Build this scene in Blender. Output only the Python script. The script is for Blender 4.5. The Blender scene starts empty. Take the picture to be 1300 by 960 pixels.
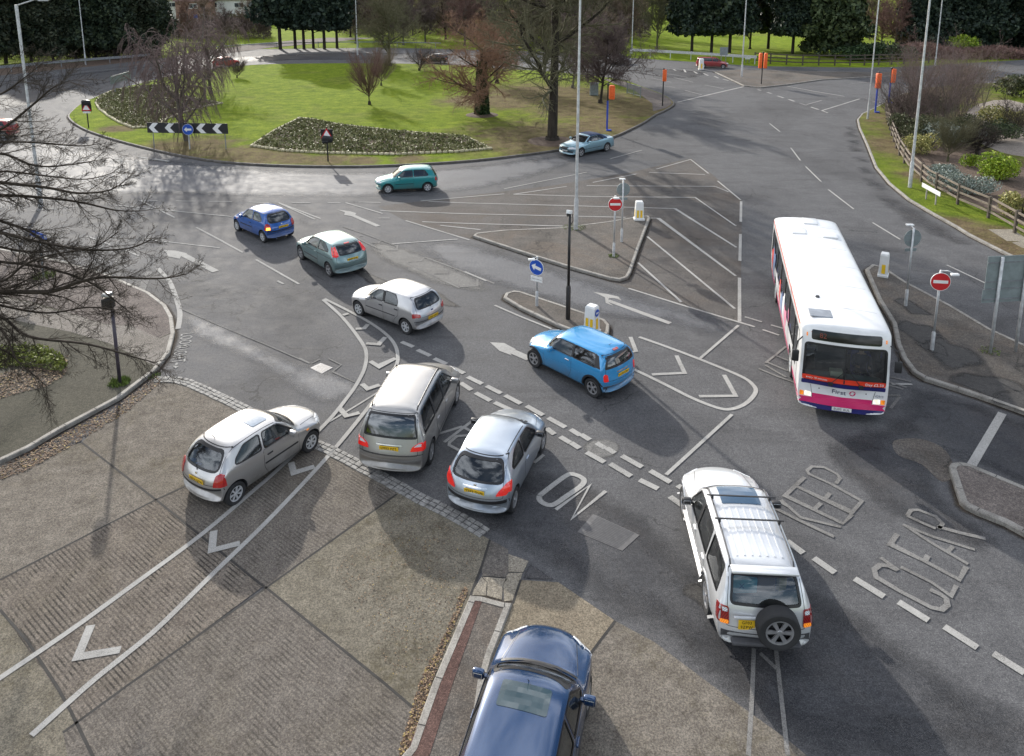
import bpy, bmesh, math, random
import numpy as np
from mathutils import Vector, Matrix, noise
from mathutils.bvhtree import BVHTree
from mathutils.geometry import delaunay_2d_cdt, tessellate_polygon

scene = bpy.context.scene
C = scene.collection
R = math.radians

# ------------------------------------------------------------------ camera numbers (a shift lens: level verticals, low pitch)
FPX, PITCH, PCX, PCY, CAMH = 970.6, math.radians(11.264), 639.7, 161.5, 12.5

def G(x, y, z=0.0):
    """Ground point (height z) seen at photograph pixel x, y."""
    v = y - PCY
    d = FPX * math.sin(PITCH) + v * math.cos(PITCH)
    H = CAMH - z
    return Vector(((x - PCX) * H / d, H * (FPX * math.cos(PITCH) - v * math.sin(PITCH)) / d, z))

def P(x, y, Y):
    """Point at world depth Y seen at pixel x, y."""
    v = y - PCY
    d = FPX * math.sin(PITCH) + v * math.cos(PITCH)
    n = FPX * math.cos(PITCH) - v * math.sin(PITCH)
    t = Y / n
    return Vector(((x - PCX) * t, Y, CAMH - d * t))

def top_h(bx, by, ty):
    Y = G(bx, by).y
    return P(bx, ty, Y).z

# ------------------------------------------------------------------ materials
def newmat(name):
    m = bpy.data.materials.new(name); m.use_nodes = True
    nt = m.node_tree; nt.nodes.clear()
    out = nt.nodes.new('ShaderNodeOutputMaterial')
    b = nt.nodes.new('ShaderNodeBsdfPrincipled')
    nt.links.new(b.outputs[0], out.inputs[0])
    return m, nt, b, out

def ramp(nt, fac, stops):
    r = nt.nodes.new('ShaderNodeValToRGB')
    e = r.color_ramp.elements
    while len(e) < len(stops): e.new(0.5)
    for i, (p, c) in enumerate(stops):
        e[i].position = p; e[i].color = (*c, 1) if len(c) == 3 else c
    nt.links.new(fac, r.inputs[0])
    return r.outputs[0]

def noise_tex(nt, vec, scale, detail=4, rough=0.6, dist=0.0):
    n = nt.nodes.new('ShaderNodeTexNoise')
    n.inputs['Scale'].default_value = scale; n.inputs['Detail'].default_value = detail
    n.inputs['Roughness'].default_value = rough; n.inputs['Distortion'].default_value = dist
    if vec is not None: nt.links.new(vec, n.inputs['Vector'])
    return n.outputs['Fac']

def mix(nt, fac, a, b, mode='MIX'):
    m = nt.nodes.new('ShaderNodeMix'); m.data_type = 'RGBA'; m.blend_type = mode
    for s, v in ((0, fac), (6, a), (7, b)):
        if isinstance(v, (int, float)): m.inputs[s].default_value = v
        elif isinstance(v, tuple): m.inputs[s].default_value = (*v, 1) if len(v) == 3 else v
        else: nt.links.new(v, m.inputs[s])
    return m.outputs[2]

def maprange(nt, v, a, b, c=0.0, d=1.0):
    n = nt.nodes.new('ShaderNodeMapRange')
    nt.links.new(v, n.inputs[0])
    for i, x in enumerate((a, b, c, d)): n.inputs[i + 1].default_value = x
    return n.outputs[0]

def math_n(nt, op, a, b=None):
    n = nt.nodes.new('ShaderNodeMath'); n.operation = op
    for i, v in enumerate((a, b)):
        if v is None: continue
        if isinstance(v, (int, float)): n.inputs[i].default_value = v
        else: nt.links.new(v, n.inputs[i])
    return n.outputs[0]

def gpos(nt):
    return nt.nodes.new('ShaderNodeNewGeometry').outputs['Position']

def opos(nt):
    return nt.nodes.new('ShaderNodeTexCoord').outputs['Object']

def vmap(nt, vec, scale=(1, 1, 1), rot=0.0):
    m = nt.nodes.new('ShaderNodeMapping'); m.inputs['Scale'].default_value = scale
    m.inputs['Rotation'].default_value = (0, 0, rot); nt.links.new(vec, m.inputs[0]); return m.outputs[0]

def bump(nt, b, h, strength=0.3, dist=0.02):
    n = nt.nodes.new('ShaderNodeBump'); n.inputs['Strength'].default_value = strength
    n.inputs['Distance'].default_value = dist
    nt.links.new(h, n.inputs['Height']); nt.links.new(n.outputs[0], b.inputs['Normal'])

_mats = {}
def simple(name, col, rough=0.5, metal=0.0, var=0.12, scale=3.0, coat=0.0, spec=0.5, emit=0.0, obj=True):
    """Plain colour with slight procedural dirt variation."""
    if name in _mats: return _mats[name]
    m, nt, b, out = newmat(name)
    v = noise_tex(nt, opos(nt) if obj else gpos(nt), scale, 5)
    lo = tuple(max(0, c * (1 - var)) for c in col); hi = tuple(min(1, c * (1 + var)) for c in col)
    nt.links.new(ramp(nt, v, [(0.3, lo), (0.7, hi)]), b.inputs['Base Color'])
    b.inputs['Roughness'].default_value = rough; b.inputs['Metallic'].default_value = metal
    b.inputs['Coat Weight'].default_value = coat; b.inputs['Specular IOR Level'].default_value = spec
    if emit > 0:
        b.inputs['Emission Color'].default_value = (*col, 1); b.inputs['Emission Strength'].default_value = emit
    _mats[name] = m
    return m

def paint(name, col, metal=0.0, rough=0.28):
    """Car paint: clear coat over flake, dusty towards the bottom."""
    if name in _mats: return _mats[name]
    m, nt, b, out = newmat(name)
    o = opos(nt)
    v = noise_tex(nt, o, 2.2, 6, 0.65)
    s = nt.nodes.new('ShaderNodeSeparateXYZ'); nt.links.new(o, s.inputs[0])
    low = maprange(nt, s.outputs[2], 0.75, 0.2)
    dirt = math_n(nt, 'MULTIPLY', low, maprange(nt, v, 0.3, 0.7, 0.15, 0.75))
    flake = noise_tex(nt, o, 900, 1)
    c2 = tuple(min(1, c * 1.12) for c in col); c1 = tuple(c * 0.9 for c in col)
    base = ramp(nt, flake, [(0.35, c1), (0.65, c2)])
    nt.links.new(mix(nt, dirt, base, (0.13, 0.115, 0.095)), b.inputs['Base Color'])
    nt.links.new(maprange(nt, dirt, 0, 0.7, rough, 0.65), b.inputs['Roughness'])
    b.inputs['Metallic'].default_value = metal
    b.inputs['Coat Weight'].default_value = 0.8; b.inputs['Coat Roughness'].default_value = 0.06
    _mats[name] = m
    return m

def glass(name, tint=(0.30, 0.36, 0.35), extra=0.0):
    if name in _mats: return _mats[name]
    m, nt, b, out = newmat(name)
    nt.nodes.remove(b)
    t = nt.nodes.new('ShaderNodeBsdfTransparent'); t.inputs[0].default_value = (*tint, 1)
    g = nt.nodes.new('ShaderNodeBsdfGlossy'); g.inputs['Roughness'].default_value = 0.03
    g.inputs[0].default_value = (0.9, 0.95, 1, 1)
    f = nt.nodes.new('ShaderNodeFresnel'); f.inputs[0].default_value = 1.5
    fm = maprange(nt, f.outputs[0], 0.0, 1.0, 0.05 + extra, 1.0)
    # faint film of dust
    df = nt.nodes.new('ShaderNodeBsdfDiffuse'); df.inputs[0].default_value = (0.35, 0.35, 0.34, 1)
    dn = maprange(nt, noise_tex(nt, opos(nt), 3.0, 6), 0.35, 0.8, 0.01, 0.10)
    x = nt.nodes.new('ShaderNodeMixShader'); x2 = nt.nodes.new('ShaderNodeMixShader')
    nt.links.new(fm, x.inputs[0]); nt.links.new(t.outputs[0], x.inputs[1]); nt.links.new(g.outputs[0], x.inputs[2])
    nt.links.new(dn, x2.inputs[0]); nt.links.new(x.outputs[0], x2.inputs[1]); nt.links.new(df.outputs[0], x2.inputs[2])
    nt.links.new(x2.outputs[0], out.inputs[0])
    _mats[name] = m
    return m

# ------------------------------------------------------------------ mesh builder
class MB:
    def __init__(s): s.v = []; s.f = []; s.mi = []
    def add(s, vs, fs, mi=0):
        b = len(s.v); s.v.extend(tuple(p) for p in vs)
        s.f.extend(tuple(b + i for i in f) for f in fs); s.mi.extend([mi] * len(fs)); return s
    def quad(s, a, b, c, d, mi=0): return s.add([a, b, c, d], [(0, 1, 2, 3)], mi)
    def box(s, c, size, mi=0, rot=None, bev=0.0):
        hx, hy, hz = size[0] / 2, size[1] / 2, size[2] / 2
        bm = bmesh.new(); bmesh.ops.create_cube(bm, size=1.0)
        for v in bm.verts: v.co = Vector((v.co.x * size[0], v.co.y * size[1], v.co.z * size[2]))
        if bev > 0: bmesh.ops.bevel(bm, geom=bm.edges[:], offset=bev, segments=2, affect='EDGES', profile=0.5)
        M = (rot if rot is not None else Matrix.Identity(3))
        c = Vector(c)
        bm.verts.index_update()
        s.add([M @ v.co + c for v in bm.verts], [[v.index for v in f.verts] for f in bm.faces], mi); bm.free(); return s
    def tube(s, pts, rad, n=10, mi=0, caps=True):
        pts = [Vector(p) for p in pts]
        if not isinstance(rad, (list, tuple)): rad = [rad] * len(pts)
        rings = []
        for i, p in enumerate(pts):
            d = (pts[min(i + 1, len(pts) - 1)] - pts[max(i - 1, 0)]).normalized()
            u = d.orthogonal().normalized() if i == 0 else (u - d * u.dot(d)).normalized()
            w = d.cross(u)
            rings.append([p + (u * math.cos(2 * math.pi * k / n) + w * math.sin(2 * math.pi * k / n)) * rad[i] for k in range(n)])
        vs = [q for r in rings for q in r]; fs = []
        for i in range(len(pts) - 1):
            for k in range(n):
                fs.append((i * n + k, i * n + (k + 1) % n, (i + 1) * n + (k + 1) % n, (i + 1) * n + k))
        if caps: fs.append(tuple(reversed(range(n)))); fs.append(tuple((len(pts) - 1) * n + k for k in range(n)))
        return s.add(vs, fs, mi)
    def lathe(s, prof, n=24, axis='z', c=(0, 0, 0), mi=0, closed=False):
        """prof = [(r, h)] turned round the axis."""
        vs = []; fs = []; c = Vector(c)
        for (r, h) in prof:
            for k in range(n):
                a = 2 * math.pi * k / n; x, y = r * math.cos(a), r * math.sin(a)
                vs.append(c + (Vector((x, y, h)) if axis == 'z' else Vector((x, h, y)) if axis == 'y' else Vector((h, x, y))))
        m = len(prof)
        for i in range(m - 1 + (1 if closed else 0)):
            j = (i + 1) % m
            for k in range(n):
                fs.append((i * n + k, i * n + (k + 1) % n, j * n + (k + 1) % n, j * n + k))
        return s.add(vs, fs, mi)
    def prism(s, poly, z0, z1, mi=0, mi_side=None):
        """poly = [(x, y)] counter-clockwise, extruded from z0 to z1."""
        n = len(poly)
        vs = [(x, y, z0) for x, y in poly] + [(x, y, z1) for x, y in poly]
        s.add(vs, [tuple(range(n, 2 * n))], mi)
        s.add(vs, [tuple(reversed(range(n)))] , mi)
        s.add(vs, [(i, (i + 1) % n, n + (i + 1) % n, n + i) for i in range(n)], mi if mi_side is None else mi_side)
        return s
    def mesh(s, name, mats=(), smooth=False, angle=None):
        me = bpy.data.meshes.new(name); me.from_pydata(s.v, [], s.f)
        for m in mats: me.materials.append(m)
        if len(mats) > 1: me.polygons.foreach_set('material_index', s.mi)
        if smooth or angle:
            me.polygons.foreach_set('use_smooth', [True] * len(me.polygons))
            if angle: me.set_sharp_from_angle(angle=R(angle))
        me.update(); return me
    def obj(s, name, mats, parent=None, smooth=False, angle=None, loc=None):
        if not isinstance(mats, (list, tuple)): mats = [mats]
        return link(name, s.mesh(name, mats, smooth, angle), parent, loc)

def link(name, data, parent=None, loc=None, rot=None):
    o = bpy.data.objects.new(name, data); C.objects.link(o)
    if parent is not None: o.parent = parent
    if loc is not None: o.location = loc
    if rot is not None: o.rotation_euler = rot
    return o

def tag(o, label=None, cat=None, group=None, kind=None):
    if label: o['label'] = label
    if cat: o['category'] = cat
    if group: o['group'] = group
    if kind: o['kind'] = kind
    return o

def thing(name, label, cat, loc=(0, 0, 0), rz=0.0, group=None):
    o = link(name, None, None, loc, (0, 0, rz)); o.empty_display_size = 0.3
    return tag(o, label, cat, group)

def structure(o): o['kind'] = 'structure'; return o

def copy_tree(o, parent=None):
    c = o.copy(); C.objects.link(c); c.parent = parent
    for ch in [k for k in bpy.data.objects if k.parent == o]: copy_tree(ch, c)
    return c

def bake(ob):
    """Evaluated mesh of an object with its modifiers; the object is removed."""
    dg = bpy.context.evaluated_depsgraph_get(); dg.update()
    me = bpy.data.meshes.new_from_object(ob.evaluated_get(dg))
    old = ob.data; bpy.data.objects.remove(ob)
    if old.users == 0: bpy.data.meshes.remove(old) if isinstance(old, bpy.types.Mesh) else bpy.data.curves.remove(old)
    return me

def text_mesh(body, size=1.0, extrude=0.002, align='CENTER', mat=None, spacing=1.0, width=1.0):
    cu = bpy.data.curves.new('text', 'FONT'); cu.body = body; cu.size = size; cu.extrude = extrude
    cu.align_x = align; cu.align_y = 'CENTER'; cu.resolution_u = 2; cu.space_character = spacing; cu.offset = 0.0
    ob = link('text', cu)
    me = bake(ob)
    if width != 1.0:
        for v in me.vertices: v.co.x *= width
    me.materials.clear()
    if mat: me.materials.append(mat)
    return me

# 2-D helpers ---------------------------------------------------------
def round_poly(poly, r, n=4):
    """Round the corners; r one radius or a list."""
    out = []; m = len(poly)
    for i in range(m):
        p = Vector(poly[i]); a = Vector(poly[i - 1]) - p; b = Vector(poly[(i + 1) % m]) - p
        rr = r[i] if isinstance(r, (list, tuple)) else r
        rr = min(rr, a.length * 0.45, b.length * 0.45)
        if rr <= 1e-4: out.append(tuple(p)); continue
        q0 = p + a.normalized() * rr; q1 = p + b.normalized() * rr
        for k in range(n + 1):
            t = k / n
            out.append(tuple(q0 * (1 - t) ** 2 + p * 2 * t * (1 - t) + q1 * t ** 2))
    return out

def area2(poly): return sum(poly[i - 1][0] * poly[i][1] - poly[i][0] * poly[i - 1][1] for i in range(len(poly))) / 2

def offset_poly(poly, d):
    """Grow (d>0) or shrink a closed polygon."""
    s = 1 if area2(poly) > 0 else -1; n = len(poly); out = []
    for i in range(n):
        p = Vector(poly[i][:2]); a = (p - Vector(poly[i - 1][:2])); b = (Vector(poly[(i + 1) % n][:2]) - p)
        if a.length < 1e-7: a = b
        if b.length < 1e-7: b = a
        a = a.normalized(); b = b.normalized()
        na = Vector((a.y, -a.x)) * s; nb = Vector((b.y, -b.x)) * s
        t = (na + nb)
        if t.length < 1e-6: t = na
        t.normalize(); k = d / max(0.35, t.dot(na))
        out.append((p.x + t.x * k, p.y + t.y * k))
    return out

def densify(poly, step, closed=True):
    out = []; n = len(poly)
    for i in range(n if closed else n - 1):
        a = Vector(poly[i]); b = Vector(poly[(i + 1) % n]); k = max(1, int(math.ceil((b - a).length / step)))
        for j in range(k): out.append(tuple(a.lerp(b, j / k)))
    if not closed: out.append(tuple(poly[-1]))
    return out

def smooth_line(pts, n=6, closed=False):
    """Catmull-Rom through the points."""
    P_ = [Vector(p) for p in pts]; m = len(P_); out = []
    rng = range(m if closed else m - 1)
    for i in rng:
        if closed: p0, p1, p2, p3 = P_[i - 1], P_[i], P_[(i + 1) % m], P_[(i + 2) % m]
        else: p0, p1, p2, p3 = P_[max(i - 1, 0)], P_[i], P_[i + 1], P_[min(i + 2, m - 1)]
        for k in range(n):
            t = k / n
            out.append(0.5 * ((2 * p1) + (p2 - p0) * t + (2 * p0 - 5 * p1 + 4 * p2 - p3) * t * t + (3 * p1 - p0 - 3 * p2 + p3) * t ** 3))
    if not closed: out.append(P_[-1])
    return out

def gpoly(pts, z=0.0): return [tuple(G(x, y, z)[:2]) for x, y in pts]
def ccw(poly): return poly if area2(poly) > 0 else list(reversed(poly))

def fill2d(poly, z, mb, mi=0):
    tris = tessellate_polygon([[Vector((x, y, 0)) for x, y in poly]])
    fs = []
    for t in tris:
        a, b, c = [Vector(poly[i]) for i in t]
        fs.append(t if (b - a).cross(c - a) > 0 else (t[0], t[2], t[1]))
    mb.add([(x, y, z) for x, y in poly], fs, mi)

def strip(mb, pts, w, z, mi=0, closed=False):
    """Ribbon of width w along world xy points."""
    pts = [Vector((p[0], p[1])) for p in pts]; n = len(pts); L = []; Rr = []
    for i in range(n):
        if closed: a, b = pts[i - 1], pts[(i + 1) % n]
        else: a, b = pts[max(i - 1, 0)], pts[min(i + 1, n - 1)]
        d = (b - a).normalized(); nn = Vector((-d.y, d.x))
        k = 1.0
        if 0 < i < n - 1 or closed:
            e = (pts[i] - a).normalized(); k = 1 / max(0.5, abs(Vector((-e.y, e.x)).dot(nn)))
        L.append(pts[i] + nn * w / 2 * k); Rr.append(pts[i] - nn * w / 2 * k)
    vs = [(p.x, p.y, z) for p in L] + [(p.x, p.y, z) for p in Rr]
    fs = [(n + i, n + i + 1, i + 1, i) for i in range(n - 1)]
    if closed: fs.append((2 * n - 1, n, 0, n - 1))
    mb.add(vs, fs, mi)
# ================================================================== GROUND
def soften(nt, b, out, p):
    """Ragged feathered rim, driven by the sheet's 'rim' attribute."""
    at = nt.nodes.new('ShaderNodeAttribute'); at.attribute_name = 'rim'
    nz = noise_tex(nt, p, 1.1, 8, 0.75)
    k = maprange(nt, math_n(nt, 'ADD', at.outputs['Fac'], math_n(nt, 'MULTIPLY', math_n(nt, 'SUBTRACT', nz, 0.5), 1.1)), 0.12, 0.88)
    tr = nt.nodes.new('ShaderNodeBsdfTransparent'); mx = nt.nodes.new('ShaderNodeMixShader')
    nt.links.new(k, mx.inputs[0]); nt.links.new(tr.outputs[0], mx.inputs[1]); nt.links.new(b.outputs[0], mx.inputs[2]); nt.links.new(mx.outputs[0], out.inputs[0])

def asphalt(name, lo, hi, patch=(0.055, 0.052, 0.05), pamt=0.5, rough=0.62, seed=0.0, brown=None, crack=True, soft=False):
    m, nt, b, out = newmat(name)
    p = gpos(nt)
    big = noise_tex(nt, vmap(nt, p, (1, 0.6, 1), 0.5), 0.16 + seed, 6, 0.62, 0.4)
    mid = noise_tex(nt, p, 1.3, 6, 0.7)
    fine = noise_tex(nt, p, 38, 3, 0.8)
    col = ramp(nt, mid, [(0.28, lo), (0.72, hi)])
    col = mix(nt, maprange(nt, big, 0.48, 0.66, 0, pamt), col, patch)
    if brown:
        col = mix(nt, maprange(nt, noise_tex(nt, p, 0.35, 6, 0.7, 0.8), 0.45, 0.7, 0, 0.8), col, brown)
    ag = noise_tex(nt, p, 11, 5, 0.85)
    col = mix(nt, 0.8, col, ramp(nt, ag, [(0.32, (0.55, 0.55, 0.55)), (0.5, (1, 1, 1)), (0.68, (1.45, 1.43, 1.38))]), 'MULTIPLY')
    # chippings
    col = mix(nt, 0.75, col, ramp(nt, fine, [(0.30, (0.35, 0.35, 0.35)), (0.52, (1, 1, 1)), (0.66, (2.0, 1.95, 1.85))]), 'MULTIPLY')
    vo = nt.nodes.new('ShaderNodeTexVoronoi'); vo.inputs['Scale'].default_value = 26
    nt.links.new(p, vo.inputs['Vector'])
    sp = maprange(nt, vo.outputs['Distance'], 0.10, 0.04, 0, 0.55)
    sp = math_n(nt, 'MULTIPLY', sp, maprange(nt, mid, 0.45, 0.6))
    col = mix(nt, sp, col, (0.26, 0.25, 0.23))
    if crack:
        w = nt.nodes.new('ShaderNodeTexVoronoi'); w.feature = 'DISTANCE_TO_EDGE'; w.inputs['Scale'].default_value = 0.28
        dv = nt.nodes.new('ShaderNodeVectorMath'); dv.operation = 'ADD'
        nz = nt.nodes.new('ShaderNodeTexNoise'); nz.inputs['Scale'].default_value = 0.8; nz.inputs['Detail'].default_value = 6
        nt.links.new(p, nz.inputs['Vector'])
        sc = nt.nodes.new('ShaderNodeVectorMath'); sc.operation = 'SCALE'; sc.inputs['Scale'].default_value = 2.2
        nt.links.new(nz.outputs['Color'], sc.inputs[0])
        nt.links.new(p, dv.inputs[0]); nt.links.new(sc.outputs[0], dv.inputs[1]); nt.links.new(dv.outputs[0], w.inputs['Vector'])
        cr = maprange(nt, w.outputs['Distance'], 0.010, 0.002, 0, 0.6)
        cr = math_n(nt, 'MULTIPLY', cr, maprange(nt, big, 0.5, 0.56))
        col = mix(nt, cr, col, (0.02, 0.02, 0.02))
    # oily and polished streaks along the way the traffic runs
    st_ = noise_tex(nt, vmap(nt, p, (0.35, 1.6, 1), R(35)), 0.55, 7, 0.65, 0.6)
    col = mix(nt, maprange(nt, st_, 0.52, 0.66, 0, 0.42), col, mix(nt, 1.0, col, (0.55, 0.54, 0.54), 'MULTIPLY'))
    dr = noise_tex(nt, p, 3.2, 8, 0.8)
    col = mix(nt, maprange(nt, dr, 0.60, 0.72, 0, 0.35), col, (0.045, 0.043, 0.041))
    nt.links.new(col, b.inputs['Base Color'])
    if soft: soften(nt, b, out, p)
    nt.links.new(maprange(nt, mid, 0.3, 0.7, rough + 0.12, rough + 0.3), b.inputs['Roughness'])
    b.inputs['Specular IOR Level'].default_value = 0.17
    bump(nt, b, fine, 0.35, 0.012)
    return m

M_ROAD = asphalt('worn_asphalt', (0.0749, 0.0749, 0.0784), (0.12, 0.12, 0.124), (0.0595, 0.0591, 0.0617), 0.8)
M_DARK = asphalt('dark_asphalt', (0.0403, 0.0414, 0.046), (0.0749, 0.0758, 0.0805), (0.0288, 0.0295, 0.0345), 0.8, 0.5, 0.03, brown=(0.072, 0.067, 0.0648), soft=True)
M_HATCH = asphalt('dirty_asphalt', (0.072, 0.067, 0.0637), (0.13, 0.12, 0.113), (0.0499, 0.0473, 0.046), 0.6, 0.7, 0.02, brown=(0.096, 0.0788, 0.0658))
M_ARC = asphalt('polished_asphalt', (0.0912, 0.0936, 0.102), (0.134, 0.137, 0.146), (0.0816, 0.0837, 0.092), 0.5, 0.5, 0.01, crack=False, soft=True)
M_PAVE = asphalt('pavement_asphalt', (0.082, 0.075, 0.068), (0.145, 0.132, 0.12), (0.045, 0.041, 0.037), 0.75, 0.75, 0.05, brown=(0.13, 0.105, 0.085))
M_PAVEPINK = asphalt('pink_pavement', (0.115, 0.098, 0.090), (0.17, 0.148, 0.136), (0.085, 0.075, 0.07), 0.4, 0.8, 0.04)
M_PAVEGREEN = asphalt('shaded_algae_pavement', (0.056, 0.053, 0.040), (0.10, 0.094, 0.075), (0.038, 0.038, 0.028), 0.7, 0.75, 0.08)  # algae green, with the shade over the lower left put into the colour
M_PATCHLT = asphalt('light_patch', (0.12, 0.118, 0.115), (0.17, 0.167, 0.16), (0.09, 0.09, 0.088), 0.6, 0.6, 0.09, crack=False, soft=True)
M_BLOTCH = asphalt('stain_patch', (0.035, 0.034, 0.033), (0.06, 0.058, 0.055), (0.03, 0.03, 0.03), 0.5, 0.6, 0.12, crack=False)
M_BRICKRED = asphalt('red_surfacing', (0.085, 0.052, 0.045), (0.125, 0.078, 0.068), (0.07, 0.05, 0.045), 0.5, 0.85, 0.06, crack=False)

def concrete(name, lo, hi, moss=0.0, tine=0.0, rot=0.0):
    m, nt, b, out = newmat(name)
    p = gpos(nt)
    big = noise_tex(nt, p, 0.35, 7, 0.68, 0.5); mid = noise_tex(nt, p, 2.6, 8, 0.75); fine = noise_tex(nt, p, 30, 3, 0.85)
    col = ramp(nt, mid, [(0.3, lo), (0.7, hi)])
    sp = ramp(nt, fine, [(0.33, (0.40, 0.38, 0.34)), (0.5, (1, 1, 1)), (0.68, (1.9, 1.85, 1.7))])
    col = mix(nt, 0.85, col, sp, 'MULTIPLY')
    if moss:
        mm = math_n(nt, 'MULTIPLY', maprange(nt, big, 0.47, 0.66), maprange(nt, noise_tex(nt, p, 7, 6, 0.8), 0.42, 0.62, 0.15, moss))
        col = mix(nt, mm, col, ramp(nt, mid, [(0.35, (0.045, 0.036, 0.022)), (0.7, (0.115, 0.098, 0.052))]))
    h = fine
    if tine:
        w = nt.nodes.new('ShaderNodeTexWave'); w.inputs['Scale'].default_value = 3.6; w.inputs['Distortion'].default_value = 1.2
        w.inputs['Detail'].default_value = 4; w.inputs['Detail Scale'].default_value = 2.2; w.inputs['Detail Roughness'].default_value = 0.8
        nt.links.new(vmap(nt, p, (1, 0.12, 1), 0.0) if False else vmap(nt, p, (1, 1, 1), rot), w.inputs['Vector'])
        tn = math_n(nt, 'MULTIPLY', maprange(nt, w.outputs['Fac'], 0.45, 0.08, 0, tine),
                    maprange(nt, noise_tex(nt, vmap(nt, p, (3.0, 0.7, 1), rot), 0.9, 6, 0.7), 0.42, 0.60, 0, 1))
        col = mix(nt, tn, col, (0.035, 0.032, 0.028))
        h = math_n(nt, 'ADD', fine, math_n(nt, 'MULTIPLY', w.outputs['Fac'], 0.7))
    nt.links.new(col, b.inputs['Base Color']); b.inputs['Roughness'].default_value = 0.95; b.inputs['Specular IOR Level'].default_value = 0.12
    bump(nt, b, h, 0.35, 0.012)
    return m

def spots(nt, p, pts, soft=0.35):
    """Mask around world places: pts = [(x, y, radius)]; ragged edge."""
    nz = nt.nodes.new('ShaderNodeTexNoise'); nz.inputs['Scale'].default_value = 0.55; nz.inputs['Detail'].default_value = 6
    nz.inputs['Roughness'].default_value = 0.7
    nt.links.new(p, nz.inputs['Vector'])
    tot = None
    for (x, y, r) in pts:
        d = nt.nodes.new('ShaderNodeVectorMath'); d.operation = 'DISTANCE'
        nt.links.new(p, d.inputs[0]); d.inputs[1].default_value = (x, y, 0.15)
        a = math_n(nt, 'ADD', d.outputs['Value'], math_n(nt, 'MULTIPLY', math_n(nt, 'SUBTRACT', nz.outputs['Fac'], 0.5), r * 1.8))
        k = maprange(nt, a, r * (1 + soft), r * (1 - soft))
        tot = k if tot is None else math_n(nt, 'MAXIMUM', tot, k)
    return tot

def grassmat(name, dry=None, lush=1.0, park=False):
    m, nt, b, out = newmat(name)
    p = gpos(nt)
    big = noise_tex(nt, p, 0.09, 6, 0.6, 0.6); mid = noise_tex(nt, p, 0.8, 7, 0.7); fine = noise_tex(nt, p, 12, 4, 0.85)
    a = ramp(nt, mid, [(0.3, (0.062 * lush, 0.095 * lush, 0.012)), (0.55, (0.112 * lush, 0.15 * lush, 0.019)), (0.75, (0.178 * lush, 0.205 * lush, 0.034))])
    c2 = ramp(nt, mid, [(0.3, (0.09, 0.085, 0.03)), (0.7, (0.17, 0.155, 0.06))])
    col = mix(nt, maprange(nt, big, 0.52, 0.72, 0, 0.5), a, c2)
    if dry:
        k = spots(nt, p, dry)
        br = ramp(nt, mid, [(0.3, (0.085, 0.055, 0.038)), (0.55, (0.15, 0.105, 0.075)), (0.75, (0.16, 0.15, 0.06))])
        col = mix(nt, math_n(nt, 'MULTIPLY', k, maprange(nt, noise_tex(nt, p, 3, 6, 0.8), 0.3, 0.65, 1.0, 0.70)), col, br)
    col = mix(nt, 0.9, col, ramp(nt, fine, [(0.28, (0.25, 0.25, 0.25)), (0.5, (1, 1, 1)), (0.72, (1.7, 1.6, 1.5))]), 'MULTIPLY')
    nt.links.new(col, b.inputs['Base Color']); b.inputs['Roughness'].default_value = 1.0
    b.inputs['Specular IOR Level'].default_value = 0.04
    bump(nt, b, math_n(nt, 'ADD', fine, mid), 0.8, 0.05)
    return m

M_PARK = grassmat('park_grass', None, 1.55)
M_SOIL, _nt, _b, _o = newmat('bare_soil')
_p = gpos(_nt)
_nt.links.new(ramp(_nt, noise_tex(_nt, _p, 5, 8, 0.8), [(0.3, (0.05, 0.032, 0.022)), (0.6, (0.12, 0.08, 0.055)), (0.75, (0.19, 0.13, 0.09))]), _b.inputs['Base Color'])
_b.inputs['Roughness'].default_value = 0.95; bump(_nt, _b, noise_tex(_nt, _p, 14, 6, 0.8), 1.0, 0.06)

M_KERB, _nt, _b, _o = newmat('kerb_concrete')
_p = gpos(_nt)
_c = ramp(_nt, noise_tex(_nt, _p, 2.5, 8, 0.75), [(0.3, (0.13, 0.12, 0.105)), (0.5, (0.24, 0.225, 0.20)), (0.7, (0.32, 0.305, 0.275))])
_nt.links.new(mix(_nt, 0.6, _c, ramp(_nt, noise_tex(_nt, _p, 40, 3), [(0.3, (0.5, 0.5, 0.5)), (0.7, (1.4, 1.4, 1.4))]), 'MULTIPLY'), _b.inputs['Base Color'])
_b.inputs['Roughness'].default_value = 0.8
M_KERBDARK = simple('dark_kerb', (0.11, 0.10, 0.09), 0.85, var=0.4, obj=False)

def paintmat(name, wear, lo, hi):
    m, nt, b, out = newmat(name)
    p = gpos(nt)
    n1 = noise_tex(nt, p, 9, 8, 0.8); n2 = noise_tex(nt, p, 45, 3, 0.8); n3 = noise_tex(nt, p, 0.8, 4)
    c = ramp(nt, n1, [(0.3, lo), (0.65, hi)])
    k = maprange(nt, math_n(nt, 'ADD', math_n(nt, 'MULTIPLY', n2, 0.6), math_n(nt, 'ADD', math_n(nt, 'MULTIPLY', n1, 0.5), math_n(nt, 'MULTIPLY', n3, 0.3))), 0.60 + (1 - wear) * 0.25, 0.78 + (1 - wear) * 0.25, 0, 0.95)
    nt.links.new(mix(nt, k, c, (0.10, 0.095, 0.09)), b.inputs['Base Color'])
    b.inputs['Roughness'].default_value = 0.95; b.inputs['Specular IOR Level'].default_value = 0.1
    return m
M_PAINT = paintmat('road_paint', 0.62, (0.25, 0.243, 0.23), (0.45, 0.44, 0.415))
M_PAINTOLD = paintmat('worn_road_paint', 0.95, (0.17, 0.165, 0.156), (0.31, 0.302, 0.288))

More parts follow.
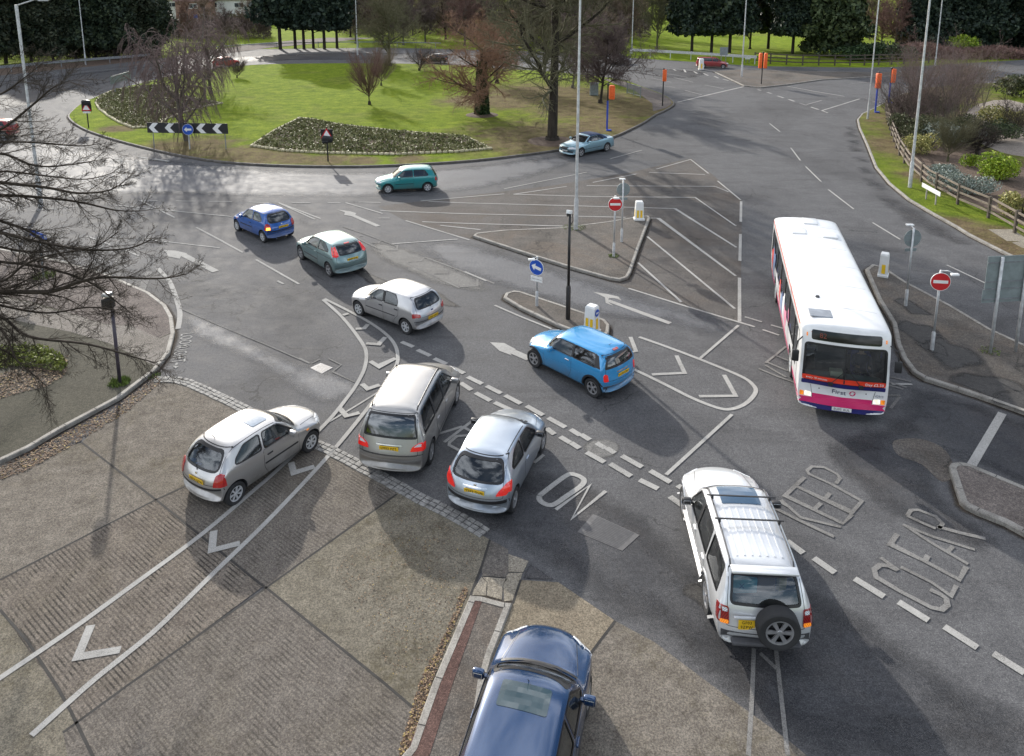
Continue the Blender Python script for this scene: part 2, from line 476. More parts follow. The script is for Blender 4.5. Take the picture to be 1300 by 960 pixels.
# --- the ground sheet and the hills of the park beyond ------------------------------------------------
mb = MB()
nx, ny = 60, 50
xs = [(-1 + 2 * i / nx) for i in range(nx + 1)]; xs = [math.copysign(abs(t) ** 1.6 * 900, t) for t in xs]
ys = [-60 + (j / ny) ** 1.8 * 1160 for j in range(ny + 1)]
def terr(x, y):
    d = max(0.0, y - 150 + 0.00 * abs(x))
    return -0.03 + min(26, (d * 0.012) ** 1.35 + max(0, d - 60) * 0.045)
mb.add([(x, y, terr(x, y)) for y in ys for x in xs],
       [(j * (nx + 1) + i, j * (nx + 1) + i + 1, (j + 1) * (nx + 1) + i + 1, (j + 1) * (nx + 1) + i) for j in range(ny) for i in range(nx)])
structure(mb.obj('ground', [M_PARK], smooth=True))

def ZG(x, y): return terr(x, y)

# --- asphalt sheet ------------------------------------------------------------------------------------
road = gpoly([(-330, 112), (-120, 103), (0, 94), (80, 86), (160, 79), (250, 69), (330, 62.5), (480, 60.5), (640, 64), (720, 67), (800, 73.5), (870, 78), (960, 84), (1100, 86), (1160, 84.5), (1230, 80), (1300, 76), (1420, 72)])
road = road + [(150, 95), (150, 4), (-150, 4), (-150, 60)]
mb = MB(); fill2d(ccw(road), 0.0, mb)
structure(mb.obj('road', [M_ROAD]))

def sheet(name, pts, z, mat, smooth=0, px=True):
    pp = smooth_line(pts, smooth, True) if smooth else pts
    poly = gpoly(pp) if px else pp
    if any(n.type == 'ATTRIBUTE' for n in mat.node_tree.nodes):
        d0 = min(1.3, 0.16 * math.sqrt(abs(area2(poly)))); poly = densify(ccw(poly), d0 * .8); n = len(poly)
        A_ = np.array(poly); B_ = np.roll(A_, -1, axis=0); D_ = B_ - A_; L2 = (D_ ** 2).sum(1) + 1e-12
        x0_, y0_ = A_.min(0); x1_, y1_ = A_.max(0); st = d0 * .8 if (x1_ - x0_) < 60 else d0 * 1.6
        gx, gy = np.meshgrid(np.arange(x0_, x1_, st), np.arange(y0_, y1_, st)); Q = np.stack([gx.ravel(), gy.ravel()], 1)
        def dist(Q):
            r = np.full(len(Q), 1e9)
            for a_, d_, l_ in zip(A_, D_, L2):
                t = np.clip(((Q - a_) @ d_) / l_, 0, 1); r = np.minimum(r, np.hypot(*(Q - a_ - t[:, None] * d_).T))
            return r
        ins = np.zeros(len(Q), bool)
        for a_, b_ in zip(A_, B_):
            c = (a_[1] > Q[:, 1]) != (b_[1] > Q[:, 1]); ins ^= c & (Q[:, 0] < (b_[0] - a_[0]) * (Q[:, 1] - a_[1]) / (b_[1] - a_[1] + 1e-12) + a_[0])
        dq = dist(Q); Q = Q[ins & (dq > st * .4)]
        v2, _, f2, *_r = delaunay_2d_cdt([Vector(p) for p in poly] + [Vector(tuple(q)) for q in Q], [], [list(range(n))], 1, 1e-4)
        mb = MB(); mb.add([(p.x, p.y, z) for p in v2], [tuple(f) for f in f2])
        o = mb.obj(name, [mat]); at = o.data.attributes.new('rim', 'FLOAT', 'POINT')
        at.data.foreach_set('value', np.clip(dist(np.array([tuple(p) for p in v2])) / d0, 0, 1)); return structure(o)
    mb = MB(); fill2d(ccw(poly), z, mb)
    return structure(mb.obj(name, [mat]))

# polished circulating lane, dirty hatched area, dark damp patches
sheet('circulating_lane', [(-60, 200), (70, 178), (120, 188), (200, 200), (300, 211), (430, 217), (560, 213), (700, 198), (740, 205), (640, 236), (520, 251), (330, 252), (160, 249), (40, 262), (-120, 300)], 0.004, M_ARC, 4)
sheet('hatched_area', [(480, 262), (590, 249), (700, 236), (800, 219), (877, 201), (905, 222), (942, 256), (940, 410), (800, 367), (690, 330), (600, 304), (520, 283)], 0.004, M_HATCH)
sheet('turning_lane', [(500, 300), (600, 306), (690, 333), (800, 368), (960, 416), (930, 440), (860, 420), (770, 408), (690, 385), (640, 370), (560, 345)], 0.0045, M_ARC)
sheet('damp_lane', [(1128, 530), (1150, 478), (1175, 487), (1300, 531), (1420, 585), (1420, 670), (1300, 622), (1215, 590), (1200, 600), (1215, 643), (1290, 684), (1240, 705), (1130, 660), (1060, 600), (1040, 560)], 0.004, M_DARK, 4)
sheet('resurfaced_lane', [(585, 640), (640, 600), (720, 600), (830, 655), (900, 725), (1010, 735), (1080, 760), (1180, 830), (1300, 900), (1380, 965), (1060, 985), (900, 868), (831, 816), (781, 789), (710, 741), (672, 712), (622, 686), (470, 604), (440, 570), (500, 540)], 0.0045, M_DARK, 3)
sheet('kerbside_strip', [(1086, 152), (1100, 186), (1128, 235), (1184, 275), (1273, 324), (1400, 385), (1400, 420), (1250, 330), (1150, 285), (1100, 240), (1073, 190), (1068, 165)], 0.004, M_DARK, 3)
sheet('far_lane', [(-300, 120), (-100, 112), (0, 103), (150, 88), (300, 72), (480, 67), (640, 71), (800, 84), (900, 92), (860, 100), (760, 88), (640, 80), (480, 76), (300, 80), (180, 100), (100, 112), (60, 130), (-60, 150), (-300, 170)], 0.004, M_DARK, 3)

# pale worn patches
for i, pts in enumerate([
    [(235, 395), (290, 412), (360, 450), (455, 480), (470, 500), (400, 515), (330, 470), (262, 440), (232, 420)],
    [(475, 305), (530, 318), (610, 352), (625, 372), (560, 365), (500, 340), (470, 322)],
    [(738, 565), (765, 556), (790, 566), (778, 582), (750, 583)],
    [(900, 590), (925, 640), (905, 690), (885, 640)]]):
    o = sheet('road_patch', pts, 0.008, M_PATCHLT if i in (1, 2) else M_ARC, 4)

M_STAIN = asphalt('oil_stain', (0.046, 0.044, 0.043), (0.078, 0.075, 0.072), (0.042, 0.041, 0.040), 0.5, 0.55, 0.12, crack=False, soft=True)
for i, (x, y, w_, h_) in enumerate([(560, 380, 60, 9), (470, 352, 50, 8), (900, 760, 60, 18), (700, 400, 40, 5)]):
    sheet('road_stain', [(x + w_ * .5 * math.cos(a) * (1 + .3 * math.sin(2 * a + i)), y + h_ * math.sin(a) * (1 + .3 * math.cos(3 * a + i)) + w_ * .18 * math.cos(a)) for a in [2 * math.pi * k / 14 for k in range(14)]], 0.0062 + .0002 * i, M_STAIN)
# utility reinstatement (dark stains) and the rough lighter trench line on the left
for pts in ([(1135, 560), (1170, 558), (1200, 572), (1212, 600), (1196, 612), (1170, 590), (1140, 578)],):
    sheet('road_patch', pts, 0.009, M_PAVE, 4)

# --- concrete apron at the bottom left, in slabs --------------------------------------------------------
_j = G(330, 742) - G(198, 635); _n = math.atan2(_j.x, -_j.y); TINE = -_n
M_C1 = concrete('speckled_concrete', (0.098, 0.086, 0.074), (0.195, 0.176, 0.153), 0.75)
M_C2 = concrete('tined_concrete', (0.102, 0.087, 0.075), (0.182, 0.16, 0.139), 0.45, 0.95, TINE)
M_C3 = concrete('mossy_concrete', (0.098, 0.088, 0.070), (0.19, 0.172, 0.14), 0.95)
M_C4 = concrete('beige_concrete', (0.15, 0.125, 0.095), (0.225, 0.195, 0.15), 0.3)
M_C5 = concrete('smooth_concrete', (0.10, 0.088, 0.078), (0.162, 0.146, 0.130), 0.3, 0.55, TINE)
slabs = [
    ([(195, 484), (230, 487), (264, 502), (312, 524), (345, 541), (239, 616), (198, 635), (104, 562.5), (120, 545)], M_C1),
    ([(345, 541), (398, 567), (418, 577), (479, 608), (504, 625.5), (338, 745.5), (330, 742), (198, 635), (239, 616)], M_C5),
    ([(-250, 690), (0, 588), (104, 562.5), (198, 635), (0, 737), (-300, 890)], M_C1),
    ([(198, 636), (334, 745), (162, 872), (80, 930), (0, 775), (0, 737)], M_C2),
    ([(0, 737), (0, 775), (88, 900), (150, 1030), (-300, 1030), (-300, 890)], M_C3),
    ([(336, 747), (480, 861), (560, 930), (620, 990), (560, 1030), (100, 1030), (80, 930), (162, 872)], M_C5),
    ([(504, 626), (530, 636), (580, 662), (622, 686), (610, 720), (597, 758), (549, 870), (520, 960), (500, 1000), (560, 930), (480, 861), (338, 747)], M_C3),
]
for i_, (pts, mt) in enumerate(slabs): sheet('concrete_slab', pts, 0.010 + 0.0007 * i_, mt)
sheet('concrete_slab', [(661, 737), (709, 740), (781, 789), (747, 834), (700, 900), (640, 1000), (600, 1000), (616, 870), (625, 836), (651, 767)], 0.012, M_C4)
sheet('concrete_slab', [(781, 789), (831, 816), (900, 868), (1000, 940), (1060, 990), (900, 1010), (640, 1000), (747, 834)], 0.012, M_C1)
# joints
M_JOINT = simple('tarred_joint', (0.028, 0.026, 0.024), 0.9, var=0.4, obj=False)
mb = MB()
for pl in ([(104, 562.5), (198, 635), (330, 742), (338, 747), (490, 870), (560, 930)], [(345, 541), (239, 616), (198, 635), (0, 737), (-120, 800)],
           [(504, 628), (338, 747), (162, 871), (80, 931)], [(0, 775), (35, 815), (71, 870), (88, 900), (120, 965)], [(781, 789), (747, 834), (700, 900)],
           [(622, 686), (612, 718), (597, 757)], [(661, 737), (651, 767)]):
    strip(mb, [G(*q) for q in densify(pl, 20, False)], 0.05, 0.0165)
structure(mb.obj('slab_joints', [M_JOINT]))
# broken concrete and dark asphalt tongue between the two lanes
sheet('road_patch', [(622.5, 686), (645, 698), (645, 734), (612, 732), (612, 720)], 0.0125, M_PAVE)
M_CRK = concrete('cracked_concrete', (0.19, 0.17, 0.14), (0.27, 0.245, 0.205), 0.3)
for pts in ([(645.5, 704), (671, 713), (664, 727), (645.5, 727)], [(645.5, 728), (663.5, 728), (652, 763), (640, 764), (639, 742)],
            [(612, 733), (644, 735.5), (638.5, 743), (637, 762), (618, 757), (619, 740)], [(611, 733), (618, 740), (617, 757), (597.5, 756)]):
    sheet('broken_slab', pts, 0.0135, M_CRK)
sheet('road_patch', [(672, 713), (709, 739), (662, 736)], 0.0125, M_DARK)

M_GUTTER = asphalt('gutter_silt', (0.045, 0.036, 0.028), (0.09, 0.072, 0.055), (0.035, 0.03, 0.025), 0.5, 0.8, 0.07, crack=False, soft=True)
# --- raised areas with kerbs -----------------------------------------------------------------------------
def island(name, pts, top, h=0.12, kw=0.13, smooth=0, kerb=None, px=True, dens=1.6, top_kind='structure'):
    poly = gpoly(smooth_line(pts, smooth, True) if smooth else pts) if px else pts
    poly = densify(ccw(poly), dens)
    inner = offset_poly(poly, -kw); bev = offset_poly(poly, -0.025)
    mb = MB(); n = len(poly)
    vs = [(x, y, -0.01) for x, y in poly] + [(x, y, h - 0.025) for x, y in poly] + [(x, y, h) for x, y in bev] + [(x, y, h) for x, y in inner] + [(x, y, h - 0.03) for x, y in inner]
    fs = []
    for L in range(4):
        for i in range(n):
            j = (i + 1) % n; fs.append((L * n + i, L * n + j, (L + 1) * n + j, (L + 1) * n + i))
    mb.add(vs, fs)
    k = structure(mb.obj(name + '_kerb', [kerb or M_KERB]))
    if min(p[1] for p in poly) < 60:
        jb = MB(); acc = 0
        for i in range(n):
            a, b = Vector(poly[i - 1]), Vector(poly[i]); e = (b - a)
            if (a + b).y / 2 > 62: continue
            t = 0.914 - acc
            while t < e.length:
                q = a + e.normalized() * t; nn = Vector((-e.y, e.x)).normalized()
                strip(jb, [q + nn * .012, q + nn * (kw - .004)], .016, h + .0025); t += .914
            acc = (e.length - (t - .914)) if e.length > 0 else acc
        if jb.v: structure(jb.obj(name + '_kerb_joints', [M_JOINT]))
    gb = MB(); og = offset_poly(poly, .16); oi = offset_poly(poly, -.01)
    gb.add([(x, y, .0085) for x, y in oi] + [(x, y, .0085) for x, y in og], [(i, n + i, n + (i + 1) % n, (i + 1) % n) for i in range(n)])
    go = gb.obj('gutter_dirt', [M_GUTTER]); at = go.data.attributes.new('rim', 'FLOAT', 'POINT'); at.data.foreach_set('value', [.9] * n + [0.1] * n); structure(go)
    mb = MB(); fill2d(inner, h - 0.012, mb)
    t = mb.obj(name, [top]); t['kind'] = top_kind
    return poly, inner

RB = [(86, 150), (92, 141), (104, 132), (127, 122), (145, 115), (178, 107), (210, 99), (260, 90), (320, 83.5), (400, 81.5), (480, 81.5), (560, 83), (635, 88), (685, 91), (740, 96), (792, 103), (818, 112), (842, 121), (853, 128), (856, 134), (846, 141), (833, 147), (818, 157), (800, 166), (778, 175.5), (740, 185.5), (700, 193.5), (600, 205.5), (500, 211.5), (430, 213), (350, 211.5), (280, 207), (220, 197.5), (160, 183), (120, 171), (98, 161)]
def gs(x, y, r): g = G(x, y); return (g.x, g.y, r)
M_RBGRASS = grassmat('roundabout_grass', [gs(700, 178, 7.5), gs(760, 140, 7), gs(800, 140, 6), gs(740, 125, 7), gs(640, 130, 5), gs(690, 120, 7), gs(610, 130, 4), gs(240, 187, 3.2), gs(305, 198, 3), gs(150, 165, 1.5), gs(350, 200, 2), gs(420, 205, 1.8), gs(250, 196, 2), gs(290, 203, 1.6), gs(210, 190, 1.6), gs(330, 204, 1.6), gs(380, 206, 1.6), gs(460, 206, 1.2), gs(520, 204, 1.2), gs(780, 160, 5), gs(820, 135, 5)], 1.4)
RBpoly, _ = island('roundabout_grass', RB, M_RBGRASS, 0.13, 0.14, 3, kerb=M_KERBDARK)
sheet('roundabout_pavement', [(764, 101), (792, 104.5), (818, 113), (842, 122), (851, 128), (853, 133.5), (845, 139), (829, 143), (828, 133), (805, 116), (780, 108)], 0.128, M_PAVEPINK)

island('triangular_island', [(600, 302), (604, 298.5), (640, 294.5), (711, 291.5), (770, 284), (812, 277), (823, 276), (825.5, 279), (811, 318), (801, 348), (797, 355), (787, 358), (773, 356), (720, 341), (660, 322)], M_PAVE)
island('narrow_island', [(639, 381), (642, 375), (652, 372), (661, 373), (718, 392), (768, 409), (774, 416), (773, 426), (764, 433), (748, 432), (707, 416), (660, 394)], M_PAVE)
island('bus_stop_island', [(1098, 345), (1107, 338.5), (1122, 342), (1150, 361), (1207, 391), (1257, 421), (1300, 441), (1440, 505), (1440, 590), (1300, 527.6), (1240, 506), (1173, 484.4), (1158, 475.5), (1145, 458), (1137.5, 440), (1132.6, 414), (1114, 383)], M_PAVE, 0.13, 0.15)
for i, (x, y, w_, h_) in enumerate([(1160, 395, 26, 9), (1205, 452, 40, 22), (1165, 425, 26, 14), (1255, 495, 50, 16), (1290, 515, 40, 14), (1190, 448, 20, 8)]):
    sheet('damp_patch', [(x + w_ * math.cos(a) * (1 + .3 * math.sin(2 * a + i)), y + h_ * math.sin(a) * (1 + .3 * math.cos(3 * a + i)) + w_ * .3 * math.cos(a)) for a in [2 * math.pi * k / 14 for k in range(14)]], 0.1195 + .0004 * i, M_STAIN)
island('splitter_island', [(1204, 597), (1207, 592.8), (1216.5, 591.4), (1229.6, 593.5), (1300, 622.7), (1420, 672), (1420, 745), (1299.6, 682.5), (1275, 669), (1240, 655), (1225, 647.5), (1218, 641), (1211, 620)], M_PAVEPINK, 0.13, 0.16)
island('far_splitter_island', [(905, 91.5), (916, 96.6), (944, 109.8), (965, 112), (998, 108.5), (1043, 102), (1105, 98.5), (1180, 96), (1260, 92), (1260, 89), (1180, 91.5), (1105, 92.7), (1000, 91), (940, 89)], M_PAVE)
M_VERGE = grassmat('verge_grass', [gs(1140, 190, 1.2), gs(1160, 225, 1.2), gs(1215, 290, 1.8), gs(1250, 300, 1.8), gs(1290, 320, 1.5), gs(1200, 90, 14), gs(1180, 190, 5), gs(1230, 160, 9), gs(1300, 230, 6), gs(1150, 120, 8)], 1.1)
island('verge_grass', [(1088, 153), (1094, 145.5), (1108, 139), (1125, 130), (1145, 120), (1180, 112), (1240, 107.5), (1300, 104), (1420, 98), (1800, 110), (1900, 420), (1700, 520), (1420, 395), (1300, 336), (1273.8, 323), (1229, 300), (1212.5, 289.6), (1184, 273.7), (1152.5, 255), (1128, 234.5), (1111, 213.7), (1100, 185.6), (1090, 163)], M_VERGE)
LPV = [(-200, 660), (-60, 612), (0, 590.5), (38, 572.7), (76, 550), (152, 509), (198, 473.7), (216, 451), (222.4, 425.4), (219.6, 405), (211, 390), (190, 374), (140, 352), (80, 334), (0, 318), (-150, 296), (-400, 300), (-500, 500)]
island('left_pavement', LPV, M_PAVEGREEN, 0.12, 0.14)
sheet('pavement_panel', [(-150, 299), (0, 320), (80, 336), (140, 354), (189, 376), (209, 392), (217, 406), (219.5, 425), (203, 433), (178, 425), (168, 417), (133, 415), (100, 404), (40, 386), (-40, 372), (-150, 360)], 0.112, M_PAVEPINK)
sheet('pavement_panel', [(60, 395), (100, 404.5), (133, 415.5), (168, 417.5), (203, 433.5), (219, 427), (213, 447), (196, 468), (140, 440), (90, 425), (40, 415), (-20, 400), (-20, 376), (40, 388)], 0.1125, concrete('pale_panel', (0.145, 0.132, 0.12), (0.21, 0.194, 0.178), 0.1))
# kerbed path at the bottom with its red strip
island('cycle_path', [(597, 758), (612, 759.5), (640, 767), (651, 768), (625, 836), (616, 870), (600, 1000), (480, 1000), (520, 950), (549, 870)], M_PAVE, 0.06, 0.14)
sheet('red_strip', [(600.5, 761.5), (613, 763), (575, 870), (538, 985), (505, 985), (553.5, 870)], 0.055, M_BRICKRED)

# edging round the broken concrete slab
# ================================================================== ROAD MARKINGS
def marks(name, lines, w=0.12, z=0.014, mat=None, sm=0, closed=False):
    mb = MB()
    for k_, ln in enumerate(lines):
        ww = w
        if isinstance(ln, tuple) and isinstance(ln[0], list): ln, ww = ln
        pp = smooth_line(ln, 5, closed) if (sm and len(ln) > 2) else ln
        if len(pp) == 2: pp = densify(pp, 60, False)
        strip(mb, [G(*q) for q in pp], ww * .82, z + 0.0006 * (k_ % 8), closed=closed)
    return structure(mb.obj(name, [mat or M_PAINT]))

marks('hatch_lines', [
    [(534, 255.5), (608, 249), (640, 246.5)], [(652, 247), (719.5, 237)], [(652, 247), (757, 250), (882.5, 251), (934, 287)],
    [(544, 256), (590, 258), (817, 264), (857, 265.3), (935, 314.5)], [(483, 268), (590, 271.7), (794, 276.3)],
    [(536, 282), (590, 284), (715, 287.5)], [(752.7, 232), (807.7, 221.3)], [(744.7, 236.2), (907.7, 237), (925, 244)],
    [(833, 215), (876.7, 202.7), (899.6, 220.6)], [(824, 219.3), (895, 221.8)], [(911, 230), (940, 254)],
    [(824, 277.2), (835.5, 277.4), (934, 350.7)], [(821.8, 300.8), (932.9, 392.4)], [(810, 334), (865, 384)],
    ([(940.9, 256), (940.4, 282)], 0.16), ([(940, 297.8), (939.3, 331.7)], 0.16), ([(938.8, 353), (938.8, 408.5)], 0.16),
    [(798, 366.5), (870, 389), (958, 415.3)], [(515, 280.4), (596, 305)], [(559, 286.5), (610, 292)], [(498, 310), (581, 304)]], 0.13)
marks('lane_lines', [
    [(280, 305.5), (308.4, 321)], [(325, 330), (379.5, 361)], [(353.6, 257.6), (407, 278)], [(355, 258.5), (400, 279)],
    [(438.6, 257.6), (486, 271.5)], [(480, 277.4), (494.5, 277.4)], [(315.5, 257), (342, 258)], [(370, 258), (394, 258)],
    [(416, 257.6), (432, 258)], [(455, 257), (483, 257.5)], [(178, 254.6), (200, 255)], [(223, 255.4), (248, 255.8)], [(265, 256), (294.5, 256.3)],
    [(178, 254.8), (222, 276.6)], [(249, 289), (283, 307)], [(147, 261), (193, 265.5), (294, 275.4)], [(183, 304), (279, 315)],
    [(152, 315.5), (176.4, 325)], [(110, 300), (140, 311)], [(40, 268), (100, 262)], [(360, 361), (352, 357)],
    [(1022.8, 211.8), (1042.4, 230.9)], [(1051.5, 241), (1084, 266)], [(1107.7, 283), (1143, 304.6)], [(1202, 336.8), (1253, 360.8)],
    [(977, 157), (990, 167.4)], [(1004, 188), (1016, 204)], [(937.5, 413.5), (888.7, 455.6)],
    [(628, 388), (660, 402), (700, 418)], [(590, 345.5), (617.5, 357)], [(929.4, 526.7), (845.6, 603.4)],
    [(774.5, 202), (815, 191)], [(640, 240), (745, 219)], [(120, 208), (175, 218), (230, 224)],
    [(945.5, 402.7), (967, 409)], [(978.7, 413), (994.7, 417.6)], [(968, 419), (989, 426)], [(1132, 488), (1158, 488.5)],
    [(869.7, 115), (891, 120.6)], [(894.6, 108), (919, 113)], [(826.5, 99), (852, 104.6)], [(855.7, 98.5), (880, 104.6)],
    [(839, 109), (857, 111)], [(840.5, 92.6), (873.5, 98.5)], [(815, 92), (838, 96)], [(915.4, 95.5), (944.6, 109.6), (968, 112.8)],
    [(1079.7, 106), (1103, 105)], [(1024, 133), (1043, 127.8)], [(1015, 131), (1024, 134)], [(1030, 136), (1040, 139.5)],
    [(68.5, 94.5), (147, 87.6)], [(60, 108), (78, 105)], [(200, 84), (240, 80)]], 0.12)
marks('give_way_lines', [([(999, 109.5), (1032, 115.8), (1072, 122.5)], 0.22), ([(1043, 140.8), (1091.5, 125.7), (1120.6, 131)], 0.2), ([(1043, 140.5), (1051, 143.6)], 0.2),
    ([(962, 114), (966, 115)], 0.3), ([(974, 117.5), (979.5, 119)], 0.3), ([(987, 122), (995, 124.6)], 0.3), ([(1001, 126.3), (1008.5, 129)], 0.3), ([(1030, 136.5), (1039, 139.3)], 0.3),
    ([(860, 130), (902, 120), (944, 110.3)], 0.3), ([(1272.5, 525), (1230, 597)], 0.26)], 0.2)
marks('taper_ticks', [[(855, 88.2), (858, 89.8)], [(868.5, 88.5), (870.5, 92)], [(881, 91), (885, 93.6)], [(893.5, 93.5), (899, 96.2)], [(907, 97), (912, 99.5)], [(918, 101), (925, 102.6)]], 0.3)

# double give-way dashes across the side road
def zz(ox, oy, s, *pairs): return [[(ox + a / s, oy + b / s), (ox + c / s, oy + d / s)] for a, b, c, d in pairs]
up = zz(280, 220, 3.94, (905, 845, 965, 870), (985, 885, 1050, 915)) + \
    zz(440, 420, 3.94, (438, 140, 500, 168), (525, 183, 588, 215), (605, 232, 678, 268), (700, 278, 773, 315), (793, 325, 872, 367), (900, 378, 983, 425), (1008, 437, 1095, 485), (1120, 495, 1168, 525), (1172, 520, 1217, 548)) + \
    zz(640, 380, 3.94, (462, 720, 505, 748), (512, 745, 553, 772), (588, 785, 690, 842), (730, 860, 832, 918)) + \
    zz(830, 570, 3.2, (97, 150, 135, 175), (540, 375, 607, 425), (650, 445, 736, 505)) + \
    zz(960, 630, 3.82, (477, 402, 620, 490), (690, 515, 835, 605), (912, 635, 1072, 738), (1150, 765, 1300, 860))
lo = zz(440, 420, 3.94, (380, 165, 430, 195), (475, 210, 530, 243), (570, 262, 625, 298), (645, 312, 720, 352), (740, 360, 825, 400), (1000, 490, 1040, 520), (1068, 532, 1118, 562), (1122, 562, 1165, 590), (1200, 610, 1290, 660)) + \
    zz(640, 380, 3.94, (530, 825, 635, 888), (677, 905, 770, 950)) + zz(830, 570, 3.2, (65, 195, 128, 240))
marks('give_way_dashes', up + lo, 0.21)

# leaf-shaped ghost island and its long tail lines
marks('ghost_island_lines', [
    [(410, 381), (435, 404), (457, 432), (465, 448.5), (463, 467.5), (454, 486.5), (441, 505.4), (413, 539), (355, 595), (317, 628), (254, 681), (170, 743), (90, 801), (0, 862), (-80, 915)],
    [(412, 380), (438, 393), (467.5, 409), (489, 424), (501, 438), (505, 453), (502, 467.5), (485, 495), (477, 506), (421, 575), (342, 660), (272, 728), (203, 796), (160, 832), (114, 869), (40, 935)]], 0.15, 0.0225, sm=1)
marks('thin_island_line', [[(413, 539), (450, 517), (484, 496)]], 0.08)
def chev(z, *pls): return [[(a, b) for a, b in z_] for z_ in pls]
z8 = lambda *p: [(380 + a / 6.857, 380 + b / 6.857) for a, b in p]
z2 = lambda *p: [(200 + a / 3.94, 420 + b / 3.94) for a, b in p]
z6 = lambda *p: [(0 + a / 3.94, 630 + b / 3.94) for a, b in p]
z4 = lambda *p: [(640 + a / 3.94, 380 + b / 3.94) for a, b in p]
z28 = lambda *p: [(280 + a / 3.94, 220 + b / 3.94) for a, b in p]
marks('island_chevrons', [z8((380, 142), (430, 127)), z8((490, 262), (565, 258), (598, 222)), z8((582, 388), (690, 397), (748, 335)),
    z8((618, 545), (690, 590), (838, 518)), z8((545, 742), (595, 785), (700, 750)), z2((908, 388), (945, 430), (1010, 413)),
    z2((668, 662), (682, 715), (785, 683)), z6((1070, 178), (1060, 275), (1200, 240)), z6((455, 650), (390, 808), (603, 772))], 0.2, 0.0225)
marks('ghost_island_lines', [z4((675, 190), (830, 245), (1000, 310), (1180, 385), (1240, 425), (1258, 465), (1215, 518), (1150, 548), (1080, 548), (950, 500), (800, 425), (635, 345))], 0.16, sm=1)
marks('island_chevrons', [z4((632, 190), (660, 262), (600, 270)), z4((862, 283), (903, 370), (740, 378)), z4((1100, 380), (1158, 485), (975, 487))], 0.17)
marks('ghost_island_lines', [z28((1020, 420), (1300, 525), (1370, 553)), z28((930, 447), (1060, 512), (1195, 575)), z28((933, 447), (1000, 440), (1020, 420)), z28((1197, 570), (1285, 565), (1285, 530)), z28((1070, 505), (1135, 503), (1140, 478)),
    z28((615, 270), (720, 305), (880, 365)), z28((640, 300), (700, 335), (803, 385)), z28((830, 388), (880, 388), (885, 360)), z28((755, 350), (790, 350), (800, 338)), z28((690, 318), (710, 315))], 0.11, mat=M_PAINTOLD)
# curve at the kerb of the left pavement and its dotted edge
marks('kerb_curve_line', [[(200.5, 341), (208, 349), (216, 359), (225, 383), (228.5, 400), (226, 418)]], 0.22, sm=1)
marks('rough_dotted_lines', [([(190, 345), (184, 358), (179, 371)], 0.35), ([(156, 320), (148, 336), (140, 350)], 0.35)], 0.3, mat=M_PAINTOLD)
# white sealed joint across the junction
marks('sealed_joint', [[(228, 391.6), (272, 411), (330, 435), (342, 440), (393, 462)], z8((0, 515), (85, 555)), z8((110, 560), (180, 525)), z8((255, 520), (365, 575), (290, 635), (480, 725))], 0.06, 0.0165, mat=M_PAINTOLD)

# arrows
def arrow(name, tail, neck, head, z=0.014, mat=None, wt=0.18):
    mb = MB(); strip(mb, [G(*q) for q in densify([tail, neck], 15, False)], wt, z)
    fill2d(ccw(gpoly(head)), z + 0.0005, mb)
    return structure(mb.obj(name, [mat or M_PAINT]))
arrow('lane_arrow', (274, 345), (229, 322), [(208, 318), (222, 318.5), (238, 322), (231, 324), (228, 329), (213, 326), (212, 322)], wt=0.3)
arrow('lane_arrow', (480, 287.5), (446, 273), [(428, 266.5), (444, 268.5), (452, 271), (450, 276), (445, 274.5), (437, 273.5), (438, 270)], wt=0.26)
arrow('lane_arrow', (851, 411), (772, 382), [(753, 371), (772, 374), (785, 377), (789, 382), (780, 379), (773, 379), (772, 384), (779, 389), (769, 385), (768, 378)], wt=0.22)
arrow('lane_arrow', (672, 456), (640, 442), [(622, 435), (640, 436), (655, 444), (646, 447), (650, 452), (634, 446)], wt=0.3)
arrow('lane_arrow', (362, 372), (362, 371), [(202, 317), (206, 318), (205, 320), (201, 319)], wt=0.1) if False else None

# words on the carriageway
def word(name, strokes, w=0.16, mat=None): return marks(name, strokes, w * .78, 0.0145, mat, sm=0)
zo = lambda *p: [(540 + a / 5.0, 530 + b / 5.0) for a, b in p]
marks('word_london', [zo((725, 500), (800, 440), (890, 375), (930, 362), (985, 380), (1008, 405), (985, 440), (900, 500), (830, 548), (790, 560), (745, 545), (724, 522), (725, 500))], 0.17, 0.0145, sm=1)
word('word_london', [zo((828, 588), (1045, 432), (930, 645), (1145, 470)), zo((80, 108), (235, 60)), zo((120, 160), (315, 12)), zo((235, 60), (305, 100), (290, 115)),
    zo((220, 215), (150, 178), (155, 160), (200, 122), (290, 115)), zo((690, 292), (752, 240)), zo((220, 215), (260, 180))], 0.15)
z7 = lambda *p: [(970 + a / 3.94, 440 + b / 3.94) for a, b in p]
z9 = lambda *p: [(960 + a / 3.82, 630 + b / 3.82) for a, b in p]
word('word_keep', [z7((340, 692), (490, 775), (440, 832), (160, 700)), z7((203, 655), (105, 748), (395, 888), (440, 842)), z7((330, 735), (305, 765)), z7((285, 785), (245, 822)),
    z9((60, 45), (200, 115), (378, 200))], 0.16, M_PAINTOLD)
word('word_keep', [z7((340, 692), (225, 640), (215, 622), (240, 602), (300, 606), (365, 640), (380, 660), (360, 688)), z9((120, 20), (215, 105), (410, 152)), z9((105, 25), (160, 55), (215, 105))], 0.13, M_PAINTOLD)
word('word_clear', [z9((880, 150), (990, 180), (1112, 208)), z9((685, 185), (650, 235), (818, 318), (985, 407), (1018, 345)), z9((833, 290), (818, 318)),
    z9((683, 362), (640, 340), (600, 336), (572, 358), (582, 395), (700, 465), (850, 543), (900, 553), (928, 530), (922, 500), (895, 480), (842, 455))], 0.17, M_PAINTOLD)
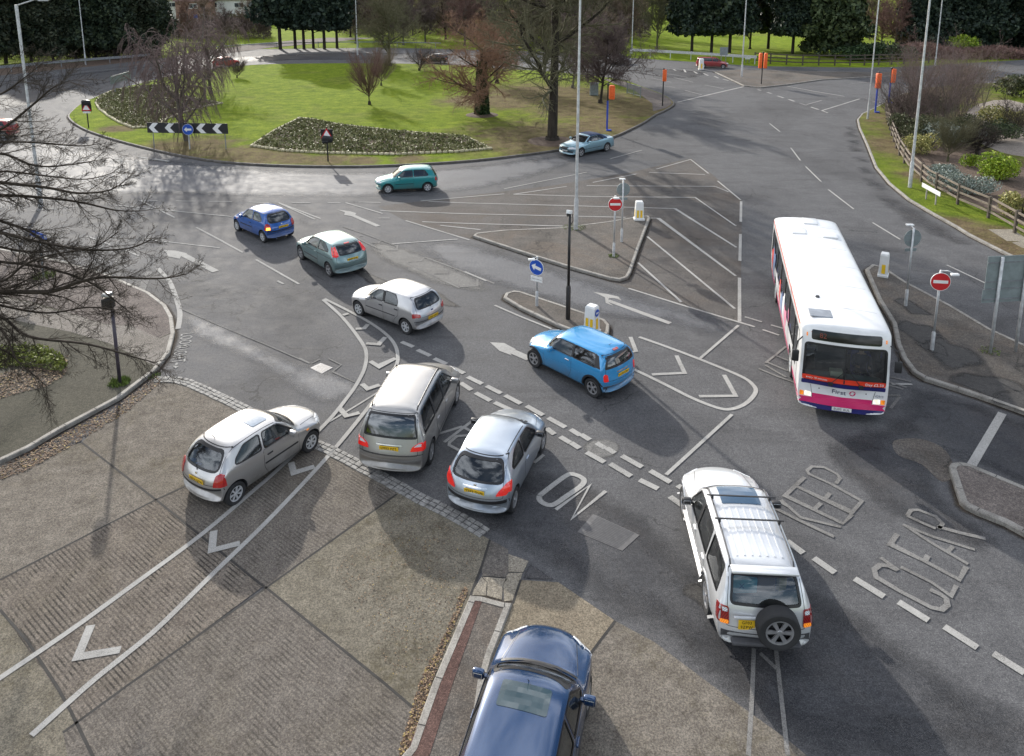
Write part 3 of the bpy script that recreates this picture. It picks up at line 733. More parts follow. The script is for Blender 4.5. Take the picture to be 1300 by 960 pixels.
word('word_clear', [z9((885, 160), (905, 135), (870, 100), (785, 68), (750, 70), (732, 98)), z9((710, 140), (860, 200), (1060, 262)), z9((722, 145), (860, 235), (1028, 332)), z9((955, 245), (925, 275)),
    z9((603, 300), (690, 362)), z9((700, 345), (850, 420), (945, 487), (970, 435)), z9((732, 98), (800, 130), (870, 160))], 0.14, M_PAINTOLD)
zb = lambda *p: [(960 + a / 3.43, 260 + b / 3.43) for a, b in p]
word('word_under_bus', [zb((40, 690), (85, 655), (130, 618)), zb((78, 655), (175, 695), (240, 722)), zb((42, 685), (130, 722), (165, 730)), zb((10, 715), (100, 752), (180, 780)), zb((40, 700), (90, 730), (130, 752)), zb((135, 725), (162, 700)),
    zb((585, 752), (675, 772)), zb((560, 768), (655, 797)), zb((560, 782), (640, 805)), zb((560, 830), (628, 832)), zb((585, 888), (625, 838)), zb((480, 760), (585, 790))], 0.13, M_PAINTOLD)
word('word_lane_bottom', [[(957, 824), (955, 880), (950, 960)], [(985, 824), (990, 870), (1000, 960)], [(965, 830), (986, 850)]], 0.12, M_PAINTOLD)

# LOOK RIGHT lettering beside the kerb
def road_text(s, px, py, dx, dy, size, name, z=0.0148, stretch=1.0, mat=None):
    a = G(px, py); b = G(px + dx, py + dy); d = (b - a); ang = math.atan2(d.y, d.x)
    me = text_mesh(s, size, 0.0, 'CENTER', mat or M_PAINT, 1.05)
    for v in me.vertices: v.co.y *= stretch
    o = link(name, me, None, (a.x, a.y, z), (0, 0, ang)); return structure(o)
road_text('LOOK', 235, 432.5, -3, 14, 0.40, 'word_look', stretch=1.5)
road_text('RIGHT', 228, 450, -3, 14, 0.40, 'word_right', stretch=1.5)
arrow('look_right_arrow', (225, 461), (223.5, 464), [(219.5, 465), (223, 468.5), (227, 465.5), (224, 464.8)], wt=0.08)
# white thermoplastic splash near the roundabout
mb = MB(); fill2d(ccw(gpoly([(138, 204), (149, 200.5), (160, 202), (155, 205.5), (145, 206.5)])), 0.014, mb); structure(mb.obj('white_patch', [M_PAINT]))
mb = MB()
for a, b in (((112, 175.5), (120, 178)), ((128, 184), (141, 188.5)), ((175, 199), (188, 201.5)), ((195, 202), (215, 205))):
    strip(mb, [G(*a), G(*b)], 0.25, 0.014)
structure(mb.obj('edge_line_remains', [M_PAINT]))

# setts across the mouth of the concrete lane
M_SETT = simple('granite_setts', (0.22, 0.215, 0.205), 0.75, var=0.5, scale=8, spec=0.25)
mb = MB(); rnd = random.Random(5)
def ptsalong(pl, step):
    W = [G(*q) for q in pl]; out = []; carry = 0
    for a, b in zip(W, W[1:]):
        L = (b - a).length; t = carry
        while t < L: out.append((a.lerp(b, t / L), (b - a).normalized())); t += step
        carry = t - L
    return out
sline = smooth_line([(200, 482.5), (230, 484), (264, 497.5), (312, 520.5), (345, 537), (398, 563), (420, 573), (479, 604), (530, 632), (580, 657), (618, 680)], 4)
for row in (-1, 0, 1):
    for (p, d) in ptsalong(sline, 0.215):
        nrm = Vector((-d.y, d.x, 0)); q = p + nrm * (row * 0.125 + rnd.uniform(-.008, .008))
        ang = math.atan2(d.y, d.x) + rnd.uniform(-.06, .06)
        mb.box((q.x, q.y, 0.014 + rnd.uniform(-.004, .006)), (0.19, 0.10, 0.03), rot=Matrix.Rotation(ang, 3, 'Z') @ Matrix.Rotation(rnd.uniform(-.05, .05), 3, 'X'))
structure(mb.obj('granite_setts', [M_SETT]))
# ironwork
def cover(name, pts, label, cat='drain cover', bars=7, mat=None, z=0.012):
    q = [G(*p) for p in pts]; mb = MB()
    poly = [(v.x, v.y) for v in q]; poly = ccw(poly); mb.prism(poly, -0.01, z + 0.006)
    t = thing(name, label, cat, (0, 0, 0)); mb.obj('frame', [mat or M_IRON], t)
    a, b, c, d = [Vector((x, y, 0)) for x, y in poly]
    mb = MB()
    for i in range(bars):
        u = (i + 0.8) / (bars + 0.6)
        p0 = a.lerp(b, u); p1 = d.lerp(c, u); s0 = p0.lerp(p1, 0.1); s1 = p0.lerp(p1, 0.9)
        strip(mb, [s0, s1], (b - a).length / bars * 0.4, z + 0.010)
    mb.obj('grating', [M_IRONDK], t); return t
M_IRON = simple('cast_iron', (0.17, 0.17, 0.18), 0.6, 0.3, var=0.4, scale=10)
M_IRONDK = simple('iron_slots', (0.06, 0.06, 0.065), 0.5, 0.3, var=0.3)
cover('gully_cover', z8((95, 600), (185, 558), (290, 598), (195, 650)), 'square iron gully grate with pale rim in the asphalt near the white joint', z=0.008)
cover('inspection_cover', [(733, 676), (753, 653), (812, 680), (790, 700)], 'large grey ribbed double inspection cover in the dark lane below the ON lettering', 'manhole cover', 14, simple('grey_iron', (0.10, 0.097, 0.097), 0.55, 0.3, var=0.25, scale=9), z=0.006)
# litter
mb = MB(); rnd = random.Random(3)
def rnd_in(px_poly):
    xs_ = [p[0] for p in px_poly]; ys_ = [p[1] for p in px_poly]
    while True:
        x, y = rnd.uniform(min(xs_), max(xs_)), rnd.uniform(min(ys_), max(ys_))
        ins = False; j = len(px_poly) - 1
        for i in range(len(px_poly)):
            xi, yi = px_poly[i]; xj, yj = px_poly[j]
            if (yi > y) != (yj > y) and x < (xj - xi) * (y - yi) / (yj - yi) + xi: ins = not ins
            j = i
        if ins: return x, y
def leafquad(mb, c, s, mi=0, flat=0.35):
    a = rnd.uniform(0, 6.28); t = rnd.uniform(-flat, flat); t2 = rnd.uniform(-flat, flat)
    u = Vector((math.cos(a), math.sin(a), t)) * s; v = Vector((-math.sin(a), math.cos(a), t2)) * s * 0.6
    c = Vector(c); mb.add([c - u, c - v, c + u, c + v], [(0, 1, 2, 3)], mi)
LB = [simple('leaf_brown', (0.10, 0.055, 0.03), 0.8), simple('leaf_tan', (0.24, 0.16, 0.09), 0.8), simple('leaf_dark', (0.045, 0.03, 0.022), 0.8), simple('leaf_yellow', (0.30, 0.22, 0.07), 0.8)]
def litter(poly, n, s, z, w=(0.4, 0.25, 0.3, 0.05)):
    mb = MB()
    for _ in range(n):
        g = G(*rnd_in(poly)); leafquad(mb, (g.x, g.y, z + rnd.uniform(0.004, 0.025)), s * rnd.uniform(0.6, 1.5), rnd.choices(range(4), w)[0])
    return mb
def litter_obj(label, poly, n, s, z, **k):
    o = litter(poly, n, s, z, **k).obj('fallen_leaves', LB); return tag(o, label, 'fallen leaves', kind='stuff')
litter_obj('brown fallen leaves banked along the kerb of the left pavement', [(0, 594), (76, 554), (152, 513), (200, 477), (205, 486), (160, 525), (90, 568), (30, 600), (-30, 620)], 2600, 0.028, 0.012)
litter_obj('brown leaves scattered over the bed on the left pavement', [(0, 478), (40, 470), (88, 455), (84, 480), (60, 495), (20, 505), (-30, 520), (-30, 480)], 2200, 0.035, 0.11)
litter_obj('dry brown leaves along the kerb of the narrow bottom path', [(596, 752), (590, 762), (548, 868), (520, 960), (505, 960), (535, 860), (568, 800), (588, 745)], 1500, 0.022, 0.012, w=(0.35, 0.35, 0.2, 0.1))
litter_obj('small leaf debris scattered on the mossy concrete slab', [(420, 720), (520, 640), (610, 700), (560, 830), (500, 860)], 1300, 0.014, 0.012, w=(0.3, 0.3, 0.35, 0.05))
# ================================================================== CARS
M_TYRE = simple('tyre_rubber', (0.022, 0.022, 0.023), 0.8, var=0.3)
M_ALLOY = simple('alloy', (0.50, 0.50, 0.51), 0.35, 0.75, var=0.15, scale=12)
M_HUBCAP = simple('hubcap', (0.55, 0.56, 0.57), 0.4, 0.3, var=0.15, scale=12)
M_BLACK = simple('black_plastic', (0.018, 0.018, 0.02), 0.5, var=0.3)
M_TRIMGREY = simple('grey_plastic', (0.06, 0.06, 0.065), 0.6, var=0.3)
M_CAVITY = simple('cabin_lining', (0.045, 0.045, 0.05), 0.9, var=0.3)
M_SEAT = simple('seat_cloth', (0.055, 0.06, 0.07), 0.95, var=0.3, scale=10)
M_SEATBEIGE = simple('beige_seat_cloth', (0.33, 0.29, 0.22), 0.95, var=0.2, scale=10)
M_CHROME = simple('chrome', (0.75, 0.76, 0.78), 0.18, 1.0, var=0.05)
M_SEAL = simple('window_rubber', (0.012, 0.012, 0.014), 0.35, var=0.2)
M_GLASS = glass('car_glass')
M_GLASSDK = glass('tinted_car_glass', (0.10, 0.12, 0.125), 0.05)
def lampmat(name, col, e=0.0):
    if name in _mats: return _mats[name]
    m, nt, b, out = newmat(name)
    w_ = nt.nodes.new('ShaderNodeTexWave'); w_.inputs['Scale'].default_value = 28; nt.links.new(opos(nt), w_.inputs['Vector'])
    nt.links.new(ramp(nt, w_.outputs['Fac'], [(0.2, tuple(c * 0.6 for c in col)), (0.8, tuple(min(1, c * 1.2) for c in col))]), b.inputs['Base Color'])
    b.inputs['Roughness'].default_value = 0.12; b.inputs['Coat Weight'].default_value = 1.0
    if e: b.inputs['Emission Color'].default_value = (*col, 1); b.inputs['Emission Strength'].default_value = e
    _mats[name] = m; return m
M_TAIL = lampmat('tail_lens', (0.42, 0.012, 0.012))
M_TAILLIT = lampmat('tail_lens_lit', (0.75, 0.02, 0.015), 0.12)
M_AMBER = lampmat('amber_lens', (0.85, 0.25, 0.02), 0.3)
M_CLEAR = lampmat('clear_lens', (0.62, 0.64, 0.66))
M_HEADLIT = lampmat('lit_headlamp', (1.0, 0.9, 0.72), 0.5)
M_PLATEY = simple('yellow_plate', (0.75, 0.47, 0.02), 0.5, var=0.08)
M_PLATEW = simple('white_plate', (0.72, 0.72, 0.70), 0.5, var=0.06)
M_INK = simple('plate_black', (0.012, 0.012, 0.012), 0.5)

_wheel_cache = {}
def wheel_meshes(r, w, spokes, mat, rim_ratio=0.64, style='alloy'):
    key = (r, w, spokes, mat.name)
    if key in _wheel_cache: return _wheel_cache[key]
    rr = r * rim_ratio
    t = MB().lathe([(rr, -w / 2 + .01), (rr + .02, -w / 2), (r * .93, -w / 2), (r * .985, -w / 2 + .018), (r, -w / 2 + .04), (r, w / 2 - .04), (r * .985, w / 2 - .018), (r * .93, w / 2), (rr + .02, w / 2), (rr, w / 2 - .01)], 36, 'y')
    tm = t.mesh('tyre', [M_TYRE], angle=40)
    h = MB().lathe([(0, w * .18), (rr * .5, w * .18), (rr * 1.0, w * .05), (rr * 1.0, -w * .3), (0, -w * .3)], 28, 'y')
    hm = h.mesh('wheel', [M_BLACK], angle=40)
    q = MB(); yo = w / 2 - .012
    q.lathe([(rr * .88, yo - .03), (rr * .90, yo), (rr * 1.02, yo + .004), (rr * 1.03, yo - .03)], 36, 'y')
    q.lathe([(0, yo + .002), (rr * .16, yo + .002), (rr * .22, yo - .012), (rr * .23, yo - .03)], 20, 'y')
    wd = rr * (1.15 / spokes if style == 'alloy' else 1.9 / spokes) * 1.6
    for k in range(spokes):
        a = 2 * math.pi * k / spokes
        ca, sa = math.cos(a), math.sin(a)
        def pt(rad, off, y): return (rad * ca - off * sa, y, rad * sa + off * ca)
        w0, w1 = wd * .34, wd * .55
        vs = [pt(rr * .15, -w0, yo - .004), pt(rr * .15, w0, yo - .004), pt(rr * .93, w1, yo - .002), pt(rr * .93, -w1, yo - .002),
              pt(rr * .15, -w0, yo - .03), pt(rr * .15, w0, yo - .03), pt(rr * .93, w1, yo - .03), pt(rr * .93, -w1, yo - .03)]
        q.add(vs, [(0, 3, 2, 1), (0, 1, 5, 4), (2, 3, 7, 6), (1, 2, 6, 5), (3, 0, 4, 7)])
    rm = q.mesh('rim', [mat], angle=35)
    _wheel_cache[key] = (hm, tm, rm); return _wheel_cache[key]

def add_wheel(t, x, y, r, w, spokes, mat, steer=0.0):
    hm, tm, rm = wheel_meshes(r, w, spokes, mat)
    h = link('wheel', hm, t, (x, y, r), (0, 0, (0 if y > 0 else math.pi) + steer))
    link('tyre', tm, h); link('rim', rm, h); return h

def body_solid(S, level=2):
    """Subdivided closed shell from stations: (s, zb, zbelt, w, ztop, yroof, bow)"""
    L = S['L']; x0 = S['x0']
    rings = []
    for (s, zb, zbelt, w_, zt, yr, bow) in S['st']:
        zm = zb + (zbelt - zb) * 0.55
        half = [(0, zb), (0.78 * w_, zb), (0.955 * w_, zb + 0.06), (w_, zm), (S.get('sh', 0.975) * w_, zbelt), (yr, zt - S.get('re', 0.045)), (yr - 0.13, zt - 0.004), (yr * 0.42, zt + S.get('crown', 0.022) * 0.8), (0, zt + S.get('crown', 0.022))]
        ring = []
        for (y, z) in half: ring.append((s, y, z, bow, w_))
        for (y, z) in reversed(half[1:-1]): ring.append((s, -y, z, bow, w_))
        rings.append([Vector((x0 - (s_ + b_ * (abs(y) / W_) ** 2.8), y, z)) for (s_, y, z, b_, W_) in ring])
    n = len(rings[0]); vs = []; fs = []
    # end caps: shrunken ring then n-gon
    def cap(ring, k, dx):
        c = sum(ring, Vector()) / n
        return [Vector((p.x + dx, c.y + (p.y - c.y) * k, c.z + (p.z - c.z) * k)) for p in ring]
    allr = [cap(rings[0], 0.72, 0.012)] + rings + [cap(rings[-1], 0.72, -0.012)]
    for r_ in allr: vs += r_
    m = len(allr)
    for i in range(m - 1):
        for k in range(n):
            fs.append((i * n + k, i * n + (k + 1) % n, (i + 1) * n + (k + 1) % n, (i + 1) * n + k))
    fs.append(tuple(range(n))[::-1]); fs.append(tuple((m - 1) * n + k for k in range(n)))
    me = bpy.data.meshes.new('body_cage'); me.from_pydata([tuple(v) for v in vs], [], fs); me.update()
    bm = bmesh.new(); bm.from_mesh(me); bmesh.ops.recalc_face_normals(bm, faces=bm.faces)
    cl = bm.edges.layers.float.new('crease_edge')
    cre = S.get('crease', {4: 0.35, 5: 0.55, 2: 0.3}); n2 = n
    scre = S.get('screase', {})
    for e in bm.edges:
        a, b_ = sorted(v.index for v in e.verts)
        ia, ka = divmod(a, n2); ib, kb = divmod(b_, n2)
        if ia != ib and ka == kb:                       # along the car
            kk = ka if ka <= 8 else 16 - ka
            e[cl] = cre.get(kk, 0.0)
        elif ia == ib:                                  # round a section
            e[cl] = scre.get(ia - 1, 0.0)
            if ia in (1, m - 2): e[cl] = 0.45
    bm.to_mesh(me); bm.free()
    ob = link('body_cage', me); mod = ob.modifiers.new('s', 'SUBSURF'); mod.levels = level; mod.render_levels = level
    return bake(ob)

def bvh_of(me):
    return BVHTree.FromPolygons([v.co.copy() for v in me.vertices], [tuple(p.vertices) for p in me.polygons])

AX = {'left': (Vector((0, 4, 0)), Vector((0, -1, 0)), 0, 2), 'right': (Vector((0, -4, 0)), Vector((0, 1, 0)), 0, 2),
      'front': (Vector((9, 0, 0)), Vector((-1, 0, 0)), 1, 2), 'rear': (Vector((-9, 0, 0)), Vector((1, 0, 0)), 1, 2), 'top': (Vector((0, 0, 6)), Vector((0, 0, -1)), 0, 1)}
def project(bvh, view, a, b, off, mind=0.0):
    o0, d, i, j = AX[view]
    o = o0.copy(); o[i] = a; o[j] = b
    loc, nrm, idx, dist = bvh.ray_cast(o, d)
    if loc is None: return None
    if nrm.dot(d) > 0: nrm = -nrm
    if mind and -nrm.dot(d) < mind: return None
    return loc + nrm * off

def patch(bvh, view, poly, off=0.004, step=0.08, wall=0.015, mb=None, mi=0, mind=0.0):
    """Skin patch: 2-D outline laid on the body, lifted by off, its rim turned back in."""
    poly = densify(poly, step)
    poly = ccw(poly)
    xs_ = [p[0] for p in poly]; ys_ = [p[1] for p in poly]
    pts = [Vector(p) for p in poly]; n = len(pts)
    inner = []
    nx_ = int((max(xs_) - min(xs_)) / step); ny_ = int((max(ys_) - min(ys_)) / step)
    for i in range(1, nx_ + 1):
        for j in range(1, ny_ + 1):
            q = (min(xs_) + (max(xs_) - min(xs_)) * i / (nx_ + 1), min(ys_) + (max(ys_) - min(ys_)) * j / (ny_ + 1))
            ins = False; k = n - 1
            for l in range(n):
                xi, yi = poly[l]; xj, yj = poly[k]
                if (yi > q[1]) != (yj > q[1]) and q[0] < (xj - xi) * (q[1] - yi) / (yj - yi) + xi: ins = not ins
                k = l
            if ins: inner.append(Vector(q))
    v2, _, f2, *_r = delaunay_2d_cdt(pts + inner, [], [list(range(n))], 1, 1e-5)
    flip = view in ('left', 'rear')
    vs = []; ok = []
    for p in v2:
        q = project(bvh, view, p.x, p.y, off, mind); ok.append(q is not None); vs.append(q if q is not None else Vector((0, 0, 0)))
    fs = [tuple(f) for f in f2 if all(ok[i] for i in f)]
    d = AX[view][1]
    # orient faces outward
    out = []
    for f in fs:
        nn = (vs[f[1]] - vs[f[0]]).cross(vs[f[2]] - vs[f[0]])
        out.append(f if nn.dot(d) < 0 else tuple(reversed(f)))
    fs = out
    if len(fs) > 1:        # keep the largest connected piece
        par = list(range(len(vs)))
        def fd(a):
            while par[a] != a: par[a] = par[par[a]]; a = par[a]
            return a
        for f in fs:
            for a in f[1:]: par[fd(a)] = fd(f[0])
        cn_ = {}
        for f in fs: cn_[fd(f[0])] = cn_.get(fd(f[0]), 0) + 1
        bestk = max(cn_, key=cn_.get); fs = [f for f in fs if fd(f[0]) == bestk]
        used = sorted({i for f in fs for i in f}); rm = {a: i for i, a in enumerate(used)}; vs = [vs[a] for a in used]; fs = [tuple(rm[a] for a in f) for f in fs]
    if wall:
        cnt = {}
        for f in fs:
            for a, b in zip(f, f[1:] + f[:1]): cnt[(a, b)] = 1
        bd = [(a, b) for (a, b) in cnt if (b, a) not in cnt]
        mp_ = {}
        for a, b in bd:
            for v in (a, b):
                if v not in mp_:
                    mp_[v] = len(vs); vs.append(vs[v] + d * wall)
        fs += [(b, a, mp_[a], mp_[b]) for a, b in bd]
    mb = mb or MB()
    return mb.add(vs, fs, mi)

def ring_patch(bvh, view, poly, d_out, d_in, off=0.004, step=0.08, mb=None, mi=0):
    poly = ccw(densify(poly, step)); a = offset_poly(poly, d_out); b = offset_poly(poly, -d_in); n = len(poly)
    A = [project(bvh, view, x, y, off) for x, y in a]; B = [project(bvh, view, x, y, off) for x, y in b]
    vs = []; fs = []
    for i in range(n): vs += [A[i] or Vector(), B[i] or Vector()]
    d = AX[view][1]
    for i in range(n):
        j = (i + 1) % n
        if None in (A[i], A[j], B[i], B[j]): continue
        f = (2 * i, 2 * j, 2 * j + 1, 2 * i + 1)
        nn = (vs[f[1]] - vs[f[0]]).cross(vs[f[2]] - vs[f[0]])
        fs.append(f if nn.dot(d) < 0 else tuple(reversed(f)))
    mb = mb or MB(); return mb.add(vs, fs, mi)

def line_patch(bvh, view, pts, w_, off=0.003, step=0.08, mb=None, mi=0, wall=0.01):
    """Narrow strip along an open 2-D line."""
    pts = [Vector(p) for p in densify(pts, step, False)]; n = len(pts); L_ = []; R_ = []
    for i in range(n):
        a, b = pts[max(i - 1, 0)], pts[min(i + 1, n - 1)]; dd = (b - a).normalized(); nn = Vector((-dd.y, dd.x)) * w_ / 2
        L_.append(pts[i] + nn); R_.append(pts[i] - nn)
    A = [project(bvh, view, p.x, p.y, off) for p in L_]; B = [project(bvh, view, p.x, p.y, off) for p in R_]
    d = AX[view][1]; mb = mb or MB(); vs = []; fs = []
    for i in range(n): vs += [A[i] or Vector(), B[i] or Vector()]
    m0 = len(vs); vs += [v + d * wall for v in vs]
    for i in range(n - 1):
        if None in (A[i], A[i + 1], B[i], B[i + 1]): continue
        f = (2 * i, 2 * i + 2, 2 * i + 3, 2 * i + 1)
        nn = (vs[f[1]] - vs[f[0]]).cross(vs[f[2]] - vs[f[0]])
        fs.append(f if nn.dot(d) < 0 else tuple(reversed(f)))
        fs.append((2 * i, m0 + 2 * i, m0 + 2 * i + 2, 2 * i + 2)); fs.append((2 * i + 1, 2 * i + 3, m0 + 2 * i + 3, m0 + 2 * i + 1))
    return mb.add(vs, fs, mi)

def prism_x(mb, poly_yz, xa, xb):   # poly in (y, z), swept along x
    n = len(poly_yz); poly_yz = ccw(poly_yz)
    vs = [(xa, y, z) for y, z in poly_yz] + [(xb, y, z) for y, z in poly_yz]
    fs = [tuple(reversed(range(n))), tuple(range(n, 2 * n))] + [(i, (i + 1) % n, n + (i + 1) % n, n + i) for i in range(n)]
    mb.add(vs, fs)
def prism_y(mb, poly_xz, ya, yb):
    n = len(poly_xz); poly_xz = ccw(poly_xz)
    vs = [(x, ya, z) for x, z in poly_xz] + [(x, yb, z) for x, z in poly_xz]
    fs = [tuple(range(n)), tuple(reversed(range(n, 2 * n)))] + [(i, n + i, n + (i + 1) % n, (i + 1) % n) for i in range(n)]
    mb.add(vs, fs)

def fixn(me):
    bm = bmesh.new(); bm.from_mesh(me); bmesh.ops.recalc_face_normals(bm, faces=bm.faces); bm.to_mesh(me); bm.free()

def cut_body(me, cutters, pm):
    me.materials.clear(); me.materials.append(pm); me.materials.append(M_CAVITY)
    me.polygons.foreach_set('material_index', [0] * len(me.polygons))
    xs0 = [v.co.x for v in me.vertices]; span0 = max(xs0) - min(xs0)
    for attempt in range(4):
        ob = link('body_work', me.copy()); cobs = []
        for ci, cmb in enumerate(cutters):
            cm = cmb.mesh('cutter', [pm, M_CAVITY]); cm.polygons.foreach_set('material_index', [1] * len(cm.polygons)); fixn(cm)
            c = link('cutter', cm); cobs.append(c)
            if attempt: cm.transform(Matrix.Translation((.0013 * attempt * (ci + 1), 0, .0017 * attempt)))
            mo = ob.modifiers.new('b', 'BOOLEAN'); mo.operation = 'DIFFERENCE'; mo.object = c; mo.solver = 'EXACT'; mo.use_self = attempt >= 2
        res = bake(ob)
        for c in cobs:
            m_ = c.data; bpy.data.objects.remove(c); bpy.data.meshes.remove(m_)
        pv = [v for p in res.polygons if p.material_index == 0 and p.area > .0005 for v in p.vertices]
        if pv:
            xs1 = [res.vertices[i].co.x for i in pv]; a1 = sum(p.area for p in res.polygons if p.material_index == 0); a0 = sum(p.area for p in me.polygons)
            if max(xs1) - min(xs1) > span0 * .97 and a1 > .55 * a0: break
    # drop stray slivers that the cuts left behind
    bm = bmesh.new(); bm.from_mesh(res); seen = set(); groups = []
    for v in bm.verts:
        if v in seen: continue
        st = [v]; seen.add(v); g = []
        while st:
            x = st.pop(); g.append(x)
            for e in x.link_edges:
                y = e.other_vert(x)
                if y not in seen: seen.add(y); st.append(y)
        groups.append(g)
    big = max(len(g) for g in groups)
    for g in groups:
        if len(g) < big * .2: bmesh.ops.delete(bm, geom=g, context='VERTS')
    bm.to_mesh(res); bm.free()
    res.polygons.foreach_set('use_smooth', [True] * len(res.polygons)); res.set_sharp_from_angle(angle=R(32))
    return res

def plate(t, x, y, z, text, mat, rear=True, two=None, tilt=0.0, w_=0.50, h_=0.115):
    """Number plate facing backwards (-x) or forwards."""
    p = MB().box((0, 0, 0), (0.012, w_, h_), bev=0.003).obj('number_plate', [mat], t, loc=(x, y, z))
    p.rotation_euler = (0, tilt, 0 if rear else math.pi)
    lines = [text] if two is None else [text, two]
    for i, s in enumerate(lines):
        me = text_mesh(s, 0.098 if two is None else 0.085, 0.0015, 'CENTER', M_INK, 1.1, 0.92)
        o = link('lettering', me, p, (-0.0085, 0, 0 if two is None else (0.047 if i == 0 else -0.047)), (R(90), 0, R(-90)))
    return p

def seats(t, xs_, w_, z0, mat, name='front_seat', bench=False, hb=0.62):
    for x in xs_:
        for y in ((0,) if bench else (-w_ * 0.5, w_ * 0.5)):
            sw = w_ * 1.9 if bench else 0.46
            m = MB().box((x + 0.22, y, z0 + 0.06), (0.48, sw, 0.14), bev=0.04).box((x - 0.03, y, z0 + 0.06 + hb / 2), (0.12, sw * 0.96, hb), bev=0.04, rot=Matrix.Rotation(R(-10), 3, 'Y'))
            hr = [y - sw * .28, y + sw * .28] if bench else [y]
            for yy in hr: m.box((x - 0.10, yy, z0 + hb + 0.17), (0.07, 0.24, 0.17), bev=0.03, rot=Matrix.Rotation(R(-10), 3, 'Y'))
            m.obj(name, [mat], t, angle=40)

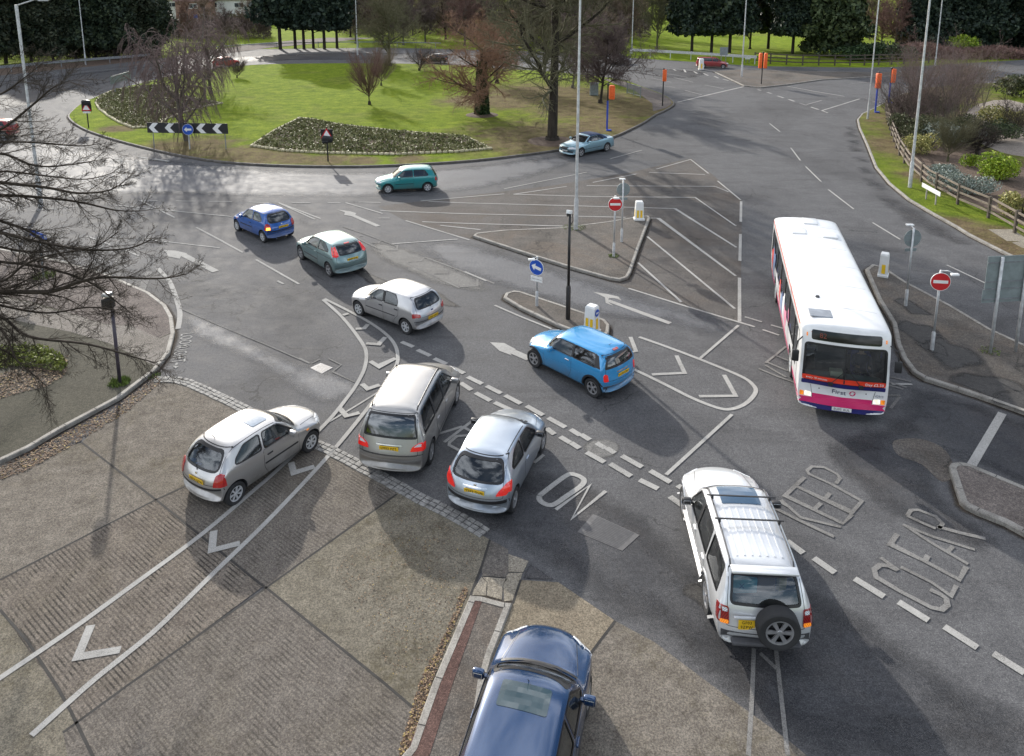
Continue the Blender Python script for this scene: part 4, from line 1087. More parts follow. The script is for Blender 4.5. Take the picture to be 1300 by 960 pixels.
def make_car(name, label, cat, S, loc, rz, pm, group=None, detail=2, steer=0.0):
    t = thing(name, label, cat, loc, rz, group)
    L, wb, r, W = S['L'], S['wb'], S['r'], S['W']
    fo = S['fo']; S['x0'] = x0 = wb / 2 + fo        # origin midway between the axles
    me = body_solid(S, 2); bvh = bvh_of(me)
    X = lambda pl: [(x0 - s, z) for s, z in pl]
    side = [round_poly(X(p), S.get('wr', 0.05)) for p in S['side_win']]
    fwin = round_poly(S['fwin'] + [(-y, z) for y, z in reversed(S['fwin'])], 0.06) if S.get('fwin') else None
    rwin = round_poly(S['rwin'] + [(-y, z) for y, z in reversed(S['rwin'])], S.get('rr', 0.08)) if S.get('rwin') else None
    cutters = []
    # wheel wells
    c = MB(); tw = S.get('tw', 0.19); ya = W / 2 - 0.27
    ar = r + S.get('gap', 0.055)
    for x in (wb / 2, -wb / 2):
        for sgn in (1, -1):
            prof = [(0, ya * sgn), (ar, ya * sgn), (ar, (W / 2 + .3) * sgn), (0, (W / 2 + .3) * sgn)]
            c.lathe([(max(a, 1e-3), b) for a, b in prof], 32, 'y', (x, 0, r + .01))
            n_ = 32; base = len(c.v) - 4 * n_
            c.f.append(tuple(base + k for k in range(n_))); c.f.append(tuple(base + 3 * n_ + k for k in range(n_))); c.mi += [0, 0]
    cutters.append(c)
    if detail >= 2:
        cav = S['cav']              # (s, z_low, z_top, y_low, y_top)
        c = MB(); vs = []
        for (s, zl, zt, yl, yt) in cav:
            vs += [(x0 - s, -yl, zl), (x0 - s, yl, zl), (x0 - s, yt, zt), (x0 - s, -yt, zt)]
        k = len(cav); fs = [(0, 1, 2, 3), tuple((k - 1) * 4 + i for i in (3, 2, 1, 0))]
        for i in range(k - 1):
            for j in range(4): fs.append((i * 4 + j, i * 4 + (j + 1) % 4, (i + 1) * 4 + (j + 1) % 4, (i + 1) * 4 + j))
        c.add(vs, fs); cutters.append(c)
        c = MB(); yin = min(cav[1][4], cav[2][4]) - 0.12
        for p in side:
            prism_y(c, p, yin, W); prism_y(c, p, -W, -yin)
        if side: cutters.append(c)
        c = MB()
        if fwin: prism_x(c, fwin, x0 - S['fcut'], x0 + .2)
        if rwin: prism_x(c, rwin, x0 - L - .4, x0 - S['rcut'])
        if fwin or rwin: cutters.append(c)
        gm = S.get('gm', M_GLASS)
        g_off = -0.009
    else:
        gm = M_GLASSFAR; g_off = 0.003
    bm_ = cut_body(me, cutters, pm)
    link('body', bm_, t)
    # glass and rubber
    gm2 = S.get('gm2', gm)
    for v in ('left', 'right'):
        for i, p in enumerate(side):
            g = patch(bvh, v, offset_poly(p, 0.012), g_off, 0.12, 0).obj('side_window', [gm2 if i else gm], t, smooth=True)
            ring_patch(bvh, v, p, 0.014, 0.016, 0.0035).obj('seal', [M_SEAL], g)
    if fwin:
        g = patch(bvh, 'front', offset_poly(fwin, 0.012), g_off, 0.12, 0).obj('windscreen', [gm], t, smooth=True)
        ring_patch(bvh, 'front', fwin, 0.02, 0.02, 0.0035).obj('seal', [M_SEAL], g)
        if detail >= 1:
            for yy in (0.12, -0.42):
                q = MB(); z_ = S['fwin'][0][1]
                p0 = project(bvh, 'front', yy, z_ + .015, 0.02); p1 = project(bvh, 'front', yy + .42, z_ + .05, 0.016)
                if p0 and p1: q.tube([p0, p1], 0.007, 5); q.obj('wiper', [M_BLACK], t)
    if rwin:
        g = patch(bvh, 'rear', offset_poly(rwin, 0.012), g_off, 0.12, 0).obj('rear_window', [gm2], t, smooth=True)
        ring_patch(bvh, 'rear', rwin, 0.016, S.get('frit', 0.03), 0.0035).obj('seal', [M_SEAL], g)
    if detail >= 1:
        for sg in (1, -1): line_patch(bvh, 'top', [(x0 - .34, sg * W * .30), (x0 - S['st'][4][0] + .05, sg * W * .385)], .011, .0022).obj('bonnet_seam', [M_SEAL], t)
        if rwin:
            zb_ = S['st'][-2][4] + .05; yb = W * .40
            ring_patch(bvh, 'rear', round_poly([(yb, zb_), (yb - .02, S['rwin'][0][1] + .02), (S['rwin'][1][0] + .055, S['rwin'][1][1] + .035), (-S['rwin'][1][0] - .055, S['rwin'][1][1] + .035), (-yb + .02, S['rwin'][0][1] + .02), (-yb, zb_)], .05), .005, .005, .0022).obj('tailgate_seam', [M_SEAL], t)
        # pillars in black where the doors meet
        for p in S.get('pillar', []):
            for v in ('left', 'right'): patch(bvh, v, X(p), 0.004, 0.05, .012, None, 0, .3).obj('door_pillar', [M_BLACK], t)
        # doors, seams and handles
        for dd in S.get('doors', []):
            pl = round_poly(X(dd['o']), 0.05)
            for v in ('left', 'right'):
                q = MB(); patch(bvh, v, offset_poly(pl, 0.009), 0.0012, 0.1, 0.004, q, 1); patch(bvh, v, pl, 0.004, 0.1, 0.006, q, 0)
                dob = q.obj('door', [pm, M_BLACK], t, angle=30)
                hx, hz = dd['h']
                p0 = project(bvh, v, x0 - hx, hz, 0.012)
                if p0: MB().box(p0, (0.17, 0.03, 0.035), bev=0.009).obj('door_handle', [S.get('hm', pm)], dob)
        for (v, pts, wd, key) in S.get('strips', []):
            vv = ('left', 'right') if v == 'side' else (v,)
            for v_ in vv:
                pl = X(pts) if v_ in ('left', 'right') else pts
                line_patch(bvh, v_, pl, wd, S.get('strip_off', 0.008)).obj({'black': 'rubbing_strip', 'paint': 'bumper', 'seam': 'panel_seam', 'chrome': 'chrome_strip', 'grey': 'bumper'}[key],
                    [{'black': M_BLACK, 'paint': pm, 'seam': M_SEAL, 'chrome': M_CHROME, 'grey': M_TRIMGREY}[key]], t)
        for sgn, v in ((1, 'left'), (-1, 'right')):
            mx, mz = S['mirror']
            p0 = project(bvh, v, x0 - mx, mz, 0)
            if p0:
                q = MB().box((p0.x - .01, p0.y + sgn * 0.13, p0.z + 0.03), (0.12, 0.21, 0.15), bev=0.04); q.box((p0.x, p0.y + sgn * 0.03, p0.z), (0.06, 0.1, 0.04))
                mo = q.obj('wing_mirror', [S.get('mm', pm)], t, angle=40)
                MB().box((p0.x - .066, p0.y + sgn * 0.13, p0.z + 0.03), (0.006, 0.155, 0.095), bev=0.002).obj('mirror_glass', [M_CHROME], mo)
    # lamps
    for (nm, v, pl, mat, off) in S.get('lamps', []):
        mats_ = mat
        if v == 'side':
            for v_ in ('left', 'right'): patch(bvh, v_, round_poly(X([(a - (S.get('lsh', .07) if a > L / 2 else 0), b) for a, b in pl]), 0.02), off, 0.04, 0.03, None, 0, 0.5).obj(nm, [mats_], t, angle=40)
        elif v in ('rear', 'front', 'top'):
            pl2 = [(x0 - a, b) for a, b in pl] if v == 'top' else pl
            for sg in (1, -1):
                pz = [(a, b * sg) for a, b in pl2] if v == 'top' else [(a * sg, b) for a, b in pl2]
                patch(bvh, v, round_poly(pz, 0.02), off, 0.04, 0.03, None, 0, 0.35).obj(nm, [mats_], t, angle=40)
        elif v.endswith('_mid'):
            patch(bvh, v[:-4], round_poly(([(x0 - a, b) for a, b in pl] if v == 'top_mid' else pl), 0.02), off, 0.08, 0.02).obj(nm, [mats_], t, angle=40)
    for sx in (wb / 2, -wb / 2):
        for sy in (1, -1):
            add_wheel(t, sx, sy * (W / 2 - tw / 2 - 0.025), r, tw, S.get('spokes', 5), S.get('wm', M_ALLOY), steer if sx > 0 else 0)
    if detail >= 2:
        zf = S.get('floor', 0.42); sm = S.get('seat', M_SEAT)
        seats(t, [x0 - S['seat1']], 0.68, zf, sm)
        seats(t, [x0 - S['seat2']], 0.62, zf + .02, sm, 'rear_seat', True, 0.55)
        dx = x0 - S['dash']
        q = MB().box((dx, 0, zf + 0.34), (0.42, W - 0.34, 0.22), bev=0.06).box((dx - .15, 0, zf + 0.1), (0.3, 0.24, 0.4), bev=0.05)
        q.obj('dashboard', [M_TRIMGREY], t, angle=40)
        q = MB(); pr = [(0.19 + 0.014 * math.cos(a), 0.014 * math.sin(a)) for a in [2 * math.pi * k / 8 for k in range(8)]]
        q.lathe(pr, 24, 'x', closed=True); q.box((0, 0, 0), (0.03, 0.36, 0.05)); q.box((0, 0, -.08), (0.03, 0.05, 0.18))
        sw = q.obj('steering_wheel', [M_BLACK], t, loc=(dx - 0.30, -0.34, zf + 0.46)); sw.rotation_euler = (0, R(22), 0)
        if S.get('shelf'):
            sx_, sz_ = S['shelf']; MB().box((x0 - sx_, 0, sz_), (0.42, W - 0.42, 0.03), bev=0.01).obj('parcel_shelf', [M_CAVITY], t)
    # underbody
    MB().box((x0 - L / 2, 0, 0.24), (L - 0.9, W - 0.5, 0.14)).obj('underbody', [M_BLACK], t)
    return t, bvh

M_GLASSFAR = simple('dark_glass', (0.02, 0.024, 0.026), 0.08, var=0.5, spec=0.8)

def car_pose(front_px, rear_px, W, wb, side):
    """Wheel contact pixels (front, rear) on the given side of the car (+1 left, -1 right) -> location, heading."""
    f = G(*front_px); r_ = G(*rear_px); d = (f - r_).normalized(); nrm = Vector((-d.y, d.x, 0))
    mid = (f + r_) / 2 - nrm * side * (W / 2 - 0.06)
    return (mid.x, mid.y, 0.0), math.atan2(d.y, d.x)

# ---- body shapes: a hatchback family with per-model numbers -------------------------------------------------
def hatch(L, W, H, wb, fo, r, hood=0.93, nose=0.60, cowl=1.02, tail=0.14, roofend=0.62, beltf=0.90, beltr=0.96, gl=0.95, tumble=0.21, rearbow=-0.16, ftop=1.72, cowlz=None, roof0=None, bump_z=0.62, zb=0.20):
    """cowl = s of windscreen foot, ftop = s of windscreen head, roofend = distance of roof end from the tail."""
    rearbow *= 0.8; w = W / 2; yr = w - tumble; cz = cowlz or hood
    st = [(0.03, zb + .06, nose - .16, w * .80, nose - .10, w * .70, 0.34),
          (0.0, zb, nose - .04, w * .90, nose + .02, w * .74, 0.33),
          (0.16, zb - .01, nose + .08, w * .955, hood - .17, w * .72, 0.26),
          (0.55, zb - .02, hood - .17, w * .99, hood - .06, w * .74, 0.12),
          (cowl, zb - .02, hood - .07, w, cz + .01, w * .82, 0.16),
          ((cowl + ftop) / 2, zb - .02, beltf, w, (cz + H) / 2 + .035, (w * .86 + yr) / 2, 0.13),
          (ftop, zb - .02, beltf + .01, w, H - .03, yr, 0.11),
          (ftop + .5, zb - .02, beltf + .02, w, H, yr, 0.03),
          (L - roofend - .45, zb - .02, beltr - .01, w, H - .01, yr, 0.0),
          (L - roofend, zb, beltr, w * .99, H - .05, yr - .02, -0.03),
          (L - (roofend + tail) / 2 + .02, zb + .01, beltr, w * .985, (H + gl) / 2, (yr + w * .9) / 2, -0.08),
          (L - tail, zb + .02, gl - .04, w * .97, gl + .02, w * .86, rearbow),
          (L - .05, zb + .04, bump_z + .10, w * .945, bump_z + .16, w * .84, rearbow * 1.2),
          (L, zb + .05, bump_z - .04, w * .92, bump_z + .01, w * .80, rearbow * 1.35),
          (L - .02, zb + .08, bump_z - .14, w * .86, bump_z - .10, w * .72, rearbow * 1.3)]
    S = dict(L=L, W=W, H=H, wb=wb, fo=fo, r=r, st=st, screase={4: 0.5, 11: 0.35, 12: 0.3}, crown=0.028)
    S['fwin'] = [(w * .80, cz + .035), (yr - .02, H - .075)]
    S['fwin'] = [(w * .78, cz + .05), (yr - .035, H - .10)]
    S['rwin'] = [(w * .70, gl + .045), (yr - .07, H - .13)]
    S['fcut'] = ftop + .25; S['rcut'] = L - roofend - .15
    S['cav'] = [(cowl + .12, 0.42, cz - .05, w - .18, w - .26), (cowl + .35, 0.40, cz + .12, w - .09, w - .22), (ftop + .10, 0.40, H - .085, w - .09, yr - .075), (L - roofend - .05, 0.40, H - .11, w - .09, yr - .09), (L - tail - .14, 0.45, gl + .0, w - .14, w - .22)]
    S['seat1'] = ftop + .62; S['seat2'] = L - roofend - .38; S['dash'] = cowl + .48; S['shelf'] = (L - tail - .38, gl - .06)
    S['mirror'] = (cowl + .42, hood + .03)
    return S
def rear_x(bvh, y, z): p = project(bvh, 'rear', y, z, 0); return p.x if p else -2
def front_x(bvh, y, z): p = project(bvh, 'front', y, z, 0); return p.x if p else 2
def aerial(t, bvh, S, s, y, h=0.45, lean=-0.6):
    p = project(bvh, 'top', S['x0'] - s, y, 0)
    if p: MB().tube([p, p + Vector((lean * h, 0, h))], [0.008, 0.003], 5).obj('aerial', [M_BLACK], t)
def rear_wiper(t, bvh, z, y1=0.35, rz=0.03):
    a = project(bvh, 'rear', 0.0, z, 0.012); b = project(bvh, 'rear', y1, z + rz, 0.014)
    if a and b: MB().tube([a, b], 0.008, 5).obj('rear_wiper', [M_BLACK], t)
def exhaust(t, x, y, z=0.22): MB().tube([(x + .2, y, z), (x - .02, y, z)], 0.024, 10).obj('exhaust', [M_CHROME], t)

# ------------------------------------------------------------------ silver supermini leaving the concrete lane
def corsa(name, label, loc, rz, pm, plate_txt, lit=False, sunroof=True, mirror_m=None, driver=True, strips='paint'):
    S = hatch(3.73, 1.61, 1.42, 2.443, 0.71, 0.285, hood=0.90, nose=0.62, cowl=0.98, ftop=1.62, roofend=0.60, tail=0.16, beltf=0.88, beltr=0.96, gl=0.93, rearbow=-0.20, tumble=0.20)
    S['side_win'] = [[(1.24, .94), (1.70, 1.31), (2.20, 1.335), (2.24, .96)], [(2.31, .965), (2.28, 1.335), (2.75, 1.315), (3.05, 1.12), (3.10, 1.02), (2.98, .99)]]
    S['wr'] = 0.07; S['rr'] = 0.16
    S['rwin'] = [(.60, .955), (.50, 1.315)]
    S['doors'] = [dict(o=[(1.14, .27), (1.16, .90), (2.28, .935), (2.28, .50), (2.16, .27)], h=(2.10, .78))]
    S['strips'] = [('side', [(1.18, .57), (2.26, .58)], 0.045, 'black'), ('rear', [(-.76, .60), (-.5, .58), (.5, .58), (.76, .60)], 0.05, 'black'), ('front', [(-.7, .55), (.7, .55)], .05, 'black')]
    S['lamps'] = [('tail_light', 'rear', [(.55, .66), (.56, .90), (.64, .95), (.73, .92), (.75, .66)], M_TAILLIT if lit else M_TAIL, 0.02), ('tail_light', 'side', [(3.46, .66), (3.49, .88), (3.56, .90), (3.63, .66)], M_TAILLIT if lit else M_TAIL, 0.012),
                  ('headlight', 'front', [(.34, .60), (.34, .70), (.66, .73), (.70, .60)], M_CLEAR, 0.01), ('repeater', 'side', [(.78, .70), (.78, .73), (.86, .73), (.86, .70)], M_AMBER, 0.01)]
    S['spokes'] = 7; S['wm'] = M_HUBCAP; S['mm'] = mirror_m or pm; S['hm'] = M_BLACK
    t, bvh = make_car(name, label, 'car', S, loc, rz, pm)
    if sunroof:
        patch(bvh, 'top', round_poly([(S['x0'] - 1.78, -.38), (S['x0'] - 1.78, .38), (S['x0'] - 2.25, .38), (S['x0'] - 2.25, -.38)], .06), 0.012, 0.1).obj('sunroof', [M_ROOFGLASS], t)
    for sg in (1, -1): line_patch(bvh, 'top', [(S['x0'] - 1.75, sg * .565), (S['x0'] - 3.0, sg * .555)], .018, .004).obj('roof_gutter', [M_SEAL], t)
    plate(t, rear_x(bvh, 0, .74) - .012, -0.06, .735, plate_txt, M_PLATEY, tilt=R(-8))
    rear_wiper(t, bvh, .915, 0.12, 0.08)
    aerial(t, bvh, S, 3.0, .1, .25)
    MB().box((rear_x(bvh, 0, .86) - .005, 0, .86), (.02, .07, .05), bev=.01).obj('boot_badge', [M_CHROME], t)
    return t, bvh, S
M_ROOFGLASS = simple('roof_glass', (0.30, 0.36, 0.43), 0.12, var=0.25, spec=0.9)
P_SILVER = paint('silver_paint', (0.50, 0.50, 0.505), 0.75, 0.30)
P_SILVERW = paint('warm_silver_paint', (0.48, 0.475, 0.47), 0.75, 0.30)
P_BLUE = paint('royal_blue_paint', (0.010, 0.085, 0.33), 0.1, 0.22)
P_SEAGREEN = paint('sea_green_paint', (0.17, 0.26, 0.265), 0.5, 0.30)
P_MINI = paint('electric_blue_paint', (0.035, 0.27, 0.55), 0.2, 0.22)
P_GALAXY = paint('champagne_paint', (0.37, 0.362, 0.35), 0.75, 0.30)
P_ICE = paint('ice_blue_paint', (0.40, 0.45, 0.51), 0.75, 0.28)
P_WHITE4 = paint('pale_silver_paint', (0.62, 0.62, 0.62), 0.3, 0.30)
P_NAVY = paint('navy_paint', (0.010, 0.040, 0.11), 0.4, 0.18)
P_TEAL = paint('teal_paint', (0.0, 0.20, 0.21), 0.15, 0.28)
P_CABRIO = paint('powder_blue_paint', (0.24, 0.40, 0.48), 0.5, 0.28)
P_BLACKC = paint('black_car_paint', (0.012, 0.014, 0.017), 0.2, 0.2)
P_RED = paint('dark_red_paint', (0.28, 0.015, 0.02), 0.1, 0.28)
P_RED2 = paint('bright_red_paint', (0.45, 0.02, 0.02), 0.1, 0.28)

loc, rz = car_pose((394, 573.5), (301.5, 638.8), 1.61, 2.443, -1)
t_corsa, bv_corsa, S_corsa = corsa('hatchback_car', 'silver three door hatchback with glass sunroof and a driver, crossing the stone setts', loc, rz, P_SILVERW, 'X816 GYN', lit=False)
# things on its parcel shelf
MB().box((-1.52, 0.42, .93), (.10, .26, .10), bev=.03).box((-1.54, 0.12, .92), (.10, .18, .09), bev=.03).obj('blue_bag', [simple('blue_bag', (0.03, 0.12, 0.55), .6)], t_corsa, angle=40)
MB().box((-1.56, -0.22, .90), (.10, .30, .07), bev=.02).obj('tissue_box', [simple('pale_box', (0.5, 0.6, 0.58), .6)], t_corsa, angle=40)

loc, rz = car_pose((301, 293), (334.6, 308), 1.61, 2.443, 1)
t_, bv_, S_ = corsa('hatchback_car', 'royal blue three door hatchback with a lit indicator at the head of the queue', loc, rz, P_BLUE, 'R582 CKO', sunroof=False)
patch(bv_, 'rear', [(.58, .67), (.58, .78), (.72, .78), (.74, .67)], 0.03, .05).obj('indicator', [lampmat('lit_amber', (1, .30, .03), 3.0)], t_)
exhaust(t_, -1.80, .35)

# ------------------------------------------------------------------ sea-green three door with high tail lamps
S = hatch(4.15, 1.70, 1.43, 2.615, 0.82, 0.31, hood=0.90, nose=0.62, cowl=1.05, ftop=1.78, roofend=0.62, tail=0.15, beltf=0.90, beltr=1.00, gl=0.97, rearbow=-0.22, tumble=0.22)
S['side_win'] = [[(1.30, .97), (1.85, 1.32), (2.42, 1.35), (2.46, 1.0)], [(2.52, 1.005), (2.48, 1.35), (2.95, 1.33), (3.38, 1.14), (3.40, 1.07)]]
S['rwin'] = [(.52, 1.0), (.50, 1.31)]; S['rr'] = .06
S['doors'] = [dict(o=[(1.24, .28), (1.26, .93), (2.52, .98), (2.52, .5), (2.40, .28)], h=(2.34, .84))]
S['strips'] = [('side', [(1.28, .52), (2.50, .53)], 0.05, 'grey'), ('rear', [(-.78, .66), (-.5, .64), (.5, .64), (.78, .66)], 0.05, 'paint'), ('side', [(1.2, .80), (2.0, .83), (3.9, .86)], .012, 'seam')]
S['lamps'] = [('tail_light', 'rear', [(.56, .98), (.55, 1.31), (.61, 1.31), (.74, .96), (.66, .93)], M_TAILLIT, 0.02), ('tail_light', 'side', [(3.52, 1.30), (3.66, 1.30), (3.98, 1.0), (3.90, .95)], M_TAILLIT, 0.015),
    ('brake_light', 'rear_mid', [(-.12, 1.335), (-.12, 1.355), (.12, 1.355), (.12, 1.335)], M_TAILLIT, 0.02), ('headlight', 'front', [(.34, .60), (.34, .70), (.70, .76), (.74, .62)], M_CLEAR, 0.01)]
S['spokes'] = 5
loc, rz = car_pose((382, 329), (418.4, 351.5), 1.70, 2.615, 1)
t_, bv_ = make_car('hatchback_car', 'sea green three door hatchback with tall red tail lamps, behind the royal blue one', 'car', S, loc, rz, P_SEAGREEN)
plate(t_, rear_x(bv_, 0, .80) - .012, 0, .80, 'V681 MHJ', M_PLATEY, tilt=R(-12)); rear_wiper(t_, bv_, .99, .3, .02)

# ------------------------------------------------------------------ silver five door
S = hatch(3.83, 1.63, 1.39, 2.446, 0.74, 0.285, hood=0.88, nose=0.60, cowl=1.00, ftop=1.66, roofend=0.52, tail=0.14, beltf=0.87, beltr=0.93, gl=0.92, rearbow=-0.17, tumble=0.20)
S['side_win'] = [[(1.26, .93), (1.74, 1.28), (2.02, 1.30), (2.05, .94)], [(2.12, .94), (2.09, 1.305), (2.62, 1.30), (2.78, 1.10), (2.80, .96)]]
S['rwin'] = [(.60, .96), (.50, 1.27)]; S['rr'] = .12
S['doors'] = [dict(o=[(1.18, .27), (1.20, .89), (2.085, .915), (2.085, .27)], h=(1.98, .80)), dict(o=[(2.10, .27), (2.10, .915), (2.88, .935), (2.84, .62), (2.66, .45), (2.58, .27)], h=(2.76, .83))]
S['pillar'] = [[(2.045, .94), (2.025, 1.30), (2.095, 1.30), (2.115, .94)]]
S['strips'] = [('side', [(1.20, .56), (2.70, .57)], 0.04, 'grey'), ('rear', [(-.76, .56), (-.5, .54), (.5, .54), (.76, .56)], 0.03, 'grey')]
S['lamps'] = [('tail_light', 'rear', [(.54, .70), (.54, .80), (.66, .84), (.76, .86), (.77, .72)], M_TAIL, 0.02), ('tail_light', 'side', [(3.62, .70), (3.60, .84), (3.70, .85), (3.76, .72)], M_TAIL, 0.012),
    ('headlight', 'front', [(.34, .58), (.34, .67), (.66, .72), (.72, .60)], M_CLEAR, 0.01)]
S['spokes'] = 6; S['wm'] = M_HUBCAP; S['hm'] = M_BLACK
loc, rz = car_pose((456, 401), (515, 424), 1.63, 2.446, 1)
t_, bv_ = make_car('hatchback_car', 'silver five door hatchback third in the queue beside the leaf shaped island marking', 'car', S, loc, rz, P_SILVER)
plate(t_, rear_x(bv_, 0, .60) - .012, 0, .60, 'T356 UNO', M_PLATEY, tilt=R(-6)); rear_wiper(t_, bv_, .93, .15, .08)
MB().box((rear_x(bv_, 0, .83) - .006, 0, .83), (.015, .09, .05), bev=.006).obj('boot_badge', [simple('navy_badge', (.02, .03, .12), .3)], t_)

# ------------------------------------------------------------------ small electric blue car
S = hatch(3.63, 1.69, 1.41, 2.467, 0.58, 0.305, hood=0.93, nose=0.66, cowl=0.98, ftop=1.42, roofend=0.34, tail=0.12, beltf=0.96, beltr=0.98, gl=0.96, rearbow=-0.20, tumble=0.24, bump_z=.56)
S['side_win'] = [[(1.12, .99), (1.42, 1.30), (2.16, 1.325), (2.20, .995)], [(2.24, .995), (2.20, 1.325), (3.05, 1.32), (3.20, 1.02), (3.10, .998)]]
S['rwin'] = [(.66, .985), (.52, 1.29)]; S['rr'] = .05; S['frit'] = .05; S['crown'] = .035; S['gm2'] = M_GLASSDK
S['pillar'] = [[(1.06, .98), (1.38, 1.31), (1.44, 1.31), (1.14, .98)], [(2.19, .99), (2.15, 1.33), (2.21, 1.33), (2.25, .99)], [(3.00, 1.31), (3.12, 1.30), (3.32, 1.0), (3.10, 1.0)]]
S['doors'] = [dict(o=[(1.06, .30), (1.04, .95), (2.20, .965), (2.20, .55), (2.08, .30)], h=(2.04, .86))]
S['hm'] = M_CHROME
S['strips'] = [('rear', [(-.74, .46), (.74, .46)], .022, 'chrome'), ('rear', [(-.74, .40), (.74, .40)], .08, 'grey'), ('rear', [(-.26, .83), (.26, .83)], .035, 'chrome'), ('rear', [(-.80, .53), (.80, .53)], .07, 'paint'), ('side', [(1.0, .23), (2.7, .23)], .07, 'black')]
S['lamps'] = [('tail_light', 'rear', [(.60, .62), (.61, .82), (.68, .85), (.73, .80), (.73, .62)], M_TAILLIT, 0.02), ('brake_light', 'rear_mid', [(-.11, 1.345), (-.11, 1.372), (.11, 1.372), (.11, 1.345)], M_TAIL, 0.02),
    ('headlight', 'front', [(.40, .62), (.38, .76), (.50, .83), (.64, .78), (.66, .64), (.54, .58)], M_CLEAR, 0.02), ('bonnet_stripe', 'top', [(.35, .20), (.35, .28), (.90, .30), (.90, .22)], P_MINI, 0.003)]
S['spokes'] = 5; S['tw'] = .19; S['gap'] = .05
loc, rz = car_pose((678, 466), (752, 504), 1.69, 2.467, 1)
t_mini, bv_ = make_car('small_car', 'electric blue small car with black wheel arches beside the narrow traffic island', 'car', S, loc, rz, P_MINI)
def arch_trim(t, S, w=0.055, out=0.012, m=None):
    for sx in (S['wb'] / 2, -S['wb'] / 2):
        for sg, v in ((1, 'left'), (-1, 'right')):
            r0 = S['r'] + S.get('gap', .055); q = MB(); n = 22; vs = []; fs = []
            b = t_bv
            for k in range(n + 1):
                a = R(-12) + R(204) * k / n
                for rr, oo in ((r0 - .004, -.03), (r0 - .004, out), (r0 + w, out), (r0 + w, -.01)):
                    p = project(b, v, sx + (r0 + w * .6) * math.cos(a), S['r'] + (r0 + w * .6) * math.sin(a), 0)
                    yy = (p.y if p else sg * S['W'] / 2) + sg * oo
                    vs.append((sx + rr * math.cos(a), yy, max(.16, S['r'] + .01 + rr * math.sin(a))))
            for k in range(n):
                for j in range(3):
                    f = (k * 4 + j, k * 4 + j + 1, k * 4 + j + 5, k * 4 + j + 4); fs.append(f if sg < 0 else f[::-1])
            q.add(vs, fs).obj('wheel_arch', [m or M_BLACK], t, angle=50)
t_bv = bv_; arch_trim(t_mini, S)
plate(t_mini, rear_x(bv_, 0, .73) - .012, 0, .73, 'LC52 KXH', M_PLATEY, tilt=R(-5)); aerial(t_mini, bv_, S, 3.0, 0, .10, -1.2); rear_wiper(t_mini, bv_, .985, -.3, .1)

# ------------------------------------------------------------------ people carrier
S = hatch(4.64, 1.81, 1.74, 2.835, 0.90, 0.32, hood=1.02, nose=0.66, cowl=0.92, ftop=1.86, roofend=0.42, tail=0.14, beltf=1.02, beltr=1.07, gl=1.02, rearbow=-0.16, tumble=0.23, cowlz=1.05)
S['side_win'] = [[(1.30, 1.08), (1.95, 1.56), (2.30, 1.61), (2.33, 1.09)], [(2.41, 1.09), (2.38, 1.615), (3.20, 1.62), (3.22, 1.10)], [(3.30, 1.10), (3.28, 1.62), (4.02, 1.60), (4.22, 1.12)]]
S['rwin'] = [(.70, 1.10), (.60, 1.60)]; S['rr'] = .06; S['gm2'] = M_GLASSDK
S['doors'] = [dict(o=[(1.22, .30), (1.26, 1.04), (2.365, 1.06), (2.365, .30)], h=(2.24, .90)), dict(o=[(2.385, .30), (2.385, 1.06), (3.25, 1.075), (3.22, .72), (3.05, .50), (2.98, .30)], h=(3.10, .92))]
S['pillar'] = [[(2.325, 1.09), (2.305, 1.615), (2.385, 1.615), (2.405, 1.09)], [(3.215, 1.10), (3.205, 1.62), (3.285, 1.62), (3.295, 1.10)]]
S['strips'] = [('rear', [(-.86, .56), (-.5, .54), (.5, .54), (.86, .56)], .05, 'paint'), ('side', [(1.1, .45), (3.1, .46)], .035, 'grey'), ('rear', [(-.84, .70), (.84, .70)], .012, 'seam')]
S['lamps'] = [('tail_light', 'rear', [(.54, .80), (.58, .90), (.72, .98), (.83, 1.0), (.85, .80)], M_TAILLIT, 0.02), ('tail_light', 'side', [(4.38, .80), (4.34, .98), (4.42, 1.0), (4.55, .82)], M_TAILLIT, 0.012),
    ('reversing_light', 'rear', [(.62, .905), (.72, .97), (.80, .98), (.80, .91)], M_CLEAR, .026), ('headlight', 'front', [(.36, .64), (.36, .76), (.74, .86), (.80, .70)], M_CLEAR, 0.01)]
S['seat2'] = 3.0; S['seat1'] = 2.2; S['floor'] = .62; S['mirror'] = (1.55, 1.10); S['spokes'] = 7
loc, rz = car_pose((579, 514), (548, 585), 1.81, 2.835, -1)
t_, bv_ = make_car('people_carrier', 'grey brown people carrier with roof rails waiting at the give way line', 'people carrier', S, loc, rz, P_GALAXY)
plate(t_, rear_x(bv_, 0, .86) - .012, 0, .86, 'LM52 FZT', M_PLATEY, tilt=R(-6)); rear_wiper(t_, bv_, 1.10, .34, .03)
line_patch(bv_, 'rear', [(-.33, .935), (.33, .935)], .03, .02).obj('chrome_strip', [M_CHROME], t_)
for sg in (1, -1):
    q = MB(); pts = []
    for s in (1.98, 2.05, 2.6, 3.3, 3.95, 4.05):
        p = project(bv_, 'top', S['x0'] - s, sg * .60, 0); pts.append(p + Vector((0, 0, .045 if 1.98 < s < 4.05 else 0.0)))
    q.tube(pts, .018, 8); q.obj('roof_rail', [M_BLACK], t_)

